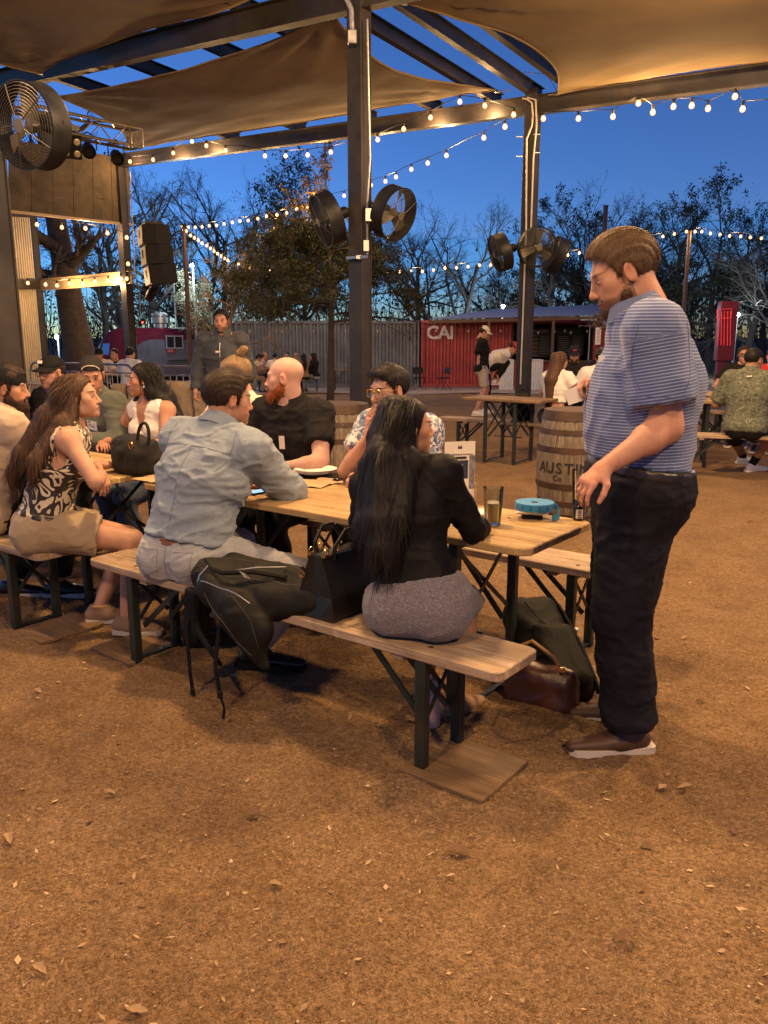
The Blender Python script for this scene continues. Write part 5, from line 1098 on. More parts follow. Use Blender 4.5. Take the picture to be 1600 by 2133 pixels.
# red and silver trailer
def trailer():
    Y = 37.5; x0, x1 = at(188, 700, Y)[0], at(470, 700, Y)[0]; z0 = float(gz(0, Y)); top = at(330, 682, Y)[2]; o = empty('food_trailer', (x0, Y, z0)); L = x1 - x0; h = top - z0 - .45; M_TRED = mat('trailer_red', (.135, .008, .016), .5, 0, .12, 2, spec=.35); M_TSIL = mat('trailer_silver', (.20, .175, .18), .38, .5, .15, 3, .08, 5); ns, nc = 110, 60; V = []; F = []; MI = []; D = 2.2
    def sec(t):    # scale of section near the rounded nose
        q = min(1, t / .20); return math.sqrt(max(0, 1 - (1 - q) ** 2)) ** .8
    for i in range(ns + 1):
        t_ = (i / ns) ** 1.6; sc = max(sec(t_), .05)
        for j in range(nc + 1):
            a = math.pi * (j / nc); cx = -math.cos(a); sy = math.sin(a); e = .42; y = np.sign(cx) * abs(cx) ** e * D / 2; z = h * abs(sy) ** e
            V.append((L * t_, D / 2 + y * (.35 + .65 * sc), .45 + z * (.30 + .70 * sc) * (.55 + .45 * sc) + (1 - sc) * .12))
    mb = MB(); n1 = nc + 1
    for i in range(ns):
        for j in range(nc):
            q = [i * n1 + j, i * n1 + j + 1, (i + 1) * n1 + j + 1, (i + 1) * n1 + j]; c = np.mean([V[k] for k in q], 0); r = (c[2] - .45) / h; xa = .27 * L + .16 * L * max(0, (r - .35) / .4) ** 2; mb.f.append(tuple(q)); mb.m.append(1 if (r < .76 and c[0] > xa) else 0)
    mb.v = [tuple(float(c) for c in q) for q in V]; mb.build('body', [M_TRED, M_TSIL], o, smooth=True); M_PANE = mat('dark_pane', (.012, .012, .014), .12); M_FR = mat('window_frame', (.55, .52, .52), .35, .7)
    def win(px0, px1, py0, py1, two, pm=M_PANE, y=-.04):
        a, b = at(px0, py0, Y) - [x0, Y, z0], at(px1, py1, Y) - [x0, Y, z0]; c = (a + b) / 2; w = b[0] - a[0]; hh = a[2] - b[2]; mb = MB()
        for q in (-1, 1): mb.box((c[0], y, c[2] + q * hh / 2), (w + .08, .05, .06), None, .006); mb.box((c[0] + q * w / 2, y, c[2]), (.06, .052, hh), None, .006)
        if two: mb.box((c[0], y, c[2]), (.06, .052, hh))
        f = mb.build('window_frame', M_FR, o)
        for q in ((-.25, .25) if two else (0,)): mb = MB(); mb.box((c[0] + q * w, y + .01, c[2]), (w * (.44 if two else .96), .03, hh * .94)); mb.build('pane', pm, f)
    win(347, 382, 700, 725, True); win(264, 284, 703, 719, False); win(408, 440, 701, 724, True)
    a = at(226, 722, Y - .0) - [x0, Y, z0]; mb = MB(); mb.add([(.34 * 1.0, .18, 1.35), (.78, -.02, 1.35), (.86, .0, 1.85), (.50, .16, 1.85)], [(0, 1, 2, 3)]); mb.build('front_window', mat('sky_pane', (.25, .32, .42), .1, .6), o)
    s_ = at(357, 731, Y) - [x0, Y, z0]; mb = MB(); mb.box((s_[0], -.05, s_[2]), (.36, .03, .15), None, .004); sg = mb.build('name_plate', mat('plate_red', (.5, .05, .04), .5), o); mb = MB(); [mb.box((s_[0] - .11 + .05 * i, -.068, s_[2]), (.03, .006, .07)) for i in range(5)]; mb.build('plate_marks', mat('plate_pale', (.55, .25, .22), .6), sg); s_ = at(375, 748, Y) - [x0, Y, z0]; mb = MB(); mb.box((s_[0], -.25, s_[2]), (1.0, .45, .04), None, .005); mb.build('serving_shelf', M_TSIL, o)
    v = at(322, 676, Y) - [x0, 0, z0]; mb = MB(); mb.lathe([(.30, -.15), (.30, .10), (.40, .14), (.40, .38), (.34, .42), (.38, .46), (.38, .56), (.0, .60)], 16, (v[0], 1.0, v[2] - .05)); mb.build('roof_vent', M_GALV, o, smooth=True)
    for x in (L * .55, L * .68): mb = MB(); mb.lathe([(.14, -.09), (.33, -.09), (.36, -.05), (.36, .05), (.33, .09), (.14, .09)], 18, (x, .15, .36), np.array([[1, 0, 0], [0, 0, -1], [0, 1, 0]])); mb.build('wheel', M_BLACK, o, smooth=True)
    mb = MB(); mb.bar((-.9, D / 2, .4), (.2, D / 2, .45), .1, .1); mb.build('tow_bar', M_BLKMET, o); tag(o, 'round-nosed red and silver food trailer behind the crowd barrier', 'trailer')
trailer()
# pale gravel strip in front of the containers
mb = MB(); n = 40; V = []
for i in range(n + 1): x = -9 + 24 * i / n; V += [(x, 26.8 + .5 * math.sin(i * .7), float(gz(x, 26.8)) + .02), (x, 33.6, float(gz(x, 33.6)) + .02)]
mb.add(V, [(2 * i, 2 * i + 2, 2 * i + 3, 2 * i + 1) for i in range(n)]); tag(mb.build('path', mat('pale_gravel', (.30, .25, .20), .95, 0, .25, 9, .5, 60)), kind='structure')

# ---------------------------------------------------------------- string lights
M_BULB = mat('bulb_glow', (1, .8, .5), .3, emit=(1.0, .64, .32), estr=.9); M_BULBF = mat('bulb_glow_far', (1, .8, .5), .3, emit=(1.0, .56, .22), estr=16.0)
def bulb_mesh(r, m, nm):
    mb = MB(); mb.lathe([(0, -1.25 * r), (.55 * r, -1.1 * r), (.95 * r, -.6 * r), (1.0 * r, -.1 * r), (.75 * r, .5 * r), (.42 * r, .95 * r), (.40 * r, 1.1 * r)], 10); return mb.mesh(nm, m, True)
BM = {}
def halo_globe_mat():
    t = NT('halo_globe'); e = t.n('Emission'); t.inp(e, 'Color', (1.0, .42, .12)); t.inp(e, 'Strength', .55); tr = t.n('BsdfTransparent'); mx = t.n('MixShader'); mx.inputs[0].default_value = .45; t.t.links.new(tr.outputs[0], mx.inputs[1]); t.t.links.new(e.outputs[0], mx.inputs[2]); t.t.links.new(mx.outputs[0], t.out.inputs[0]); t.m.cycles.emission_sampling = 'NONE'; return t.m
M_HALO_GLOBE = halo_globe_mat()  # globe shell glows faint orange, painting a halo round the white core
M_BULB.cycles.emission_sampling = 'NONE'
BULBP = 2.5
def string_light(pts, label, r=.03, sag=True, dead=(), every=2):
    """pts: world positions of the bulbs along one cable"""
    P = np.array(pts, float); o = empty('string_light', P[0]); q = P - P[0]; mb = MB(); path = []
    for i in range(len(q)):
        path.append(q[i] + [0, 0, r * 2.3])
        if i < len(q) - 1: path.append((q[i] + q[i + 1]) / 2 + [0, 0, r * 2.3 + .006])
    mb.tube(path, max(.006, r * .16), 4); mb.build('cable', M_CABLE, o); key = round(r, 4)
    if key not in BM:
        mb = MB(); mb.lathe([(.45 * r, .9 * r), (.5 * r, 1.2 * r), (.5 * r, 2.2 * r), (.2 * r, 2.5 * r)], 7); BM[key] = (bulb_mesh(r, M_HALO_GLOBE, 'bulb'), bulb_mesh(r * .62, M_BULB, 'filament'), mb.mesh('socket', M_CABLE))
    for i, p in enumerate(q):
        link('socket', BM[key][2], o, p)
        if i in dead: continue
        link('filament', BM[key][1], link('bulb', BM[key][0], o, p))
        if i % every == every // 2:      # one lamp stands for a few neighbouring bulbs
            l = bpy.data.lights.new('bulb_lamp', 'POINT'); l.energy = 1.15 * every * (r / .04) ** 2 * BULBP; l.color = (1.0, .58, .24); l.shadow_soft_size = .05; link('lamp', l, o, p - np.array([0, 0, .10]))
    return tag(o, label, 'string lights', 'strings of warm bulbs')
def sl_plane(px, P, d, label, r=.035, **k): return string_light([on_plane(x, y, P, d) for x, y in px], label, r, **k)
fw = np.array([-.575, -.818, 0]) * .22
sl_plane([(218, 326), (271, 336), (319, 332), (361, 318), (400, 294), (430, 303), (470, 313), (510, 314), (552, 324), (595, 324), (641, 322), (689, 316), (735, 305), (787, 290), (841, 268), (897, 244), (958, 211), (1010, 219), (1070, 238)], PR + fw, B2, 'string of bulbs along the roof beam left of the right post', .040, dead=(7,))
sl_plane([(1132, 246), (1205, 246), (1277, 242), (1330, 214), (1360, 233), (1403, 221), (1441, 219), (1475, 225), (1531, 200), (1547, 226), (1610, 222)], PR + fw, B2, 'string of bulbs under the roof beam above the standing man', .040)
def sl_depth(px, Y0, Y1, label, r=.03, every=4): return string_light([at(x, y, Y0 + (Y1 - Y0) * (x - px[0][0]) / (px[-1][0] - px[0][0])) for x, y in px], label, r, every=every)
sl_depth([(1052, 263), (1008, 286), (930, 323), (891, 339), (857, 352), (825, 368), (803, 377), (773, 385), (717, 407), (690, 413), (668, 416), (640, 430), (618, 435), (597, 443), (577, 447), (555, 450), (537, 455), (517, 459), (500, 460), (484, 463), (467, 466), (451, 469), (436, 470), (421, 472), (407, 473), (393, 473), (381, 473)], 13.8, 25, 'string of bulbs running from the right post down to the thin pole', .040)
sl_depth([(388, 481), (397, 490), (405, 495), (413, 500), (421, 506), (431, 511), (439, 517), (446, 523), (453, 528), (461, 533), (468, 538), (475, 542), (497, 550), (520, 557), (539, 561), (562, 563)], 25, 30, 'string of bulbs sloping right from the top of the thin pole', .046)
sl_depth([(808, 566), (833, 566), (856, 564), (880, 565), (903, 562), (927, 558), (951, 557), (975, 555), (999, 552), (1022, 552), (1045, 549)], 30, 27, 'string of bulbs between the evergreen and the right post', .048)
sl_depth([(1168, 534), (1183, 531), (1207, 526), (1232, 520), (1290, 508), (1355, 497), (1381, 492), (1405, 487), (1430, 482), (1448, 482), (1462, 482), (1480, 486), (1500, 488), (1520, 491), (1543, 492), (1563, 494), (1586, 496), (1612, 500)], 27, 27, 'string of bulbs held up by the pole behind the standing man', .046)
sl_depth([(77, 467), (129, 473), (178, 475), (224, 485), (264, 494)], 19.5, 19.6, 'short string of bulbs under the scrim panel', .045)
sl_depth([(58, 589), (95, 592), (119, 594), (145, 590), (172, 590), (198, 586), (226, 584), (252, 580), (264, 580)], 21.6, 19.6, 'string of bulbs along the stage girder', .045)
string_light([at(267, 549, 19.4), at(270, 590, 19.4)], 'pair of bulbs hanging on the stage post', .045, dead=(1,))
for px, top, Y, lb, c in ((383, 471, 25.0, 'thin dark pole carrying string lights left of the evergreen', 'pole'), (1437, 480, 27.0, 'thin reddish pole carrying string lights behind the standing man', 'pole'), (1262, 430, 36.0, 'dark wooden utility pole behind the food stall', 'pole')):
    p = at(px, top, Y); z0 = float(gz(0, Y)); o = empty('light_pole', (p[0], Y, z0)); mb = MB(); mb.tube([(0, 0, 0), (0, 0, p[2] - z0)], [.075, .06] if Y < 30 else [.13, .10], 8); mb.build('shaft', mat('pole_paint', (.07, .035, .03), .6), o, smooth=True); mb = MB(); mb.box((0, 0, p[2] - z0 + .02), (.2, .2, .04)); mb.build('cap', M_BLKMET, o); tag(o, lb, c, 'light poles')
# ---------------------------------------------------------------- pendant lamps under the pavilion roof (above the picture)
M_ENAMEL = mat('lamp_enamel', (.05, .045, .04), .4, .3); M_LAMPB = mat('pendant_bulb', (1, .8, .5), .3, emit=(1.0, .58, .25), estr=30.0)
def pendant(p, power, label, r=.16):
    o = empty('pendant_lamp', p); mb = MB(); mb.lathe([(.19, -.02), (.195, -.02), (.10, .10), (.04, .16), (.03, .20), (.0, .20)], 24); mb.f = mb.f[1:]; mb.m = mb.m[1:]; mb.build('shade', M_ENAMEL, o, smooth=True); mb = MB(); mb.tube([(0, 0, .2), (0, 0, .2 + max(.1, 5.2 - p[2] - .2))], .01, 6); mb.build('stem', M_CABLE, o); mb = MB(); mb.lathe([(0, -.03), (.04, -.01), (.05, .03), (.03, .09), (0, .10)], 12); mb.build('bulb', M_LAMPB, o, smooth=True)
    l = bpy.data.lights.new('pendant_light', 'POINT'); l.energy = power; l.color = KEYCOL; l.shadow_soft_size = r; link('lamp', l, o, (0, 0, -.20)); return tag(o, label, 'lamp', 'pendant lamps under the roof')
KEYCOL = (1.0, .60, .27)
pendant((-1.9, -.2, 4.5), 70, 'pendant lamp behind the viewer at left'); pendant((1.7, -1.0, 4.5), 85, 'pendant lamp behind the viewer at right'); pendant((4.2, 3.4, 4.6), 140, 'pendant lamp above the right of the yard'); pendant((-.5, 4.4, 4.9), 120, 'pendant lamp above the near tables'); pendant((2.6, 7.6, 4.95), 110, 'added fill pendant above the middle of the yard'); pendant((-3.4, 4.6, 4.8), 60, 'pendant lamp above the left table')  # the mid-yard pendant is added to brighten the ground below it

# ================================================================ FURNITURE AND OBJECTS
U2 = np.array([.793, -.609, 0]); V2 = np.array([.609, .793, 0]); ORG = np.array([.362, 2.400, 0]); RZ = math.atan2(-.609, .793)
def ST(s, t, z=0.): return ORG + U2 * s + V2 * t + np.array([0, 0, z])
def wood_mat(name, c0, c1, c2, scale=1.0, worn=.5, ax=0):
    t = NT(name); v = t.coord('Object'); oi = t.n('ObjectInfo'); sh = t.n('VectorMath', operation='ADD'); t.t.links.new(v, sh.inputs[0]); cm = t.n('CombineXYZ'); t.t.links.new(t.math('MULTIPLY', oi.outputs['Random'], 37.0), cm.inputs[0]); t.t.links.new(t.math('MULTIPLY', oi.outputs['Random'], 11.0), cm.inputs[1]); t.t.links.new(cm.outputs[0], sh.inputs[1])
    mp = t.n('Mapping'); t.t.links.new(sh.outputs[0], mp.inputs[0]); mp.inputs['Scale'].default_value = (1.5 * scale, 38 * scale, 38 * scale) if ax == 0 else (38 * scale, 38 * scale, 1.5 * scale); g = t.noise(mp.outputs[0], 1, 6, .62, .6)
    mp2 = t.n('Mapping'); t.t.links.new(sh.outputs[0], mp2.inputs[0]); mp2.inputs['Scale'].default_value = (4 * scale, 170 * scale, 170 * scale) if ax == 0 else (170 * scale, 170 * scale, 4 * scale); g2 = t.noise(mp2.outputs[0], 1, 3, .6)
    c = t.ramp(g, [(.30, c0), (.50, c1), (.68, c2)]); sc_ = t.noise(t.coord('Object', (9, 60, 9), (0, 0, .5)), 1, 2, .5); c = t.mix(t.ramp(sc_, [(.66, (0, 0, 0)), (.70, (.5, .5, .5))]), c, tuple(min(1, q * 1.35) for q in c2)); st_ = t.noise(sh.outputs[0], 9, 4, .7, 1.0); c = t.mix(t.ramp(st_, [(.56, (0, 0, 0)), (.70, (.6, .6, .6))]), c, tuple(q * .45 for q in c1)); c = t.mix(t.ramp(g2, [(.35, (.55, .55, .55)), (.5, (0, 0, 0))]), c, tuple(q * .55 for q in c0))
    w = t.noise(sh.outputs[0], 3.5, 5, .65); c = t.mix(t.math('MULTIPLY', t.ramp(w, [(.45, (0, 0, 0)), (.68, (1, 1, 1))]), worn), c, tuple(q * .62 for q in c1))
    k = t.n('TexVoronoi'); t.t.links.new(sh.outputs[0], k.inputs['Vector']); k.inputs['Scale'].default_value = 4.5; c = t.mix(t.ramp(k.outputs['Distance'], [(.045, (.8, .8, .8)), (.09, (0, 0, 0))]), c, tuple(q * .35 for q in c0))
    t.set(Base_Color=c, Roughness=.62, Specular_IOR_Level=.35, Normal=t.bump(g2, .35, .003, t.bump(g, .3, .004))); return t.m
M_TWOOD = wood_mat('table_wood', (.26, .155, .060), (.47, .315, .135), (.60, .43, .21)); M_BWOOD = wood_mat('bench_wood', (.24, .155, .090), (.41, .295, .185), (.54, .42, .29), 1, .75); M_OLDW = wood_mat('old_board', (.13, .075, .035), (.21, .13, .065), (.28, .18, .10), .8, .7)
M_GREEN = mat('green_steel', (.018, .028, .024), .45, .2, .3, 9, .05, 60, dirt=(.05, .035, .022))
M_HOOPB = mat('bolt_rust', (.10, .06, .04), .5, .6, .3)
def rounded_board(L, w0, w1, W, z, th, r=.035):
    """one board of a rounded top: spans y w0..w1 of a top L x W centred on 0"""
    def xlim(y):
        d = abs(y) - (W / 2 - r); return L / 2 - (0 if d <= 0 else r - math.sqrt(max(0, r * r - d * d)))
    ys = sorted(set([w0, w1] + [q for q in np.concatenate([np.linspace(-W / 2, -W / 2 + r, 6), np.linspace(W / 2 - r, W / 2, 6)]) if w0 < q < w1])); poly = [(xlim(y), y) for y in ys] + [(-xlim(y), y) for y in ys[::-1]]; n = len(poly); e = .004; V = []; c = np.mean(poly, 0)
    for zz, q in ((z - th, e), (z - th + e, 0), (z - e, 0), (z, e)):
        for (x, y) in poly: d = np.array([x, y]) - c; k = np.array([max(0, 1 - q / max(abs(d[0]), 1e-3)), max(0, 1 - q / max(abs(d[1]), 1e-3))]); p = c + d * k; V.append((p[0], p[1], zz))
    F = [tuple(range(n - 1, -1, -1)), tuple(3 * n + i for i in range(n))]
    for j in range(3): F += [(j * n + i, j * n + (i + 1) % n, (j + 1) * n + (i + 1) % n, (j + 1) * n + i) for i in range(n)]
    mb = MB(); mb.add(V, F); return mb
def leg_frame(o, x, sg, W, H, w=.042, table=False):
    """folding steel leg frame at local x; sg = side of the diagonal brace"""
    hw = W / 2 - .022
    for q in (-1, 1): mb = MB(); mb.box((x, q * hw, H / 2), (w, .035, H), None, .003); mb.box((x + .012, q * (hw - .014), H / 2), (.006, .02, H - .01)); mb.build('leg', M_GREEN, o)
    mb = MB(); mb.box((x, 0, H - .012), (w * .9, 2 * hw - .034, .024), None, .002); mb.build('top_bar', M_GREEN, o); mb = MB(); mb.box((x, 0, .022), (w * .6, 2 * hw - .036, .010), None, .001); mb.build('bottom_strap', M_GREEN, o)
    for k, q in enumerate((-1, 1)): mb = MB(); mb.bar((x + .004 * q, -q * (hw - .03), H * .50), (x + .004 * q, q * (hw - .03), H * .94), .018, .006, up=(1, 0, 0)); mb.build('cross_brace', M_GREEN, o)
    for q in (-1, 1): mb = MB(); mb.bar((x - sg * .02, q * (hw - .04), H * .42), (x - sg * (.28 if not table else .36), q * (hw - .06), H - .006), .024, .008, up=(0, 1, 0)); mb.build('diagonal_brace', M_GREEN, o)
    mb = MB(); mb.box((x - sg * .10, 0, H - .004), (.05, W * .92, .026), None, .003); mb.build('batten', M_BWOOD, o)
_b = MB(); _b.lathe([(.010, 0), (.009, .0022), (.005, .0036), (0, .004)], 9); BOLT = _b.mesh('bolt', M_HOOPB, True)
def bench(c, rz, label, L=2.25, W=.275, H=.46, nb=2, wood=None, group='folding wooden benches'):
    o = empty('beer_bench', c, rz); g = .003
    for i in range(nb): rounded_board(L, -W / 2 + W * i / nb + (g / 2 if i else 0), -W / 2 + W * (i + 1) / nb - (g / 2 if i < nb - 1 else 0), W, H - random.uniform(0, .0012), .036).build('seat_board', wood or M_BWOOD, o)
    for sg in (-1, 1):
        leg_frame(o, sg * (L / 2 - .31), sg, W, H - .040)
        for y in (-.08, .08): link('bolt', BOLT, o, (sg * (L / 2 - .30), y, H - .0005))
    return tag(o, label, 'bench', group)
def table(c, rz, label, L=2.2, W=.57, H=.77, nb=5, group='folding wooden tables', wood=None):
    o = empty('beer_table', c, rz)
    for i in range(nb): rounded_board(L, -W / 2 + W * i / nb + (.0015 if i else 0), -W / 2 + W * (i + 1) / nb - (.0015 if i < nb - 1 else 0), W, H - random.uniform(0, .0015), .030, .05).build('table_board', wood or M_TWOOD, o)
    for sg in (-1, 1):
        leg_frame(o, sg * (L / 2 - .33), sg, W - .06, H - .036, .040, True)
        for y in (-.22, -.11, 0.0, .11, .22): link('bolt', BOLT, o, (sg * (L / 2 - .30), y + .02, H - .001))
    mb = MB(); mb.bar((-L / 2 + .34, 0, .30), (L / 2 - .34, 0, .30), .012); mb.build('tie_rod', M_GREEN, o)
    return tag(o, label, 'table', group)
table(ST(-1.21, .655), RZ, 'long wooden beer table nearest the standing man with ribbon and glasses on it')
bench(ST(-1.125, .14), RZ, 'wooden bench in front, with the black handbag and grey-skirted woman on it')
bench(ST(-1.16, 1.40), RZ, 'wooden bench on the far side of the near table, under the bald man')
table(ST(-3.62, .60), RZ, 'wooden beer table at left with the slouchy black tote on it')
bench(ST(-3.62, .025), RZ, 'wooden bench at the left edge under the woman in shorts')
bench(ST(-3.62, 1.30), RZ, 'wooden bench on the far side of the left table')
RB = math.atan2(-B2[1] * -1, B2[0]); RB = math.atan2(-.575, .818)
table(np.array([.93, 10.0, 0]) + B2 * .52 + A2 * .28, RB, 'short wooden table in the middle distance left of the right barrel', L=1.05, wood=M_OLDW)
bench(np.array([.70, 10.72, 0]) + B2 * 1.12 + A2 * .14, RB, 'wooden bench in the middle distance with a black bag on it')
table(np.array([2.35, 11.2, 0]) + B2 * .9 + A2 * .9, RB, 'wooden table of the group in caps behind the right barrel')
bench(np.array([2.35, 11.2, 0]) + B2 * .9 + A2 * 1.75, RB, 'wooden bench under the bearded man in the navy and cream cap')
bench(np.array([4.15, 8.68, 0]), RB + .30, 'wooden bench at the right edge under the man in the green shirt'); table(np.array([4.55, 9.45, 0]), RB + .30, 'wooden table at the right edge beyond the man in the green shirt')
table(np.array([-5.5, 13.2, 0]), RB, 'wooden table behind the man in the black cap at far left')
table(np.array([-5.2, 16.4, 0]), RB, 'wooden table of the group in front of the red trailer')
table(np.array([-3.9, 29.0, float(gz(0, 29))]), RB, 'dark table of the far group at the grey container', wood=M_OLDW); bench(np.array([-3.6, 28.3, float(gz(0, 28.3))]), RB, 'dark bench of the far group, on the near side', wood=M_OLDW); bench(np.array([-4.0, 29.9, float(gz(0, 29.9))]), RB, 'dark bench of the far group, on the container side', wood=M_OLDW); table(np.array([-1.0, 29.6, float(gz(0, 29.6))]), 0, 'empty dark table right of the far group', wood=M_OLDW)
# thin boards under bench legs
for (s0, s1, t0, t1, lb) in ((-.37, -.03, -.035, .285, 'thin square board under the right end of the front bench'), (-2.76, -2.49, -.135, .22, 'thin square board under the bench leg at the left'), (-2.25, -1.92, -.02, .27, 'thin square board under the left end of the front bench')):
    c = ST((s0 + s1) / 2, (t0 + t1) / 2); mb = MB(); mb.box((0, 0, .006), (s1 - s0, t1 - t0, .016), roty(.006) @ rotx(.004), .002); o = mb.build('foot_board', M_OLDW, None, (c[0], c[1], GR(c[0], c[1]) + .004), RZ + random.uniform(-.04, .04)); tag(o, lb, 'board', 'boards under bench legs')

# ---------------------------------------------------------------- barrels
M_STAVE = wood_mat('stave_wood', (.09, .065, .042), (.195, .155, .11), (.31, .26, .195), 1.0, .8, 2); M_HOOP = mat('hoop_rust', (.085, .052, .035), .6, .5, .3, 8, .15, 40, dirt=(.13, .07, .04)); M_HEAD = wood_mat('barrel_head', (.26, .17, .08), (.42, .30, .15), (.50, .37, .20), 1, .4); M_INK = mat('stencil_ink', (.018, .016, .015), .8, 0, .4, 40)
def barrel_r(z, h=.91): return .275 + .055 * (1 - ((z - h / 2) / (h / 2)) ** 2)
def barrel(c, rz, label, text=None, small=None):
    h = .91; o = empty('whiskey_barrel', c, rz); n = 22; zs = np.linspace(0, h, 9); da = math.pi / n * .985; V = []; F = []
    for z in zs:
        r = barrel_r(z); V += [((r) * math.cos(-da), r * math.sin(-da), z), ((r + .003), 0, z), (r * math.cos(da), r * math.sin(da), z), ((r - .022) * math.cos(da), (r - .022) * math.sin(da), z), ((r - .022) * math.cos(-da), (r - .022) * math.sin(-da), z)]
    for i in range(len(zs) - 1):
        for j in range(5): k = (j + 1) % 5; F.append((i * 5 + j, i * 5 + k, (i + 1) * 5 + k, (i + 1) * 5 + j))
    F += [(4, 3, 2, 1, 0), tuple(5 * 8 + j for j in range(5))]; mb = MB(); mb.add(V, F); me = mb.mesh('stave', M_STAVE)
    for i in range(n): q = link('stave', me, o); q.rotation_euler = (0, 0, 2 * math.pi * i / n); q.scale = (1 + random.uniform(-.004, .004),) * 2 + (1,)
    for z0, z1 in ((.0, .075), (.145, .185), (.285, .33), (.58, .625), (.725, .765), (.835, .912)):
        mb = MB(); mb.lathe([(barrel_r(z0) + .0005, z0), (barrel_r(z0) + .0065, z0), (barrel_r(z1) + .0065, z1), (barrel_r(z1) + .0005, z1)], 44); hp = mb.build('hoop', M_HOOP, o, smooth=True)
        for a in (1.35, 4.5): zc = (z0 + z1) / 2; mb = MB(); mb.lathe([(.007, 0), (.005, .004), (0, .005)], 7, ((barrel_r(zc) + .0065) * math.cos(-a), (barrel_r(zc) + .0065) * math.sin(-a), zc), np.stack([(math.sin(a), math.cos(a), 0), (0, 0, 1), (math.cos(-a), math.sin(-a), 0)], 1)); mb.build('rivet', M_GALV, hp)
    nb = 6; R = .262
    for i in range(nb):
        y0 = -R + 2 * R * i / nb + .001; y1 = -R + 2 * R * (i + 1) / nb - .001; ys = np.linspace(y0, y1, 5); poly = [(math.sqrt(max(0, R * R - y * y)), y) for y in ys] + [(-math.sqrt(max(0, R * R - y * y)), y) for y in ys[::-1]]
        mb = MB(); mb.prism(poly, h - .035, h - .018 - random.uniform(0, .001)); mb.build('head_board', M_HEAD, o)
    mb = MB(); mb.lathe([(.03, 0), (.03, .006), (.0, .007)], 10, (.02, -.12, h - .018)); mb.build('bung', M_HOOP, o)
    def letters(txt, z, size, a0):
        a = a0
        for ch in txt:
            w_ = size * (.33 if ch in 'I1' else .66); a += w_ / 2 / barrel_r(z); r = barrel_r(z) + .0045; put_text(ch, size, M_INK, o, (r * math.cos(a), r * math.sin(a), z), (-math.sin(a), math.cos(a), 0), (0, 0, 1), name='stencil_letter', extrude=.0006, bold=.0012); a += w_ / 2 / barrel_r(z)
    if text: letters(*text)
    if small: letters(*small)
    return tag(o, label, 'barrel', 'whiskey barrels')
bR = at(1199, 1000, 6.75); bL = at(703, 1000, 7.35)
barrel((bR[0], bR[1], GR(bR[0], bR[1])), 0, 'weathered whiskey barrel stencilled AUSTIN beside the standing man', ('AUSTIN', .455, .125, -math.pi / 2 - 1.28), ('Co', .375, .06, -math.pi / 2 - .80))
barrel((bL[0], bL[1], GR(bL[0], bL[1])), 0, 'weathered whiskey barrel behind the bald bearded man', ('S', .455, .118, -math.pi / 2 + .50))

# ---------------------------------------------------------------- fans
M_BLADE = mat('fan_blade', (.13, .115, .095), .45, .2, .12); M_GUARD = mat('guard_wire', (.10, .09, .075), .45, .5, .1)
def fan_proto():
    o = empty('drum_fan'); R = .33; mb = MB(); mb.lathe([(R, -.10), (R + .012, -.10), (R + .006, -.09), (R + .006, .09), (R + .014, .10), (R, .10), (R - .004, .09), (R - .004, -.09)], 40); mb.f = mb.f[:-2]; mb.m = mb.m[:-2]; n = 40; k = 7
    for j in range(n): mb.f.append((k * n + j, k * n + (j + 1) % n, (j + 1) % n, j)); mb.m.append(0)
    mb.build('drum', M_BLKMET, o, smooth=True)
    for z, nm in ((.10, 'front_guard'), (-.10, 'rear_guard')):
        mb = MB(); sg = np.sign(z)
        for r in np.linspace(.07, R - .01, 11): mb.tube([(r * math.cos(a), r * math.sin(a), z + sg * .03 * (1 - (r / R) ** 2)) for a in np.linspace(0, 2 * math.pi, 29)], .0026, 3, cap=False)
        for a in np.arange(5) * 2 * math.pi / 5: mb.tube([(r * math.cos(a), r * math.sin(a), z + sg * (.034 * (1 - (r / R) ** 2))) for r in np.linspace(.05, R, 5)], .005, 4)
        mb.build(nm, M_GUARD, o); mb = MB(); mb.lathe([(.0, z + sg * .031), (.055, z + sg * .033), (.055, z + sg * .040), (.0, z + sg * .042)], 18); mb.build('guard_badge', M_BLADE, o, smooth=True)
    for i in range(3):
        a0 = i * 2 * math.pi / 3 + .4; V = []
        for r in np.linspace(.05, .30, 6):
            wd = .05 + .36 * r; tw = .9 - 1.6 * r
            for q in (-1, 0, 1): a = a0 + q * wd / r * .5 if r > .1 else a0 + q * .5; V.append((r * math.cos(a), r * math.sin(a), .06 * q * tw))
        V = V + [(x, y, z - .004) for x, y, z in V]; F = []
        for r in range(5):
            for q in range(2): p = r * 3 + q; F.append((p, p + 1, p + 4, p + 3)); F.append((18 + p, 18 + p + 3, 18 + p + 4, 18 + p + 1))
        mb = MB(); mb.add(V, F); mb.build('blade', M_BLADE, o, smooth=True)
    mb = MB(); mb.lathe([(.0, -.05), (.05, -.05), (.05, .03), (.0, .035)], 16); mb.build('hub', M_BLADE, o, smooth=True); mb = MB(); mb.lathe([(.0, -.30), (.06, -.295), (.075, -.27), (.075, -.12), (.0, -.115)], 18); mb.build('motor', M_BLACK, o, smooth=True); mb = MB(); mb.box((.09, 0, -.2), (.05, .08, .10), None, .008); mb.build('terminal_box', M_BLACK, o)
    mb = MB(); mb.bar((-R - .012, 0, -.02), (R + .012, 0, -.16), .03, .008); mb.bar((0, -.02, -.28), (0, -.02, -.52), .04); mb.build('bracket', M_BLKMET, o); return o
FAN = fan_proto(); first = True
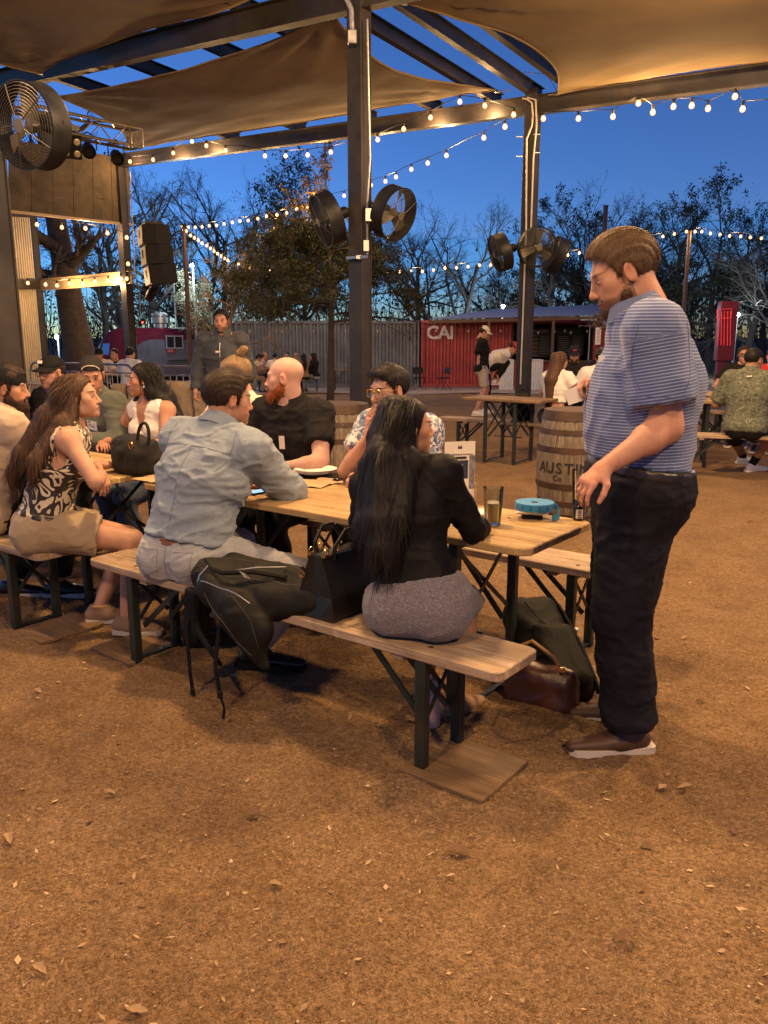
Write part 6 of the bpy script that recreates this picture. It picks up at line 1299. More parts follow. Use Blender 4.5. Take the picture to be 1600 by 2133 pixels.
for (px, py, Y, f, lb) in ((66, 263, 5.85, (-.42, -.88, -.14), 'large black drum fan at the left edge above the bearded man'), (682, 456, 10.1, (-.86, -.33, -.36), 'black drum fan on the left side of the middle post'), (820, 444, 10.1, (.72, -.58, -.34), 'black drum fan on the right side of the middle post'), (1043, 526, 13.9, (-.93, -.18, -.34), 'black drum fan turned edge-on left of the right post'), (1119, 515, 13.6, (.10, -.97, -.16), 'black drum fan facing forward on the right post'), (1158, 532, 14.1, (.93, .10, -.38), 'black drum fan turned edge-on right of the right post'), (318, 605, 19.6, (.75, .3, -.45), 'black drum fan below the hanging speaker')):
    o = FAN if first else copy_tree(FAN); first = False; p = at(px, py, Y); o.location = p; f = nrm(np.array(f)); r = nrm(np.cross(f, (0, 0, 1))); o.rotation_euler = Matrix(np.stack([r, np.cross(f, r), f], 1).tolist()).to_euler(); tag(o, lb, 'fan', 'drum fans on the posts')
    o.scale = (.8, .8, .8) if Y > 19 or Y < 7 else (.9, .9, .9)

# ---------------------------------------------------------------- bags
M_NYLON = cloth_mat('black_nylon', (.015, .014, .011), .2, 500, .3, .62); M_LEATHER = mat('black_leather', (.010, .009, .009), .36, 0, .2, 30, .15, 160); M_BROWNL = mat('brown_leather', (.055, .020, .013), .38, 0, .3, 14, .15, 120); M_GOLD = mat('gold_metal', (.75, .48, .18), .25, 1.0, .1); M_STRAP = cloth_mat('strap_web', (.008, .008, .008), .2, 600, .3, .7); M_SUEDE = mat('black_suede', (.009, .008, .008), .85, 0, .3, 20); M_SILV = mat('silver_trim', (.55, .52, .47), .35, .8, .1)
def blob(name, F, m, org, parent=None, amp=.0, fr=14, seed=3, extra=None):
    V, Fc = F.mesh(); N = vnormals(V, Fc)
    if amp: q = V * fr + fbm(V * 6, 2, seed)[:, None]; V = V + N * (amp * (1 - 2 * np.abs(vnoise(q, seed))) + amp * .6 * fbm(V * fr * .5, 2, seed + 4))[:, None]
    return link(name, npmesh(name, V - org, Fc, m), parent, None if parent else org)
# open backpack slumped on the bench and over its edge
org = ST(-1.22, .05, .46); R_ = np.stack([U2, V2, (0, 0, 1.0)], 1); F = Field(org - [.50, .50, .36], org + [.55, .5, .30], .007)
F.box(ST(-1.20, .08, .520), (.225, .115, .055), R_ @ rotx(.32), .045, k=.02); F.box(ST(-1.05, .07, .50), (.15, .11, .055), R_ @ rotx(.5) @ rotz(.2), .05, k=.05); F.ell(ST(-1.40, .045, .52), (.085, .085, .075), R_, k=.04); F.cone(ST(-1.30, -.055, .50), ST(-1.00, -.07, .40), .06, .055, k=.06, w=V2, sc=.7); F.cone(ST(-1.12, -.085, .44), ST(-.98, -.07, .27), .085, .03, k=.05, w=V2, sc=.55); F.box(ST(-.88, .12, .52), (.08, .11, .05), R_, .045, k=.06)
o = blob('backpack', F, M_NYLON, org, None, .006, 11); tag(o, 'open dark grey backpack slumped over the front bench with straps hanging down', 'backpack')
mb = MB(); mb.tube([ST(-1.38, .0, .60) - org, ST(-1.30, -.035, .585) - org, ST(-1.22, -.05, .585) - org, ST(-1.10, -.0, .60) - org, ST(-.98, .06, .585) - org], .011, 6); mb.build('handle', M_NYLON, o, smooth=True)
mb = MB(); mb.tube([ST(-1.20, -.035, .592) - org, ST(-1.10, .02, .612) - org, ST(-1.02, .10, .61) - org], .003, 4); mb.tube([ST(-1.36, -.075, .50) - org, ST(-1.35, -.06, .555) - org, ST(-1.33, -.03, .592) - org], .004, 4); mb.build('zip', M_SILV, o)
for i, pts in enumerate(([(-1.43, -.04, .46), (-1.44, -.07, .32), (-1.42, -.08, .12), (-1.415, -.075, .035)], [(-1.20, -.10, .38), (-1.21, -.12, .22), (-1.19, -.12, .10), (-1.155, -.13, .055), (-1.165, -.13, .008)])):
    q = np.array([ST(*p) for p in pts]) - org; mb = MB(); sd = U2 * .011
    for j in range(len(q) - 1): mb.bar(q[j], q[j + 1], .020 if j < 2 or i == 0 else .012, .004, up=V2)
    s_ = mb.build('strap', M_STRAP, o); mb = MB(); mb.box(q[-1] if i == 0 else q[2], (.028, .012, .035), R_, .004); mb.build('buckle', M_BLACK, s_)
q = ST(-1.075, -.045, .5725); put_text('TUMI', .042, M_SILV, o, q - org + np.array([0, 0, .03]) - V2 * .02, -U2 * .80 + V2 * .45, -V2 * .55 - U2 * .3 + np.array([0, 0, .35]), extrude=.0006)
F = Field(ST(-1.46, -.04, .30) - .16, ST(-1.40, -.0, .30) + .2, .007); F.box(ST(-1.43, -.04, .36), (.045, .022, .12), R_ @ roty(.1), .02); F.cone(ST(-1.39, -.05, .30), ST(-1.20, -.09, .20), .02, .012, k=.03, w=V2, sc=.6); blob('shoulder_strap', F, M_STRAP, org, o)
M_PIPE = mat('bag_piping', (.035, .030, .022), .6); M_ZIPS = M_SILV; DN = np.array([0, 0, -1.0]); FW = nrm(np.array([-.15, 1, -.9]))
bag = o
drape(bag, [ST(-1.40, .10, .6), ST(-1.20, .12, .6), ST(-1.02, .13, .6), ST(-.88, .13, .6)], DN, .0035, M_PIPE, 'seam', n=8); drape(bag, [ST(-1.42, -.02, .6), ST(-1.30, -.02, .6), ST(-1.15, .0, .6), ST(-.98, .03, .6), ST(-.86, .05, .6)], DN, .0030, M_PIPE, 'seam', n=8)
drape(bag, [ST(-1.36, -.10, .58), ST(-1.345, -.10, .52), ST(-1.36, -.10, .46)], FW, .0036, M_ZIPS, 'pocket_zip', n=6); drape(bag, [ST(-1.30, -.1, .56), ST(-1.16, -.1, .555), ST(-1.02, -.1, .53)], FW, .0026, M_ZIPS, 'front_zip', n=8)
drape(bag, [ST(-1.28, -.1, .50), ST(-1.20, -.1, .40), ST(-1.10, -.1, .33), ST(-1.02, -.1, .30)], FW, .003, M_PIPE, 'seam', n=6); drape(bag, [ST(-1.12, -.1, .52), ST(-1.02, -.1, .44), ST(-.98, -.1, .34)], FW, .003, M_PIPE, 'seam', n=6)
# structured handbag with gold hardware
org = ST(-.80, .155, .462); o = empty('handbag', org, RZ); o.scale = (1, .92, .90); mb = MB(); V = []
for z, w, l, b in ((0.002, .085, .135, .006), (.012, .092, .142, 0), (.10, .082, .140, 0), (.20, .055, .137, 0), (.265, .030, .135, 0), (.272, .024, .132, 0)): V.append([(-w, -l, z), (-w * .30, -l + .012 * (1 if z > .02 else 0), z), (w * .30, -l + .012 * (1 if z > .02 else 0), z), (w, -l, z), (w, l, z), (-w, l, z)])
n = 6; P = [p for r in V for p in r]; F = [tuple(range(n - 1, -1, -1)), tuple(5 * n + i for i in range(n))]; [F.append((j * n + i, j * n + (i + 1) % n, (j + 1) * n + (i + 1) % n, (j + 1) * n + i)) for j in range(5) for i in range(n)]; mb.add(P, F); mb.build('body', M_LEATHER, o)
mb = MB(); [mb.tube([(q * .030, -.125, .262), (q * .030, .125, .262)], .009, 6) for q in (-1, 1)]; mb.build('rim', M_LEATHER, o, smooth=True)
for q in (-1, 1):
    mb = MB(); mb.tube([(q * .036, -.07, .25), (q * .050, -.075, .31), (q * .058, -.02, .37), (q * .058, .04, .37), (q * .050, .085, .31), (q * .036, .08, .25)], .008, 7); mb.build('handle', M_LEATHER, o, smooth=True)
for (x, y, z) in ((-.036, -.115, .272), (-.036, -.06, .275), (.036, -.115, .272), (.036, -.055, .275), (-.036, .06, .275)): mb = MB(); mb.tube([(x, y - .012, z), (x, y + .012, z)], .0075, 8); mb.build('gold_post', M_GOLD, o, smooth=True); mb = MB(); mb.tube([(x, y + .014 * math.cos(a), z + .014 + .014 * math.sin(a)) for a in np.linspace(0, 2 * math.pi, 13)], .0028, 5, cap=False); mb.build('gold_ring', M_GOLD, o, smooth=True)
mb = MB(); mb.tube([(-.06 + .014 * math.cos(a), -.146, .185 + .014 * math.sin(a)) for a in np.linspace(0, 2 * math.pi, 15)], .003, 5, cap=False); mb.build('gold_ring', M_GOLD, o, smooth=True); mb = MB(); mb.box((-.06, -.141, .205), (.018, .008, .030), None, .003); mb.build('ring_tab', M_LEATHER, o)
for y in (-.05, .02): mb = MB(); mb.box((-.050, y, .215), (.006, .012, .028), None, .002); mb.build('gold_stud', M_GOLD, o)
tag(o, 'black structured leather handbag with gold rings on the front bench', 'handbag')
# slouchy tote on the left table
org = ST(-2.55, .53, .772); F = Field(org - [.28, .28, .05], org + [.28, .28, .42], .007); F.box(org + [0, 0, .09], (.155, .085, .095), R_, .06, k=.02); F.ell(org + [.0, .0, .17], (.13, .07, .075), R_, k=.06); F.ell(org + R_ @ np.array([-.13, 0, .12]), (.05, .06, .10), R_, k=.05); F.ell(org + R_ @ np.array([.14, 0, .13]), (.03, .055, .10), R_, k=.04)
o = blob('tote_bag', F, M_SUEDE, org, None, .008, 9); o.scale = (.95, .95, .86); tag(o, 'slouchy black tote with a looped handle on the left table', 'bag'); mb = MB(); c = np.array([.115, -.03, .235]); mb.tube([R_ @ (c + np.array([.050 * math.cos(a) + .018 * math.sin(a), .0, .095 * math.sin(a)])) for a in np.linspace(-1.9, 4.4, 24)], .0095, 7); mb.build('handle', M_SUEDE, o, smooth=True); mb = MB(); mb.tube([R_ @ (np.array([.06, -.075, .19]) + np.array([.016 * math.cos(a), 0, .022 * math.sin(a)])) for a in np.linspace(0, 6.28, 12)], .004, 5, cap=False); mb.build('gold_clasp', M_GOLD, o)
# backpack leaning on the table leg and brown handbag in front of it
b0, b1 = atz(1195, 1478), at(1095, 1262, 3.55); ax = nrm(b1 - b0); org = b0 * [1, 1, 0]; F = Field(np.minimum(b0, b1) - .26, np.maximum(b0, b1) + .26, .007); nn = nrm(np.cross(ax, np.cross((0.35, -1, .2), ax))); rr = np.cross(ax, nn); M3 = np.stack([rr, nn, ax], 1); L = np.linalg.norm(b1 - b0)
F.box((b0 + b1) / 2 + ax * .02, (.125, .085, L / 2), M3, .07, k=.02); F.box(b0 + ax * L * .38 + nn * .08, (.10, .05, L * .28), M3, .045, k=.03); F.cut((0, 0, .004), (0, 0, -1)); o = blob('backpack', F, M_NYLON, org, None, .004, 10); tag(o, 'black backpack leaning on the table leg beside the standing man', 'backpack')
for k in (-.06, .07): mb = MB(); q = [b0 + ax * L * t_ + rr * (.10 + .02 * math.sin(t_ * 3)) + nn * k - org for t_ in np.linspace(.05, .88, 8)]; [mb.bar(q[i], q[i + 1], .030, .010, up=rr) for i in range(7)]; st_ = mb.build('strap', M_STRAP, o); mb = MB(); mb.box(b0 + ax * L * .62 + rr * .135 + nn * k - org, (.02, .034, .018), M3, .004); mb.build('adjuster', M_SILV, st_)
mb = MB(); mb.tube([b1 - org + rr * .03, b1 - org + ax * .045, b1 - org - rr * .03], .009, 6); mb.build('top_loop', M_STRAP, o); mb = MB(); mb.tube([b0 + ax * L * t_ + nn * .095 + rr * .06 * math.sin(t_ * 5) - org for t_ in np.linspace(.2, .9, 9)], .003, 4); mb.build('zip', M_BLKMET, o)
org = atz(1126, 1472); ux = nrm(np.array([.75, -.42, 0])); M4 = frame(np.cross((0, 0, 1.0), ux)); M4 = np.stack([ux, np.cross((0, 0, 1.0), ux), (0, 0, 1.0)], 1); F = Field(org - .26, org + .32, .007); F.box(org + [0, 0, .075], (.150, .060, .085), M4 @ rotx(-.12), .045, k=.02); F.ell(org + [0, .01, .15], (.11, .045, .05), M4, k=.05); F.cone(org + M4 @ np.array([-.12, 0, .16]), org + M4 @ np.array([.12, 0, .16]), .02, .02, k=.03); F.ell(org + M4 @ np.array([0, 0, .235]), (.085, .10, .055), M4, k=.03, sub=True); F.cut(org + [0, 0, .003], (0, 0, -1))
o = blob('handbag', F, M_BROWNL, org, None, .004, 9); tag(o, 'dark brown leather handbag on the dirt in front of the black backpack', 'handbag')
mb = MB(); q = [M4 @ np.array(p) for p in ((-.125, -.03, .16), (-.11, -.05, .25), (-.03, -.05, .30), (.06, -.05, .25), (.12, -.03, .15))]; mb.tube(q, .0075, 6); mb.build('handle', mat('tan_strap', (.30, .17, .08), .5), o, smooth=True); mb = MB(); mb.box(M4 @ np.array([.095, -.05, .20]), (.03, .012, .022), M4, .003); mb.build('buckle', M_GOLD, o)
# bag on the far bench
org = at(1086, 880, 10.25) * [1, 1, 0] + [0, 0, .462]; F = Field(org - .3, org + .45, .012); F.ell(org + [0, 0, .14], (.165, .11, .15), k=.03); F.ell(org + [0, 0, .28], (.09, .07, .08), k=.06); F.cut(org + [0, 0, .004], (0, 0, -1)); o = blob('backpack', F, M_NYLON, org, None, .008, 8); tag(o, 'black backpack on the middle-distance bench before the right post', 'backpack'); mb = MB(); mb.tube([(-.04, 0, .34), (0, 0, .40), (.04, 0, .34)], .012, 6); mb.build('top_loop', M_STRAP, o)

# ---------------------------------------------------------------- things on the near table and under the bench
def thin_glass():
    t = NT('clear_glass'); tr = t.n('BsdfTransparent'); tr.inputs[0].default_value = (.93, .96, .95, 1); g = t.n('BsdfGlossy'); g.inputs['Roughness'].default_value = .04; fr = t.n('Fresnel'); fr.inputs[0].default_value = 1.45; mx = t.n('MixShader'); t.t.links.new(t.math('ADD', t.math('MULTIPLY', fr.outputs[0], .9), .03), mx.inputs[0]); t.t.links.new(tr.outputs[0], mx.inputs[1]); t.t.links.new(g.outputs[0], mx.inputs[2]); t.t.links.new(mx.outputs[0], t.out.inputs[0]); return t.m
def glass_mat(name, col=(1, 1, 1), rough=.03, ior=1.45):
    t = NT(name); t.set(Base_Color=col, Roughness=rough, IOR=ior, Transmission_Weight=1.0); return t.m
M_GLASS = thin_glass(); M_BEER = mat('pale_beer', (.88, .68, .28), .2, 0, .05, trans=.15); M_BEER2 = mat('amber_beer', (.80, .42, .08), .2, 0, .05, trans=.15); M_ICE = mat('ice', (.85, .88, .88), .2, 0, .05)
M_RIB = cloth_mat('blue_ribbon', (.030, .215, .46), .10, 300, .15, .6); M_RIBD = cloth_mat('blue_ribbon_print', (.015, .10, .22), .1, 300, .1, .6); M_PAPER = mat('paper', (.74, .70, .64), .8, 0, .05, 5); M_KRAFT = mat('kraft_paper', (.46, .31, .16), .85, 0, .1, 12); M_NAVY = mat('navy_print', (.018, .030, .075), .7); M_YEL = mat('yellow_print', (.72, .55, .06), .7); M_PHONE = mat('phone_black', (.010, .010, .011), .18, 0, .1)
def drink(p, lbl, h=.148, r0=.031, r1=.042, fill=.6, beer=M_BEER, ice=4):
    o = empty('beer_glass', p); mb = MB(); mb.lathe([(.0, 0), (r0, 0), (r0 + .001, .004), (r1, h), (r1 - .0025, h), (r0 - .002, .012), (0, .010)], 26); mb.f = [f for f in mb.f]; mb.build('glass', M_GLASS, o, smooth=True); hh = .011 + (h - .02) * fill; rr = lambda z: r0 - .0022 + (r1 - r0 - .0004) * (z - .012) / (h - .012) - .0006
    mb = MB(); mb.lathe([(0, .0125), (rr(.0125), .0125), (rr(hh), hh), (0, hh)], 26); mb.build('drink', beer, o, smooth=True); rg = random.Random(3)
    for i in range(ice): a = rg.uniform(0, 6.28); mb = MB(); mb.box((.014 * math.cos(a), .014 * math.sin(a), hh - .010 - .013 * (i % 3)), (.02, .018, .017), rotz(a) @ rotx(rg.uniform(0, 1)), .003); mb.build('ice_cube', M_ICE, o)
    return tag(o, lbl, 'glass', 'glasses on the near table')
zt = .7712; g1 = atz(1026, 1092, .77); drink((g1[0], g1[1], zt), 'short glass of iced pale drink beside the blue ribbon roll'); g2 = atz(1211, 1072, .77); drink((g2[0], g2[1] + .02, zt), 'tall glass of amber beer behind the small bottle', .185, .031, .043, .42, M_BEER2, 0)
p = atz(1108, 1080, .77); o = empty('card_stack', (p[0], p[1], zt), RZ + .5); mb = MB(); mb.box((0, 0, .012), (.085, .055, .020), None, .004); mb.build('holder', M_BLACK, o)
for i in range(5): mb = MB(); mb.box((.0, .0, .0245 + i * .0022), (.125, .085, .0018), rotz(.06 * (i - 2))); mb.build('card', M_PAPER, o)
tag(o, 'small stack of white cards under the blue ribbon roll', 'cards'); zc = zt + .0362
o = empty('ribbon_roll', (p[0] + .012, p[1] + .015, zc), .3); mb = MB(); R = .078; mb.lathe([(.016, 0), (R, 0), (R + .0015, .005), (R + .0015, .025), (R, .030), (R - .006, .0295), (.06, .028), (.03, .0285), (.016, .028)], 48); mb.f = mb.f[:-2]; mb.m = mb.m[:-2]; mb.build('roll', M_RIB, o, smooth=True); mb = MB(); mb.lathe([(.0, .001), (.015, .001), (.015, .028), (.012, .028), (.012, .003), (0, .003)], 16); mb.build('core', mat('brown_core', (.12, .06, .03), .8), o)
mb = MB(); V = []
for t_ in np.linspace(0, 1, 14):
    a = -.25 - 1.1 * t_; rr = R + .004 + .020 * math.sin(t_ * 2.6); z_ = .002 - (zc - zt - .003) * min(1, t_ * 2.2); x, y = rr * math.cos(a), rr * math.sin(a) - .02 * t_; V += [(x, y, z_ + .001), (x, y, z_ + .029)]
mb.add(V, [(2 * i, 2 * i + 2, 2 * i + 3, 2 * i + 1) for i in range(13)]); mb.build('tail', M_RIB, o, smooth=True)
for i in range(14): a = i * 2 * math.pi / 14; put_text('2', .020, M_RIBD, o, ((R + .0022) * math.cos(a), (R + .0022) * math.sin(a), .015), (-math.sin(a), math.cos(a), 0), (0, 0, 1), name='print_mark', extrude=.0003, bold=.001)
tag(o, 'roll of bright blue printed ribbon lying on the cards', 'ribbon roll')
p = atz(1205, 1083, .77); o = empty('pill_bottle', (p[0], p[1], zt)); mb = MB(); mb.lathe([(.0, 0), (.0215, 0), (.023, .003), (.023, .050), (.017, .062), (.015, .065), (.015, .068), (0, .068)], 22); mb.build('bottle', mat('dark_amber', (.015, .012, .010), .2), o, smooth=True); mb = MB(); mb.lathe([(.0165, .066), (.018, .067), (.018, .083), (.016, .085), (0, .085)], 20); mb.build('lid', mat('green_lid', (.015, .06, .04), .45), o, smooth=True)
V = []; F = []
for i in range(9): a = -math.pi / 2 - .75 + 1.3 * i / 8; V += [(.0235 * math.cos(a), .0235 * math.sin(a), .008), (.0235 * math.cos(a), .0235 * math.sin(a), .046)]
mb = MB(); mb.add(V, [(2 * i, 2 * i + 2, 2 * i + 3, 2 * i + 1) for i in range(8)]); lbq = mb.build('paper_label', M_PAPER, o, smooth=True); mb = MB(); [mb.box((-.002, -.0242, .041 - .006 * i), (.018 - .003 * (i % 3), .0006, .0022)) for i in range(4)]; [mb.box((-.008 + .0035 * i, -.0240, .013), (.0018, .0006, .008)) for i in range(5)]; mb.build('label_print', M_INK, lbq); tag(o, 'small dark bottle with a green lid and paper label near the table edge', 'bottle')
# event card in a wooden stand
p = atz(956, 1050, .77); org = np.array([p[0], p[1], zt]); rx = nrm(np.array([.93, -.30, 0]) * 1.0 + np.array([0, .55, 0])); o = empty('event_card', org); fc_ = nrm(np.cross((0, 0, 1.0), rx)) * -1; fc_ = -np.cross((0, 0, 1.0), rx); fc_ = fc_ if fc_[1] < 0 else -fc_; R5 = np.stack([rx, -fc_, (0, 0, 1.0)], 1); mb = MB(); mb.box((0, 0, .008), (.13, .045, .016), R5, .003); mb.build('wood_base', M_OLDW, o); mb = MB(); w, h = .142, .262; mb.box((0, 0, .016 + h / 2), (w, .0016, h), R5); mb.build('card', M_PAPER, o); mb = MB(); mb.box(R5 @ np.array([w / 2 + .004, 0, .05]), (.008, .012, .08), R5); mb.build('upright', M_BWOOD, o)
def on_card(x, z, d=.0013): return R5 @ np.array([x, -d, .016 + z])
put_text('ATX Marketing Innovators', .0112, M_INK, o, on_card(0, .205), rx, (0, 0, 1), extrude=.0002, bold=.0002); put_text('66', .020, M_INK, o, on_card(0, .236), rx, (0, 0, 1), name='quote_mark', extrude=.0002, bold=.0012); mb = MB(); mb.box(on_card(0, .190), (.062, .0012, .011), R5); mb.build('print_bar', M_INK, o); mb = MB(); mb.box(on_card(-.002, .138), (.082, .0012, .082), R5); mb.build('print_square', M_NAVY, o); put_text('ti', .058, M_YEL, o, on_card(.0, .142, .0022), rx, (0, 0, 1), extrude=.0002, bold=.001); mb = MB(); mb.box(on_card(.057, .125), (.026, .0011, .15), R5); mb.build('print_photo', mat('grey_print', (.22, .22, .25), .7, 0, .5, 30), o)
tag(o, 'white event card reading ATX Marketing Innovators in a small wooden stand', 'sign')
for i, (px, py, a, lb) in enumerate(((985, 1092, .3, 'white paper sheet lying left of the iced glass'), (1000, 1068, 1.2, 'white leaflet lying behind the iced glass'))): p = atz(px, py, .77); mb = MB(); mb.box((0, 0, .0012 + .0016 * i), (.15, .10, .0012)); tag(mb.build('paper_sheet', M_PAPER, None, (p[0], p[1], zt), RZ + a), lb, 'paper', 'papers on the near table')
def plate(p, lb, n=2, r=.115):
    o = empty('paper_plate', p)
    for i in range(n): mb = MB(); mb.lathe([(0, .002), (r * .68, .002), (r * .80, .010), (r, .014), (r, .016), (r * .79, .0125), (r * .67, .0045), (0, .0045)], 30, (.004 * i, .003 * i, .0055 * i)); mb.build('plate', M_PAPER, o, smooth=True)
    return tag(o, lb, 'plate', 'paper plates on the tables')
p = atz(655, 988, .77); plate((p[0], p[1], zt + .004), 'stack of white paper plates before the bald man', 3); p = atz(618, 985, .77); o = plate((p[0] - .05, p[1] + .10, zt), 'white paper plate with scraps left of the plate stack', 1, .10); mb = MB(); [mb.tube([(.03 * math.cos(a), .03 * math.sin(a), .012), (.045 * math.cos(a + .4), .04 * math.sin(a + .4), .028), (.05 * math.cos(a + .8), .03 * math.sin(a + .8), .014)], .007, 5) for a in (0, 2, 4)]; mb.build('food_scrap', mat('fried_food', (.42, .24, .08), .7), o, smooth=True)
for i, (px, py, a, lb) in enumerate(((640, 1008, .2, 'brown paper liner under the plates'), (688, 1003, .6, 'folded brown napkin right of the plates'), (330, 1000, .1, 'brown paper liner at the right end of the left table'))):
    p = atz(px, py, .77); n = 10; g = np.linspace(-.5, .5, n); X, Y = np.meshgrid(g * (.26 if i != 1 else .14), g * (.18 if i != 1 else .11), indexing='ij'); Z = .003 + .010 * np.abs(fbm(np.stack([X * 12, Y * 12, X * 0 + i], -1), 2, i)) * (np.hypot(X, Y) > .05); ii = np.arange(n * n).reshape(n, n); o = link('paper_liner', npmesh('paper_liner', np.stack([X, Y, Z], -1).reshape(-1, 3), np.stack([ii[:-1, :-1], ii[1:, :-1], ii[1:, 1:], ii[:-1, 1:]], -1).reshape(-1, 4), M_KRAFT), None, (p[0], p[1], zt), RZ + a); tag(o, lb, 'paper', 'brown papers on the tables')
p = atz(268, 945, .77); plate((p[0], p[1], zt), 'white paper plate behind the slouchy tote on the left table', 1, .09)
for (px, py, a, lb, on) in ((722, 1003, .5, 'black phone lying before the man with glasses', 0), (545, 1026, 1.4, 'phone with a lit screen beside the arm of the man in denim', 1)):
    p = atz(px, py, .77); o = empty('phone', (p[0], p[1], zt), RZ + a); mb = MB(); mb.box((0, 0, .0045), (.148, .072, .008), None, .003); mb.build('case', M_PHONE, o); mb = MB(); mb.box((0, 0, .0088), (.138, .064, .0008)); mb.build('screen', M_PHONE if not on else mat('lit_screen', (.1, .2, .5), .2, emit=(.25, .45, 1), estr=.22), o); tag(o, lb, 'phone', 'phones on the near table')
# water bottle under the bench
p = atz(897, 1522); o = empty('water_bottle', (p[0], p[1], GR(p[0], p[1]) + .004)); M_PINK = mat('pink_tumbler', (.62, .42, .38), .35, 0, .06); mb = MB(); mb.lathe([(0, 0), (.034, 0), (.037, .004), (.037, .125), (.034, .140), (.0, .140)], 24); mb.build('body', M_PINK, o, smooth=True); mb = MB(); mb.lathe([(.034, .141), (.035, .150), (.030, .175), (.020, .19), (0, .192)], 24); mb.build('lid', mat('clear_lid', (.75, .66, .62), .15, 0, .05, trans=.5), o, smooth=True); mb = MB(); mb.tube([(.0, 0, .19), (.004, 0, .225)], .006, 8); mb.build('spout', M_PINK, o); tag(o, 'pale pink water bottle standing on the dirt behind the bench leg', 'bottle')

# ---------------------------------------------------------------- barrier, ledge stones, folding chairs, leaves
M_TUBE = mat('barrier_tube', (.34, .31, .27), .4, .8, .15)
def barrier(p0, p1, label, h=1.06):
    p0, p1 = np.array(p0), np.array(p1); o = empty('crowd_barrier', p0); d = p1 - p0; L = np.linalg.norm(d); u = d / L; r = .16; pts = [u * 0 + [0, 0, .12]]; pts = [np.array([0, 0, .10]), np.array([0, 0, h - r])] + [u * (r - r * math.cos(a)) + np.array([0, 0, h - r + r * math.sin(a)]) for a in np.linspace(.2, 1.57, 5)] + [u * (L - r + r * math.sin(a)) + np.array([0, 0, h - r + r * math.cos(a)]) for a in np.linspace(0, 1.57, 6)] + [u * L + [0, 0, .10], np.array([0, 0, .10])]
    mb = MB(); mb.tube(pts, .019, 7); mb.build('frame', M_TUBE, o, smooth=True); mb = MB(); mb.tube([u * .02 + [0, 0, h - .13], u * (L - .02) + [0, 0, h - .13]], .012, 6); mb.build('rail', M_TUBE, o); n = int(L / .115)
    for i in range(1, n): mb = MB(); q = u * (L * i / n); mb.tube([q + [0, 0, .10], q + [0, 0, h - .13]], .007, 5); mb.build('bar', M_TUBE, o)
    nrm_ = np.array([-u[1], u[0], 0])
    for q in (.25, L - .25): mb = MB(); mb.tube([u * q - nrm_ * .28 + [0, 0, .02], u * q + [0, 0, .10], u * q + nrm_ * .28 + [0, 0, .02]], .016, 6); mb.build('foot', M_TUBE, o)
    return tag(o, label, 'barrier', 'crowd barriers')
z_ = lambda p: p * [1, 1, 0] + [0, 0, GR(p[0], p[1])]
barrier(z_(at(300, 757, 12.5)), z_(at(436, 757, 12.0)), 'metal crowd barrier right of the woman in the white top'); barrier(z_(at(62, 757, 14.2)), z_(at(276, 757, 12.9)), 'metal crowd barrier behind the man in the backwards cap')
M_STONE = mat('limestone', (.36, .27, .17), .9, 0, .28, 4, .5, 16, dirt=(.24, .16, .09)); rg = random.Random(4)
for i, (px0, px1, top, Y, lb) in enumerate(((226, 262, 800, 12.0, 'squared limestone block at the left end of the low ledge'), (262, 300, 796, 11.95, 'squared limestone block behind the woman in the white top'), (300, 352, 792, 11.9, 'squared limestone block just right of her dark hair'), (352, 400, 794, 11.85, 'squared limestone block below the crowd barrier'), (400, 446, 799, 11.8, 'squared limestone block behind the denim-shirted man'))):
    a, b = at(px0, top, Y), at(px1, top, Y); w = b[0] - a[0] - .012; F = Field((-w / 2 - .03, -.03, -.03), (w / 2 + .03, .45, a[2] + .05), .022); F.box((0, .2, a[2] / 2), (w / 2, .2, a[2] / 2), None, .03); V, Fc = F.mesh(); N = vnormals(V, Fc); V = V + N * (.020 * fbm((V + i * 3) * 7, 3, i))[:, None]; o = link('ledge_stone', npmesh('ledge_stone', V, Fc, M_STONE), None, ((a[0] + b[0]) / 2, Y, -.01)); tag(o, lb, 'stone', 'limestone ledge blocks')
def folding_chair(p, rz, label):
    o = empty('folding_chair', p, rz); mb = MB(); [mb.tube([(q * .22, -.22, 0), (q * .21, .02, .44), (q * .20, .16, .80)], .012, 6) for q in (-1, 1)]; mb.build('back_leg', M_BLKMET, o); mb = MB(); [mb.tube([(q * .20, .22, 0), (q * .20, -.18, .43)], .012, 6) for q in (-1, 1)]; mb.build('front_leg', M_BLKMET, o); mb = MB(); mb.box((0, -.02, .445), (.40, .38, .025), None, .008); mb.build('seat', M_BLACK, o); mb = MB(); mb.box((0, .145, .70), (.41, .02, .24), rotx(-.2), .008); mb.build('backrest', M_BLACK, o); return tag(o, label, 'chair', 'folding chairs along the containers')
for px, Y, a, lb in ((872, 30.5, .3, 'black folding chair where the grey and red containers meet'), (925, 30.2, -1.2, 'black folding chair seen edge-on before the red container'), (752, 30.8, .1, 'black folding chair just left of the middle post'), (800, 30.8, 2.6, 'black folding chair just right of the middle post'), (648, 28.6, 3.4, 'black folding chair under the far woman in black')): p = at(px, 790, Y); folding_chair((p[0], Y, float(gz(0, Y)) + .02), a, lb)
M_DRY = mat('dry_leaf', (.34, .22, .11), .8, 0, .3, 30); M_DRYD = mat('dry_leaf_dark', (.16, .085, .04), .8, 0, .3, 30)
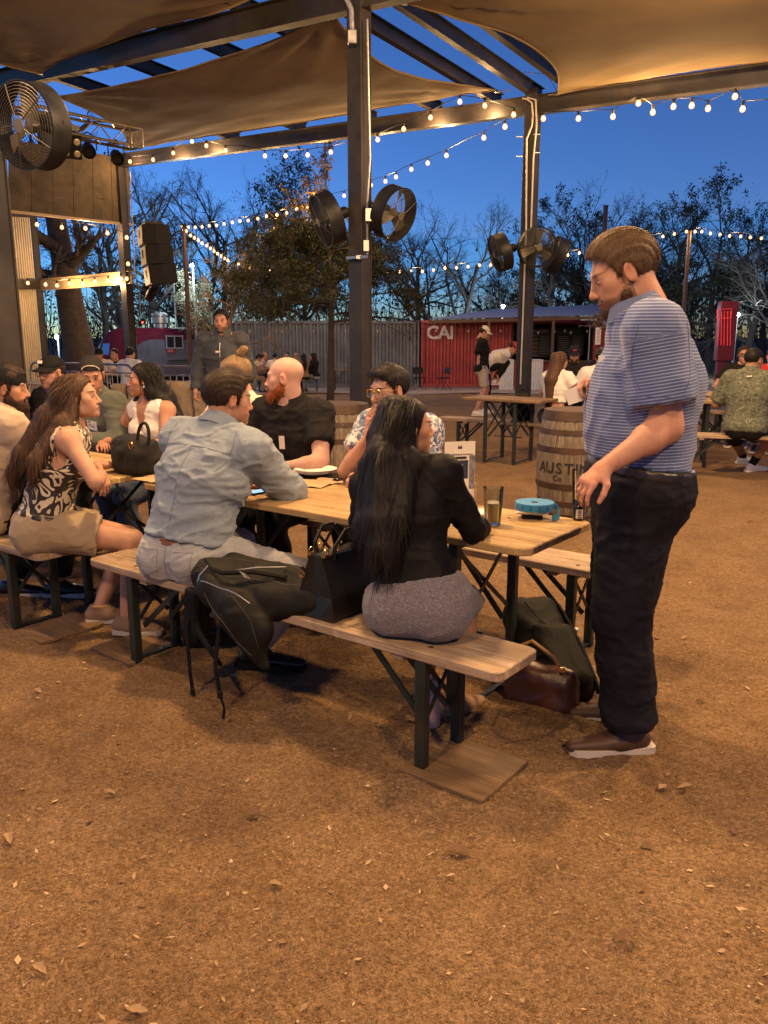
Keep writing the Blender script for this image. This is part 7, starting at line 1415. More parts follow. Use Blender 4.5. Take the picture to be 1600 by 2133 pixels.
def leaf_mesh(sd, m):
    rg = random.Random(sd); n = 7; V = []; L = 1.0
    for i in range(n + 1): t_ = i / n; w = .22 * math.sin(math.pi * t_ ** .8) * (1 + rg.uniform(-.2, .2)); z = .10 * math.sin(t_ * 3 + sd); x = (t_ - .5); V += [(x, -w, z + w * .5), (x, 0, z), (x, w, z + w * rg.uniform(.3, .9))]
    F = [];  [F.extend([(3 * i, 3 * i + 3, 3 * i + 4, 3 * i + 1), (3 * i + 1, 3 * i + 4, 3 * i + 5, 3 * i + 2)]) for i in range(n)]; mb = MB(); mb.add(V, F); return mb.mesh('dry_leaf', m, True)
LM = [leaf_mesh(i, M_DRY if i % 3 else M_DRYD) for i in range(6)]; rg = random.Random(11)
spots = [(955, 1782), (85, 2030), (1425, 1640), (1530, 1728), (1380, 1640), (1425, 1335), (1300, 1960), (730, 1508), (860, 1515), (1000, 1505), (990, 1535), (640, 1440), (1460, 1465), (1590, 1070), (1560, 1090), (700, 1300), (285, 2110), (230, 1665), (530, 1710), (20, 1757), (1075, 1470), (1490, 1180), (1045, 1440), (870, 1012), (1190, 1010), (575, 1850), (80, 1440), (1350, 1760)]
for i, (px, py) in enumerate(spots):
    p = atz(px, py); o = link('dry_leaf', LM[i % 6], None, (p[0], p[1], GR(p[0], p[1]) + .012), rg.uniform(0, 6.28)); s_ = rg.uniform(.035, .062) * (1.5 if i == 0 else 1); o.scale = (s_, s_, s_); tag(o, 'curled dry leaf lying on the bare dirt', 'leaf', 'dry leaves on the dirt')

# ================================================================ PEOPLE
def lens_mat():
    t = NT('spectacle_lens'); tr = t.n('BsdfTransparent'); g = t.n('BsdfGlossy'); g.inputs['Roughness'].default_value = .05; mx = t.n('MixShader'); mx.inputs[0].default_value = .07; t.t.links.new(tr.outputs[0], mx.inputs[1]); t.t.links.new(g.outputs[0], mx.inputs[2]); t.t.links.new(mx.outputs[0], t.out.inputs[0]); return t.m
NV = math.degrees(math.atan2(V2[0], V2[1]))       # yaw of somebody on a near bench facing the table (away from the camera)
UP = np.array([0, 0, 1.0])
def yv(a): a = math.radians(a); return np.array([math.sin(a), math.cos(a), 0])
C_DENIM = cloth_mat('denim_shirt', (.235, .285, .335), .10, 520, .3, .85, streak=240); C_JEAN = cloth_mat('pale_jeans', (.34, .35, .36), .14, 480, .3, .85, streak=200); C_BLACK = cloth_mat('black_cotton', (.014, .013, .013), .2, 600, .2, .8); C_BLACKS = cloth_mat('black_sheer', (.010, .009, .010), .2, 600, .15, .6); C_NAVYT = cloth_mat('navy_trousers', (.012, .012, .017), .2, 500, .2, .7); C_WHITE = cloth_mat('white_cotton', (.70, .66, .60), .06, 500, .2, .85); C_CREAM = cloth_mat('cream_cotton', (.62, .55, .43), .07, 500, .2, .85); C_BEIGE = cloth_mat('beige_linen', (.50, .39, .28), .10, 420, .3, .85, streak=180); C_KHAKI = cloth_mat('khaki_shorts', (.36, .275, .17), .10, 420, .3, .85); C_GREYG = cloth_mat('grey_green_shirt', (.095, .105, .085), .12, 500, .2, .85); C_JACKET = cloth_mat('dark_jacket', (.055, .060, .068), .2, 400, .2, .7); C_JEANB = cloth_mat('blue_jeans', (.075, .10, .15), .15, 480, .3, .85, streak=200); C_STONE = cloth_mat('stone_shorts', (.42, .36, .28), .10, 420, .2, .85)
H_BLACK = hair_mat('hair_black', (.010, .008, .007), .34); H_DBROWN = hair_mat('hair_dark_brown', (.026, .015, .009), .40); H_BROWN = hair_mat('hair_brown', (.060, .032, .017), .40); H_LBROWN = hair_mat('hair_light_brown', (.085, .050, .024), .45); H_GINGER = hair_mat('beard_ginger', (.21, .062, .018), .6); H_SAND = hair_mat('hair_sandy', (.20, .13, .07), .5); H_STUB = hair_mat('beard_dark', (.030, .018, .011), .6)
M_LEATH_BR = mat('shoe_brown', (.075, .035, .020), .55, 0, .25, 20, .1, 120); M_SOLE = mat('sole_cream', (.62, .56, .46), .6, 0, .06); M_BOOT = mat('boot_black', (.008, .007, .007), .30, 0, .2, 20); M_TAN = mat('sandal_tan', (.30, .18, .10), .6); M_SHOEW = mat('shoe_white', (.72, .69, .64), .5, 0, .05); M_BELTB = mat('belt_brown', (.22, .085, .035), .5); M_BELTK = mat('belt_black', (.020, .014, .012), .4, 0, .2, 30); M_WIRE = mat('specs_dark', (.03, .02, .015), .35, .2); M_CAPB = cloth_mat('cap_black', (.012, .012, .013), .15, 400, .2, .8); M_LENS = lens_mat()

def stripes():
    t = NT('striped_polo'); a = t.n('Attribute', attribute_name='band'); v = t.coord('Object'); w = t.math('FRACT', t.math('MULTIPLY', a.outputs['Fac'], 1 / .0105)); c = t.ramp(w, [(.0, (.050, .078, .215)), (.56, (.055, .085, .23)), (.64, (.27, .34, .50)), (.92, (.25, .32, .48)), (1.0, (.050, .078, .215))]); c = t.mix(t.math('MULTIPLY', t.noise(v, 5, 4, .6), .25), c, (.10, .12, .25))
    t.set(Base_Color=c, Roughness=.75, Sheen_Weight=.2, Normal=t.bump(t.noise(v, 700, 2, .5), .2, .0015, t.bump(t.noise(v, 18, 4, .6), .4, .008))); return t.m
def swirl():
    t = NT('swirl_print'); v = t.coord('Object', (1, 1, 1.25)); n = t.noise(v, 5.2, 1.2, .5, 2.6); w = t.math('FRACT', t.math('MULTIPLY', n, 4.2)); c = t.ramp(w, [(.0, (.020, .013, .010)), (.52, (.022, .014, .011)), (.56, (.66, .56, .40)), (.95, (.62, .53, .38)), (1.0, (.02, .013, .01))]); t.set(Base_Color=c, Roughness=.7, Sheen_Weight=.1, Normal=t.bump(t.noise(v, 30, 4, .6), .4, .006)); return t.m
def floral(name, base, c1, c2, sc, cut=.52):
    t = NT(name); v = t.coord('Object'); n = t.noise(v, sc, 5, .75, 1.5); n2 = t.noise(v, sc * .6, 3, .6, .8); c = t.ramp(n, [(cut - .02, base), (cut + .02, c1)]); c = t.mix(t.ramp(n2, [(.56, (0, 0, 0)), (.60, (1, 1, 1))]), c, c2); t.set(Base_Color=c, Roughness=.8, Normal=t.bump(t.noise(v, 34, 4, .6), .35, .006)); return t.m
def boucle():
    t = NT('grey_knit'); v = t.coord('Object', (1, 1, 1.9)); n = t.noise(v, 130, 5, .75, .4); c = t.ramp(n, [(.32, (.080, .070, .080)), (.52, (.195, .175, .192)), (.70, (.40, .365, .375))]); t.set(Base_Color=c, Roughness=.95, Sheen_Weight=.25, Normal=t.bump(n, .9, .006)); return t.m
C_STRIPE = stripes(); C_SWIRL = swirl(); C_FLORAL = floral('blue_floral', (.66, .62, .56), (.06, .10, .24), (.16, .24, .30), 26, .50); C_GREEN = floral('green_leaf_print', (.115, .125, .085), (.035, .045, .030), (.17, .18, .12), 46, .52); C_CAMO = floral('camo', (.05, .055, .025), (.014, .013, .009), (.12, .10, .055), 22, .5); C_LEOP = floral('leopard_print', (.30, .19, .09), (.03, .02, .012), (.24, .15, .07), 40, .52); C_KNIT = boucle()

def legs_sit(p, fwd=.40, sep=.10, ground=0., toe=None, drop=.085):
    yaw = math.degrees(math.atan2(p.f0[0], p.f0[1])); base = p.P0 * [1, 1, 0] + UP * (ground + drop * p.k)
    for q, sd in ((1, 'R'), (-1, 'L')): p.foot_to(sd, base + p.f0 * fwd + p.r0 * q * sep, p.f0 * .6 + UP, yaw if toe is None else toe)
def arms_rest(p, reach=.34, z=.81, sep=.17, inward=.35, curl=.5):
    for q, sd in ((1, 'R'), (-1, 'L')):
        w = p.P0 * [1, 1, 0] + p.f0 * reach + p.r0 * q * sep + UP * z; p.hand_to(sd, w, p.r0 * q * .8 - UP * .7 - p.f0 * .2, hdir=p.f0 - p.r0 * q * inward, palm=-UP * 1.0, curl=curl)

# ---- standing man in the striped polo
def standing_man():
    Y = 2.86; pel = np.array([.905, 2.88, .985]); p = Person('heavy-set man standing in a blue and white striped polo at the table end', pel, -82, 1.06, lean=-10, lean2=20, tk=1.045, hyaw=-86, hpitch=22, skin=(.53, .285, .185), w=1.0, fat=.026, belly=.040, h=.0088, hh=.0044, seed=3, neck=.03, jaw=1.12); p.head_scale = 1.08; p.lowres = 1.0; p.glute = .45
    p.beard_col = np.array((.085, .045, .030)); p.beard_amt = .80; p.brow_col = (.10, .055, .03)
    e = at(1392, 915, Y - .20); w = at(1262, 972, Y - .30); p.hand_to('L', w, 0, elbow=e, hdir=(-.75, -.28, -.55), palm=(.35, .35, -.75), curl=.42, spread=.08); w2 = at(1262, 800, Y + .10); p.hand_to('R', w2, (.35, .55, -1), hdir=(-.97, -.15, .05), palm=(.1, -.35, -.93), curl=.75)
    p.foot_to('L', np.array([.905, 2.77, .09]), (-1, -.1, .1), -95); p.foot_to('R', np.array([.975, 3.00, .09]), (-1, -.1, .1), -82); p.build()
    sh, el, _ = p.arm['L']; shr, elr, _ = p.arm['R']
    def band(V):
        b = V[:, 2].copy()
        for a0, a1 in ((sh, el), (shr, elr)): d = nrm(a1 - a0); r = V - a0; t = r @ d; ds = np.linalg.norm(r - t[:, None] * d, axis=1); m = (ds < .115) & (t > .02) & (t < .36); b[m] = -t[m]
        return b
    p.shirt(C_STRIPE, .74, ease=.020, hem=.082, amp=.006, freq=(6, 6, 7), slv_ease=.018, attrs=dict(band=band), label='blue and white striped polo shirt')
    sh_ = p.parts[-1]; C_PS = cloth_mat('polo_seam', (.09, .12, .24), .1, 500, .2, .8); sd = np.array([0, 1.0, 0])
    drape(sh_, [p.shL + np.array([x, -.3, z]) for x, z in ((-.075, .02), (-.085, -.05), (-.075, -.13), (-.055, -.18))], sd, .0018, C_PS, 'armhole_seam', org=p.org, parent=p.obj, n=6); drape(sh_, [p.shL + np.array([x, -.3, z]) for x, z in ((.085, .03), (.10, -.05), (.095, -.13), (.07, -.19))], sd, .0018, C_PS, 'armhole_seam', org=p.org, parent=p.obj, n=6)
    e0 = p.shL + (p.arm['L'][1] - p.shL) * .665; drape(sh_, [e0 + np.array([x, -.3, .0]) for x in (-.075, 0, .075)], sd, .0016, C_PS, 'sleeve_hem', org=p.org, parent=p.obj, n=8)
    p.trousers(C_NAVYT, 1.94, ease=.032, waist=.080, amp=.006, flare=.018, freq=(10, 10, 16), label='black loose trousers'); p.belt(M_BELTK, .048, .034, .034); p.shoe(M_LEATH_BR, M_SOLE, .30, label='brown lace-up shoe'); p.hair(H_LBROWN, 'short', .009, top=.004, strands=7000, slen=.028, sw=.0010, droop=.8); p.beard(H_BROWN, .0, 'short brown beard', .0062); c = cloth_mat('polo_collar', (.15, .19, .30), .1, 500, .2, .8); p.collar(c, .080, .044, .5, .026)
    q = p.P2 + p.f3 * .175 + p.u3 * .10 - p.r3 * .07; p.tagp(M_PAPER, q - p.f3 * .022, p.f3 - p.r3 * .45 + p.u3 * .1, .07, .05); hand = p.hands[1][1] + np.array([-.11, -.03, -.035]); mb = MB(); mb.box(hand - p.org, (.085, .002, .055), frame((.2, -1, .3)) @ roty(.3)); o = mb.build('paper_slip', M_PAPER, None, p.org); tag(o, 'white paper slip held in the raised hand of the standing man', 'paper')
    return p
standing_man()

# ---- woman with long black hair, back to the camera
def dark_woman():
    pel = ST(-.42, .165, .565); p = Person('woman with long black hair seen from behind in a grey knit skirt', pel, NV - 14, .925, fem=1, lean=8, lean2=8, side=-13, hyaw=72, hpitch=-2, skin=(.46, .25, .155), h=.0088, hh=.0046, seed=5, w=.98, fat=.0)
    p.brow_col = (.02, .012, .01); e = at(1003, 1138, 2.93); w = e + np.array([-.06, .22, -.02]); p.hand_to('R', e + V2 * .2 - U2 * .12 + UP * .03, 0, elbow=e, hdir=(-.5, .8, -.1), curl=.6); p.hand_to('L', ST(-.66, .46, .80), -p.r0 - UP, hdir=(.5, .8, 0), curl=.5); p.foot_to('R', ST(-.46, .46, .075), p.f0 + UP, 50); p.foot_to('L', ST(-.64, .53, .075), p.f0 + UP, 30); p.build()
    p.shirt(C_BLACKS, 1.62, ease=.011, hem=.055, amp=.0055, freq=(9, 9, 15), label='sheer black blouse')
    F = Field(p.lo, p.hi, p.h); k = p.k; F.ell(p.P0 + p.u1 * .0, np.array([.190, .150, .135]) * k, np.stack([p.r0, np.cross(p.u1, p.r0), p.u1], 1), k=.04); [F.ball(p.P0 + p.r0 * q * .092 * k - p.f0 * .058 * k - UP * .008, .112 * k, k=.05) for q in (-1, 1)]; F.cone(p.P0 + p.u1 * .03, p.P1, .116 * k, .100 * k, k=.05, w=p.r0, sc=1.4)
    for q in ('R', 'L'): hp, kn, an = p.leg[q]; F.cone(hp, hp + (kn - hp) * .95, .108 * k, .085 * k, k=.06, flat=True)
    F.cut(p.P0 + p.u1 * .095, p.u1); F.cut((0, 0, .463), (0, 0, -1), k=.02); p.part('skirt', F, C_KNIT, .0035, (9, 9, 20), 3, 'grey boucle knit skirt')
    p.shoe(M_TAN, M_SOLE, .24, label='open sandal'); H = p.HC; B = lambda x, y, z: H + p.HM @ (np.array([x, y, z]) * p.hs)
    lk = [([B(0, -.055, .06), B(.0, -.090, -.04), p.NB - p.f3 * .105 - p.r3 * .02 + p.u3 * .02, p.P2 - p.f3 * .140 - p.r3 * .055, p.P1 - p.f3 * .135 - p.r3 * .075 + UP * .07, p.P1 - p.f3 * .140 - p.r3 * .09 - UP * .02], [.068, .070, .064, .056, .042, .012]),
          ([B(-.05, -.04, .04), B(-.055, -.075, -.06), p.NB - p.f3 * .10 - p.r3 * .08, p.P2 - p.f3 * .125 - p.r3 * .125, p.P1 - p.f3 * .12 - p.r3 * .13 + UP * .08], [.034, .040, .038, .030, .010]),
          ([B(.055, -.02, .03), B(.062, -.045, -.06), p.NB - p.f3 * .085 + p.r3 * .055, p.P2 - p.f3 * .14 + p.r3 * .02, p.P1 - p.f3 * .145 - p.r3 * .04], [.035, .040, .044, .04, .018])]
    p.hair(H_BLACK, 'long', .010, extra=lk, strands=4600, slen=.13, sw=.0011, droop=.06)
dark_woman()

# ---- man in the denim shirt
def denim_man():
    pel = ST(-1.66, .13, .565); p = Person('man in a faded denim shirt and pale jeans leaning on the table', pel, NV - 14, 1.03, lean=14, lean2=14, side=6, twist=2, hyaw=62, hpitch=6, skin=(.50, .275, .18), h=.0086, hh=.0046, seed=8, w=1.02, fat=.006); p.lowres = 1.0
    p.beard_col = np.array((.20, .115, .08)); p.beard_amt = .55; p.brow_col = (.04, .022, .014)
    e = at(622, 1045, 3.74); p.hand_to('R', at(530, 1000, 4.10), 0, elbow=e, hdir=(-.9, .25, -.05), curl=.4); p.hand_to('L', at(470, 1000, 4.25), (-.8, -.2, -.8), hdir=(.6, .7, 0), curl=.4)
    p.foot_to('R', ST(-1.43, .30, .11), U2 * .95 + V2 * .45 + UP * .9, 100); p.foot_to('L', ST(-1.86, .36, .11), U2 * .1 + V2 * .8 + UP * .5, 70); p.build()
    p.trousers(C_JEAN, 1.86, ease=.012, waist=.085, amp=.0055, freq=(12, 12, 18), label='pale grey jeans'); sh = p.shirt(C_DENIM, 1.92, ease=.028, hem=.060, amp=.0085, freq=(8, 8, 22), label='faded denim shirt'); p.belt(M_BELTB, .026, .016, .030); p.shoe(M_BOOT, M_BOOT, .31, boot=.14, label='black cowboy boot'); p.hair(H_DBROWN, 'short', .013, top=.012, front=.004, strands=4200, slen=.028, sw=.0013, droop=.9); p.collar(C_DENIM, .080, .045, .45, .024); C_SEAM = cloth_mat('denim_seam', (.17, .205, .245), .1, 500, .2, .85); bk = p.f3
    drape(sh, [p.P3 + p.r3 * x - p.u3 * .075 - bk * .3 for x in (-.17, 0, .17)], bk, .0024, C_SEAM, 'yoke_seam', org=p.org, parent=p.obj, n=10); drape(sh, [p.P3 - p.u3 * z - bk * .3 for z in (.075, .25, .44)], bk, .0020, C_SEAM, 'back_pleat', org=p.org, parent=p.obj, n=12)
    for q in (-1, 1): drape(sh, [p.P3 + p.r3 * q * x - p.u3 * z - bk * .3 for x, z in ((.165, -.03), (.178, .04), (.172, .11), (.150, .17))], bk, .0022, C_SEAM, 'armhole_seam', org=p.org, parent=p.obj, n=6)
    jn = [c_ for c_ in p.parts if c_.name.startswith('trousers')][0]
    for q in (-1, 1):
        c_ = p.P0 + p.r0 * q * .085 - p.f0 * .3 - UP * .01; drape(jn, [c_ + p.r0 * x + UP * z for x, z in ((-.05, .05), (.05, .05), (.05, -.04), (0, -.06), (-.05, -.04), (-.05, .05))], p.f0, .0018, C_SEAM, 'pocket_seam', org=p.org, parent=p.obj, n=6)
    drape(jn, [p.P0 - p.f0 * .3 + UP * z for z in (.07, .0, -.06)], p.f0, .002, C_SEAM, 'seat_seam', org=p.org, parent=p.obj, n=6)
denim_man()

# ---- bald man with the ginger beard
def bald_man():
    pel = ST(-2.16, 1.40, .56); p = Person('bald man with a full ginger beard in a black polo shirt', pel, NV + 172, 1.04, lean=6, lean2=6, hyaw=-86, hpitch=2, skin=(.61, .375, .285), h=.0120, hh=.0050, seed=9, w=1.06, fat=.012, jaw=1.05)
    p.brow_col = (.22, .11, .05); p.beard_col = np.array((.24, .09, .035)); p.beard_amt = .8
    p.hand_to('L', ST(-1.95, .98, .80), U2 * .8 - UP, hdir=-U2 * .8 - V2 * .4, curl=.5); p.hand_to('R', ST(-2.35, 1.00, .80), -U2 * .8 - UP, hdir=U2 * .6 - V2 * .6, curl=.5); legs_sit(p, .34, .12); p.build()
    p.shirt(C_BLACK, .62, ease=.018, hem=-.04, amp=.008, freq=(9, 9, 16), label='black polo shirt'); p.trousers(C_BLACK, 1.9, .010); p.shoe(M_BOOT, M_BOOT); p.beard(H_GINGER, .022, 'full ginger beard'); p.collar(C_BLACK, .082, .048, .55, .026); p.tagp(M_PAPER, p.P2 + p.f3 * .172 + p.r3 * -.03 + p.u3 * .055, p.f3 - p.r3 * .2 + p.u3 * .1, .034, .075, name='name_tag')
bald_man()

# ---- man with glasses and a floral shirt
def floral_man():
    pel = ST(-1.33, 1.41, .56); p = Person('dark-haired man in glasses and a blue floral shirt covering his mouth with a hand', pel, NV + 184, 1.02, lean=12, lean2=10, hyaw=232, hpitch=6, skin=(.55, .315, .215), h=.0120, hh=.0050, seed=12)
    p.brow_col = (.02, .012, .01); mouth = p.HC + p.HM @ np.array([.0, .118, -.075]); w = mouth + np.array([-.015, -.035, -.135]); p.hand_to('R', w, (-.6, -.1, -1), hdir=(.10, .15, 1), palm=p.HM[:, 1] * -1.0, curl=.10, spread=.12); p.hand_to('L', at(765, 988, 4.02), (.5, -.3, -.9), hdir=(-.85, -.35, -.05), palm=(0, 0, -1), curl=.62)
    legs_sit(p, .34, .1); p.build(); p.shirt(C_FLORAL, .62, ease=.020, hem=-.04, amp=.006, freq=(9, 9, 14), label='white shirt with blue floral print'); p.trousers(C_BLACK, 1.9, .010); p.shoe(M_BOOT, M_BOOT); p.hair(H_BLACK, 'fade', .009, top=.012, front=.003, strands=2200, slen=.034, sw=.0014, droop=.7); p.glasses(M_GOLD, .0020, .025, .020, lens=M_LENS)
    hd = p.hands[0]; c = hd[1] + hd[2] * .10 - np.cross(hd[2], hd[3]) * .002 - p.org; mb = MB(); mb.tube([c + np.cross(hd[2], hd[3]) * .0105 * math.cos(a) + hd[3] * .0105 * math.sin(a) for a in np.linspace(0, 6.28, 13)], .0022, 5, cap=False); mb.build('ring', M_BLKMET, p.obj)
floral_man()

# ---- man with the hair bun
def bun_man():
    pel = ST(-2.64, 1.40, .56); p = Person('man in a cream T-shirt with his hair tied in a bun', pel, NV + 190, 1.03, lean=1, lean2=3, hyaw=-70, hpitch=10, skin=(.52, .29, .19), h=.014, hh=.0062, seed=14, w=1.05, fat=.01)
    p.beard_col = np.array((.14, .08, .05)); arms_rest(p, .36, .80, .20); legs_sit(p, .34, .1); p.build(); p.shirt(C_CREAM, .60, ease=.020, hem=-.04, amp=.006, freq=(8, 8, 14), label='cream T-shirt'); p.trousers(C_BLACK, 1.9, .010); p.shoe(M_BOOT, M_BOOT); b = p.HC + p.HM @ np.array([0, -.075, .125]); p.hair(H_SAND, 'fade', .007, strands=1800, slen=.03, extra=[([b, b + p.HM @ np.array([0, -.025, .02])], [.030, .026])], droop=.6)
bun_man()

# ---- woman in the white sleeveless top
def tank_woman():
    pel = ST(-3.43, 1.36, .56); p = Person('woman in a white sleeveless top with long dark hair, looking left', pel, NV + 176, .96, fem=1, lean=7, lean2=4, hyaw=-104, hpitch=0, skin=(.45, .235, .145), h=.0120, hh=.0052, seed=17, w=1.06, fat=.012)
    p.brow_col = (.02, .012, .01); p.hand_to('L', ST(-3.24, .98, .80), U2 - UP, hdir=-U2 - V2 * .3, curl=.5); p.hand_to('R', ST(-3.60, 1.02, .80), -U2 - UP, hdir=U2 - V2 * .4, curl=.5); legs_sit(p, .34, .09); p.build(); p.shirt(C_WHITE, 0, ease=.012, hem=-.03, amp=.004, tank=True, vneck=-.02, label='white V-neck sleeveless top'); p.trousers(C_JEANB, 1.9, .010); p.shoe(M_TAN, M_SOLE, .24); B = lambda x, y, z: p.HC + p.HM @ (np.array([x, y, z]) * p.hs)
    lk = [([B(0, -.06, .05), B(0, -.085, -.06), p.NB - p.f3 * .09 - p.r3 * .05, p.P2 - p.f3 * .12 - p.r3 * .11, p.P1 - p.f3 * .13 - p.r3 * .10], [.07, .072, .065, .06, .03]), ([B(.055, -.02, .02), B(.06, -.035, -.09), p.NB + p.r3 * .085 + p.f3 * .03, p.P2 + p.r3 * .09 + p.f3 * .125, p.P1 + p.r3 * .09 + p.f3 * .13], [.03, .034, .03, .026, .012]), ([B(-.055, -.03, .02), B(-.06, -.05, -.08), p.NB - p.r3 * .10 - p.f3 * .02, p.P3 - p.r3 * .17 - p.f3 * .07 - UP * .06], [.034, .042, .045, .03])]
    p.hair(H_BLACK, 'long', .012, extra=lk, strands=2000, slen=.12, sw=.0014, droop=.06); mb = MB(); mb.tube([p.NB + p.u3 * .02 + (p.f3 * math.cos(a) + p.r3 * math.sin(a)) * .066 - UP * .045 * (.5 + .5 * math.cos(a)) + p.f3 * .03 * (.5 + .5 * math.cos(a)) - p.org for a in np.linspace(-2.2, 2.2, 19)], .0016, 4); mb.build('necklace', M_GOLD, p.obj); mb = MB(); mb.lathe([(0, -.010), (.008, -.004), (.009, .004), (0, .010)], 8, p.hp(-.082, -.004, -.046)); mb.build('earring', M_WHITE, p.obj)
tank_woman()

# ---- woman in the swirl print blouse
def swirl_woman():
    pel = at(96, 1092, 4.02); pel[2] = .565; p = Person('woman with long wavy brown hair in a swirl print blouse and khaki shorts', pel, NV + 30, .965, fem=1, lean=14, lean2=10, twist=6, hyaw=84, hpitch=-6, skin=(.56, .325, .215), h=.0090, hh=.0048, seed=21, fat=.006); p.lowres = 1.0
    p.brow_col = (.05, .028, .018); e = at(236, 982, 3.98); w = at(180, 985, 4.10); p.hand_to('R', at(208, 985, 4.05), (.8, -.45, -1), hdir=(.35, -.1, -.9), palm=(-.5, .6, -.1), curl=.45); p.hand_to('L', ST(-2.72, .45, .81), -p.r0 - UP, hdir=(.7, .6, 0), curl=.4); p.foot_to('R', at(262, 1252, 3.98) * [1, 1, 0] + UP * .085, (1, .25, .8), 95); p.foot_to('L', at(205, 1232, 4.15) * [1, 1, 0] + UP * .085, (1, .5, .8), 80); p.build()
    p.shirt(C_SWIRL, 0, ease=.018, hem=.055, amp=.006, freq=(8, 8, 14), tank=True, label='cream and brown swirl print blouse'); p.trousers(C_KHAKI, .60, .016, .075, amp=.005, flare=.022, name='shorts', freq=(9, 9, 14), label='khaki shorts'); p.belt(M_BELTK, .046, .018, .034); p.shoe(M_TAN, M_SOLE, .24, label='tan sandal'); B = lambda x, y, z: p.HC + p.HM @ (np.array([x, y, z]) * p.hs)
    lk = [([B(0, -.06, .05), B(-.0, -.095, -.05), p.NB - p.f3 * .105, p.P2 - p.f3 * .165 + p.r3 * .02, p.P1 - p.f3 * .175 - p.r3 * .02 + UP * .06, p.P1 - p.f3 * .19 - UP * .01], [.070, .074, .066, .052, .034, .012]), ([B(.06, -.02, .02), B(.068, -.045, -.08), p.NB - p.f3 * .04 + p.r3 * .10, p.P2 - p.f3 * .10 + p.r3 * .15, p.P2 - p.f3 * .13 + p.r3 * .15 - UP * .12], [.03, .04, .044, .038, .012]), ([B(-.05, -.04, .02), B(-.06, -.08, -.09), p.NB - p.f3 * .11 - p.r3 * .08, p.P2 - p.f3 * .17 - p.r3 * .09, p.P1 - p.f3 * .18 - p.r3 * .09], [.035, .042, .042, .035, .012]), ([B(.05, -.0, .03), p.NB + p.r3 * .12 + p.f3 * .0, p.shR + p.f3 * .035 - UP * .06, p.shR + p.f3 * .03 - UP * .16], [.016, .016, .013, .005])]
    p.hair(H_BROWN, 'long', .012, extra=lk, strands=3200, slen=.12, sw=.0015, droop=.06)
swirl_woman()

# ---- bearded man in beige at the left edge
def beige_man():
    pel = at(-26, 1070, 4.32); pel[2] = .565; p = Person('bearded man in a beige linen shirt cut by the left edge of the picture', pel, NV + 10, .99, lean=10, lean2=8, hyaw=78, hpitch=3, skin=(.48, .26, .165), h=.012, hh=.0058, seed=25, w=1.02)
    p.beard_col = np.array((.05, .03, .02)); p.beard_amt = .85; p.brow_col = (.03, .018, .012); p.hand_to('R', ST(-2.95, .42, .80), p.r0 - UP, hdir=(.5, .7, 0), curl=.4); p.hand_to('L', ST(-3.25, .45, .80), -p.r0 - UP, curl=.4); p.foot_to('R', at(120, 1205, 4.6) * [1, 1, 0] + UP * .085, (1, .5, .8), 85); p.foot_to('L', at(20, 1200, 4.6) * [1, 1, 0] + UP * .085, (1, .5, .8), 85); p.build()
    p.shirt(C_BEIGE, 1.9, ease=.028, hem=-.09, amp=.009, freq=(7, 7, 13), label='beige linen shirt'); p.trousers(C_BLACK, 1.85, .012); p.shoe(M_BOOT, M_SOLE, .28, label='black sneaker with a pale sole'); p.hair(H_DBROWN, 'short', .012, top=.006, strands=2200, slen=.03, droop=.8); p.beard(H_STUB, .014); p.collar(C_BEIGE, .080, .042, .45, .024); F = Field((-.12, -.15, -.02), (.12, .15, .17), p.hh); F.ell((0, -.018, .040), (.0885, .112, .098), k=0); F.cut((0, 0, .034), (0, -.28, -1)); v, fc = F.mesh(); p_ = link('beanie', npmesh('beanie', (v * p.hs) @ p.HM.T + p.HC - p.org, fc, M_CAPB), p.obj)
beige_man()

# ---- man in black cap and glasses
def cap_man():
    pel = ST(-4.60, 1.36, .56); p = Person('man in a black cap and glasses with a black T-shirt behind the left table', pel, NV + 178, .985, lean=4, lean2=3, hyaw=206, hpitch=3, skin=(.50, .275, .195), h=.014, hh=.006, seed=27, w=1.05, fat=.008); p.beard_col = np.array((.20, .13, .10)); p.beard_amt = .5; arms_rest(p, .32, .80, .20); legs_sit(p, .34, .1); p.build(); p.shirt(C_BLACK, .60, ease=.018, hem=-.04, amp=.006, freq=(8, 8, 14)); p.trousers(C_BLACK, 1.9, .010); p.shoe(M_BOOT, M_BOOT); p.hair(H_STUB, 'fade', .004); o = p.cap(M_CAPB, M_CAPB); mb = MB(); mb.box(p.hp(.0, .098, .088), (.045, .003, .022), p.HM @ rotx(.35)); mb.build('patch', M_PAPER, o); p.glasses(M_WIRE, .0022, .026, .019, lens=M_LENS)
cap_man()
def back_cap_man():
    pel = ST(-3.98, 1.36, .56); p = Person('man in a backwards dark cap and grey-green shirt with a name tag', pel, NV + 176, 1.02, lean=10, lean2=8, hyaw=165, hpitch=14, skin=(.42, .23, .15), h=.014, hh=.006, seed=29, w=1.05); arms_rest(p, .36, .81, .12, .9); legs_sit(p, .34, .1); p.build(); p.shirt(C_GREYG, 1.9, ease=.022, hem=-.04, amp=.007, freq=(8, 8, 14), label='grey-green shirt'); p.trousers(C_BLACK, 1.9, .010); p.shoe(M_BOOT, M_BOOT); p.hair(H_BLACK, 'fade', .004); p.cap(cloth_mat('cap_charcoal', (.030, .026, .026), .15, 400, .2, .8), M_CAPB, back=True); mb = MB(); mb.tube([p.hp(.058 * math.sin(a), .088 - .012 * abs(math.sin(a)), .056 + .036 * math.cos(a)) for a in np.linspace(-1.5, 1.5, 13)], .0035, 5); mb.build('cap_opening_trim', C_CREAM, p.obj); p.tagp(M_PAPER, p.P2 + p.f3 * .150 + p.r3 * -.07 + p.u3 * .06, p.f3 + p.u3 * .15, .10, .065, mark=M_INK, up=(.12, 0, 1))
back_cap_man()

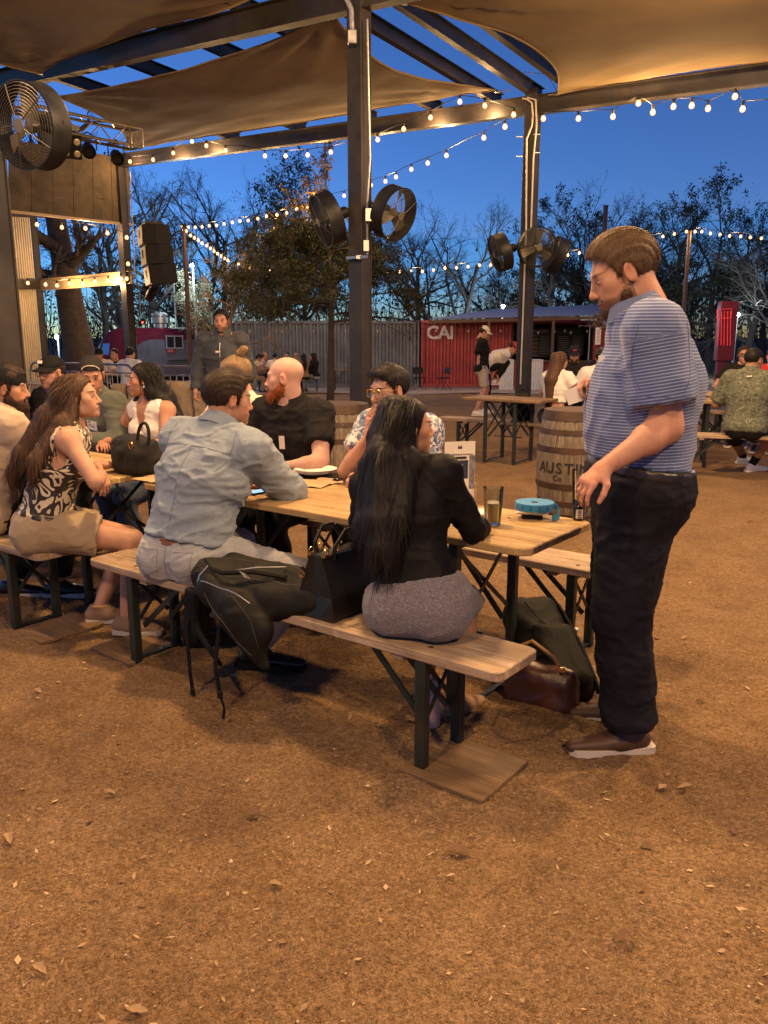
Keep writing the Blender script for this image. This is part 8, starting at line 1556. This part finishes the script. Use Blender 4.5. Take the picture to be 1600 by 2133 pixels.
# ---- man walking up behind the tables
def walker():
    Y = 9.0; x = at(464, 700, Y)[0]; p = Person('man in a dark jacket walking up behind the tables', (x, Y, .95), 182, 1.04, lean=2, hyaw=182, hpitch=3, skin=(.45, .25, .17), h=.012, hh=.007, seed=31, w=1.05, fat=.01); p.beard_col = np.array((.06, .04, .03)); p.hand_to('R', (x - .30, Y - .1, .92), (-.3, .5, -.2), hdir=(0, -.1, -1), palm=(1, 0, 0), curl=.5); p.hand_to('L', (x + .28, Y + .05, .90), (.3, .5, -.2), hdir=(0, 0, -1), palm=(-1, 0, 0), curl=.5); p.foot_to('R', (x - .11, Y - .22, .09), (0, -1, 0), 182); p.foot_to('L', (x + .10, Y + .20, .09), (0, -1, 0), 182); p.build(); p.shirt(C_JACKET, 1.92, ease=.022, neck_drop=.012, hem=-.10, amp=.009, freq=(7, 7, 11), name='jacket', label='dark zip jacket'); p.trousers(C_JEANB, 1.95, .014); p.shoe(M_BOOT, M_SOLE); p.collar(C_JACKET, .082, .055, .30, .022); p.hair(H_BLACK, 'short', .010, strands=700); j_ = p.parts[0]; drape(j_, [p.P3 + p.f3 * .4 + UP * z for z in (-.03, -.25, -.50)], -p.f3, .004, M_GALV, 'zip', org=p.org, parent=p.obj, n=8); mb = MB(); mb.box(p.P2 + p.f3 * .155 + p.u3 * .06 - p.org, (.09, .004, .018), frame(-p.f3)); mb.build('chest_print', M_PAPER, p.obj)
walker()

# ---- background people, coarser
def bg(label, pel, yaw, top, k=1.0, fem=0, lean=6, lean2=4, hyaw=None, hpitch=4, skin=(.48, .27, .18), hair=H_DBROWN, style='short', slv=.6, bot=None, h=.018, hh=.0100, seed=40, cap=None, back=False, g=0., stand=False, locks=0, hem=-.03, leg=1.9, shoe=(M_BOOT, M_SOLE), group='people at the far tables', w=1.04, beard=None, ease=.018, post=None, arms=True, amp=.006):
    p = Person(label, pel, yaw, k, fem=fem, lean=lean, lean2=lean2, hyaw=hyaw, hpitch=hpitch, skin=skin, h=h, hh=hh, seed=seed, group=group, w=w)
    if beard: p.beard_col = np.array(beard); p.beard_amt = .8
    if not stand:
        if arms: arms_rest(p, .34, g + .81, .17)
        legs_sit(p, .36, .10, g)
    if post: post(p)
    p.build(); p.shirt(top, slv, ease=ease, hem=hem, amp=amp); p.trousers(bot or C_BLACK, leg, .010, amp=.003, name='trousers' if leg > 1.2 else 'shorts'); p.shoe(*shoe)
    ex = None
    if locks: b = p.HC - p.HM[:, 1] * .085; ex = [([b + UP * .03, b - UP * .10, p.P3 - p.f3 * .12 - UP * .06, p.P3 - p.f3 * .145 - UP * (.06 + locks)], [.075, .085, .085, .04])]
    p.hair(hair, 'long' if locks else style, .011, extra=ex, strands=500 if h < .018 else 0, slen=.05 if locks else .025, sw=.003)
    if cap is not None: p.cap(*cap, back=back)
    return p
gq = lambda x, y: float(gz(x, y))
# long-haired woman in the crop top
q = at(1152, 868, 10.05); p = bg('woman with long brown hair in a white crop top and jeans', (q[0], q[1], .555), 50, C_WHITE, .95, 1, 6, 4, hyaw=52, skin=(.54, .31, .2), hair=H_BROWN, slv=.45, bot=C_JEANB, h=.012, hh=.007, seed=41, locks=.32, hem=.155, group=None); p.belt(M_BELTB, .05, .014, .03)
# man in the black T-shirt and trucker cap facing the camera
q = at(1192, 800, 12.6); M_CAPW = cloth_mat('cap_cream', (.62, .54, .42), .1, 400, .2, .8); M_CAPN = cloth_mat('cap_navy', (.012, .013, .022), .1, 400, .2, .8); p = bg('bearded man in a navy and cream cap facing the camera behind the right barrel', (q[0], q[1], .56), 188, C_BLACK, 1.02, 0, 8, 6, hyaw=190, hpitch=16, h=.013, hh=.007, seed=43, beard=(.02, .014, .01), style='fade', cap=(M_CAPN, M_CAPN), group=None); p.beard(H_STUB, .012); mb = MB(); mb.box(p.hp(0, .103, .086), (.055, .004, .014), p.HM @ rotx(.3)); mb.build('cap_mark', mat('red_mark', (.5, .03, .03), .7), p.obj); put_text('NA', .06, M_PAPER, p.obj, p.P2 + p.f3 * .162 + p.u3 * .03 - p.org, -p.r3, p.u3, name='shirt_lettering', extrude=.002)
# man in camo cap and white T-shirt, back to the camera
q = at(1246, 850, 10.6); bg('man in a camouflage cap and white T-shirt beyond the right barrel', (q[0], q[1], .555), 20, C_WHITE, 1.0, 0, 8, 6, hyaw=22, h=.013, hh=.007, seed=44, style='fade', hair=H_BLACK, cap=(C_CAMO, C_CAMO), back=True, group=None)
q = at(1268, 760, 13.4); bg('man in a white cap at the far end of the caps table', (q[0], q[1], .56), 200, C_BLACK, 1.02, hyaw=170, h=.015, hh=.008, seed=45, cap=(C_WHITE, C_WHITE), style='fade', group=None)
q = at(1290, 790, 12.4); bg('fair-haired woman partly hidden by the standing man', (q[0], q[1], .55), 230, C_CREAM, .95, 1, hyaw=235, hair=H_SAND, h=.015, hh=.008, seed=46, locks=.15, group=None)
# green shirt man at the right edge
q = at(1552, 888, 8.72); M_SOCK = cloth_mat('sock_black', (.012, .012, .012), .1, 400, .2, .9)
def gpost(p):
    p.hand_to('R', p.P0 * [1, 1, 0] + np.array([.30, .42, .80]), (.8, -.2, -1), curl=.5); p.hand_to('L', p.P0 * [1, 1, 0] + np.array([-.05, .45, .80]), (-.8, -.2, -1), curl=.5)
p = Person('man in a green leaf print shirt seen from behind at the right edge', (q[0], q[1], .56), 28, 1.03, lean=8, lean2=7, hyaw=62, hpitch=5, skin=(.36, .20, .125), h=.0105, hh=.006, seed=48, w=1.05, fat=.012); p.brow_col = (.02, .012, .01); gpost(p); f0, f1 = atz(1548, 972), atz(1562, 982); p.foot_to('L', np.array([f0[0], f0[1], .085]), (-.75, -.1, .5), 65); p.foot_to('R', np.array([f1[0] + .02, f1[1], .085]), (.75, .1, .6), 75); p.build(); p.shirt(C_GREEN, .9, ease=.024, hem=-.06, amp=.007, freq=(8, 8, 14), label='green leaf print shirt'); p.trousers(C_BLACK, .95, .014, name='shorts'); p.hair(H_BLACK, 'short', .010, strands=1200, slen=.022, droop=.9); p.collar(C_GREEN, .080, .042, .4, .022); p.shoe(M_SHOEW, M_SHOEW, .27, label='white sneaker'); mb = MB(); mb.box(p.NB - p.f3 * .128 - p.u3 * .055 - p.org, (.05, .004, .012), frame(-p.f3) @ roty(.1)); mb.build('collar_mark', M_PAPER, p.obj)
for sd, (hp, kn, an) in p.leg.items(): F = Field(an - .1, an + .22, .008); d = nrm(kn - an); F.cone(an - d * .03, an + d * .11, .044, .046, k=.01, flat=True); V, Fc = F.mesh(); link('sock', npmesh('sock', V - p.org, Fc, M_SOCK), p.obj)
q = at(1546, 790, 11.6); pp = bg('man in dark glasses beyond the man in the green shirt', (q[0], q[1], .56), 205, C_BLACK, 1.02, hyaw=200, h=.015, hh=.008, seed=49, group=None); pp.glasses(M_BLACK, .004, .026, .018)
q = at(1606, 810, 11.0); bg('person in a bright red shirt cut by the right edge', (q[0], q[1], .56), 210, cloth_mat('red_shirt', (.42, .025, .035), .1), 1.0, hyaw=215, h=.015, hh=.009, seed=50, group=None)
# two men by the red container
q = at(1000, 858, 16.3); gg = gq(q[0], 16.3)
def tpost(p):
    p.hand_to('R', p.P0 + np.array([-.10, -.10, -.12]), (-.3, .4, -.1), hdir=(0, 0, -1), palm=(1, 0, 0), curl=.4); p.hand_to('L', p.P0 + np.array([.05, .22, -.10]), (-.3, .4, -.1), hdir=(0, 0, -1), palm=(1, 0, 0), curl=.4); p.foot_to('R', np.array([q[0] - .10, 16.15, gg + .085]), (1, -.2, 0), 110); p.foot_to('L', np.array([q[0] + .02, 16.45, gg + .085]), (1, 0, 0), 75)
bg('man standing in a black T-shirt, stone shorts and a cream cap', (q[0] + .02, 16.3, gg + .92), 95, C_BLACK, 1.02, 0, -3, 4, hyaw=100, hpitch=22, bot=C_STONE, leg=.85, stand=True, post=tpost, shoe=(M_SHOEW, M_SHOEW), cap=(M_CAPW, M_CAPW), style='fade', seed=51, h=.015, hh=.009, hem=-.06, group=None)
q2 = at(1010, 860, 16.9); g2_ = gq(q2[0], 16.9)
def spost(p):
    ft = at(1038, 796, 16.7); p.hand_to('R', ft + np.array([-.02, -.03, .10]), (.3, .2, 1), hdir=(.2, 0, -1), palm=(0, 0, -1), curl=.6); p.hand_to('L', ft + np.array([-.12, .10, .10]), (.3, .2, 1), hdir=(.2, 0, -1), palm=(0, 0, -1), curl=.6); p.foot_to('L', np.array([q2[0] - .02, 16.95, g2_ + .085]), (1, 0, 0), 95); p.foot_to('R', ft + np.array([-.06, 0, .03]), (1, 0, .9), 95)
bg('man in a white T-shirt and red cap bending over one raised shoe', (q2[0] - .02, 16.85, g2_ + .92), 92, C_WHITE, 1.0, 0, 46, 22, hyaw=95, hpitch=42, bot=C_BLACK, stand=True, post=spost, shoe=(M_SHOEW, M_SHOEW), cap=(cloth_mat('cap_red', (.45, .03, .04), .1, 400, .2, .8),) * 2, style='fade', seed=52, h=.015, hh=.009, hem=-.10, slv=.85, ease=.028, group=None)
# far group at the grey container
gY = gq(0, 28.6); C_PINK = cloth_mat('pink_shirt', (.46, .30, .26), .1); C_TANP = cloth_mat('tan_trousers', (.32, .22, .13), .1)
for i, (px, py, Y, yaw, top, fem, lb, kw) in enumerate((
    (524, 790, 28.0, 75, C_BEIGE, 0, 'far man in a pale shirt and black cap at the left of the group', dict(cap=(M_CAPB, M_CAPB), bot=C_TANP, lean=24, hyaw=80)), (541, 788, 29.4, 100, C_PINK, 0, 'far man in a tan cap with his chin on his hand', dict(cap=(cloth_mat('cap_tan', (.34, .20, .10), .1),) * 2, lean=18)), (572, 790, 28.0, 10, C_WHITE, 0, 'far man in a white T-shirt seen from behind', dict(hair=H_BLACK, lean=10)), (601, 788, 29.8, 190, C_BLACK, 0, 'far dark-haired man facing the camera at the far table', dict(hair=H_BLACK, beard=(.02, .015, .01))), (620, 790, 28.6, -20, C_LEOP, 1, 'far woman with light brown hair in a brown print top', dict(locks=.25, hair=H_SAND)), (634, 790, 28.2, -30, C_LEOP, 1, 'far woman with black hair in a brown print top', dict(locks=.22, hair=H_BLACK)), (657, 788, 28.6, -80, C_BLACK, 1, 'far woman in a black top and pale jeans facing left', dict(locks=.18, hair=H_BLACK, bot=C_JEAN, slv=1.9)))):
    x = at(px, py, Y)[0]; kw = dict(kw); bg(lb, (x, Y, gY + .56), yaw, top, .98, fem, h=.022, hh=.014, seed=60 + i, g=gY, skin=(.46, .26, .18), amp=.004, **kw)
for i, (px, Y, yaw, top, lb, kw) in enumerate(((268, 16.0, 20, C_WHITE, 'man in a white shirt seen from behind near the red trailer', dict(hair=H_BLACK)), (246, 17.3, 190, C_BLACK, 'dark-haired man facing the camera near the red trailer', dict(hair=H_BLACK)), (211, 17.0, 170, C_CREAM, 'man in a dark cap in front of the nose of the red trailer', dict(cap=(M_CAPB, M_CAPB))))):
    x = at(px, 780, Y)[0]; bg(lb, (x, Y, .53 + gq(0, Y)), yaw, top, .98, 0, h=.018, hh=.011, seed=80 + i, **kw)
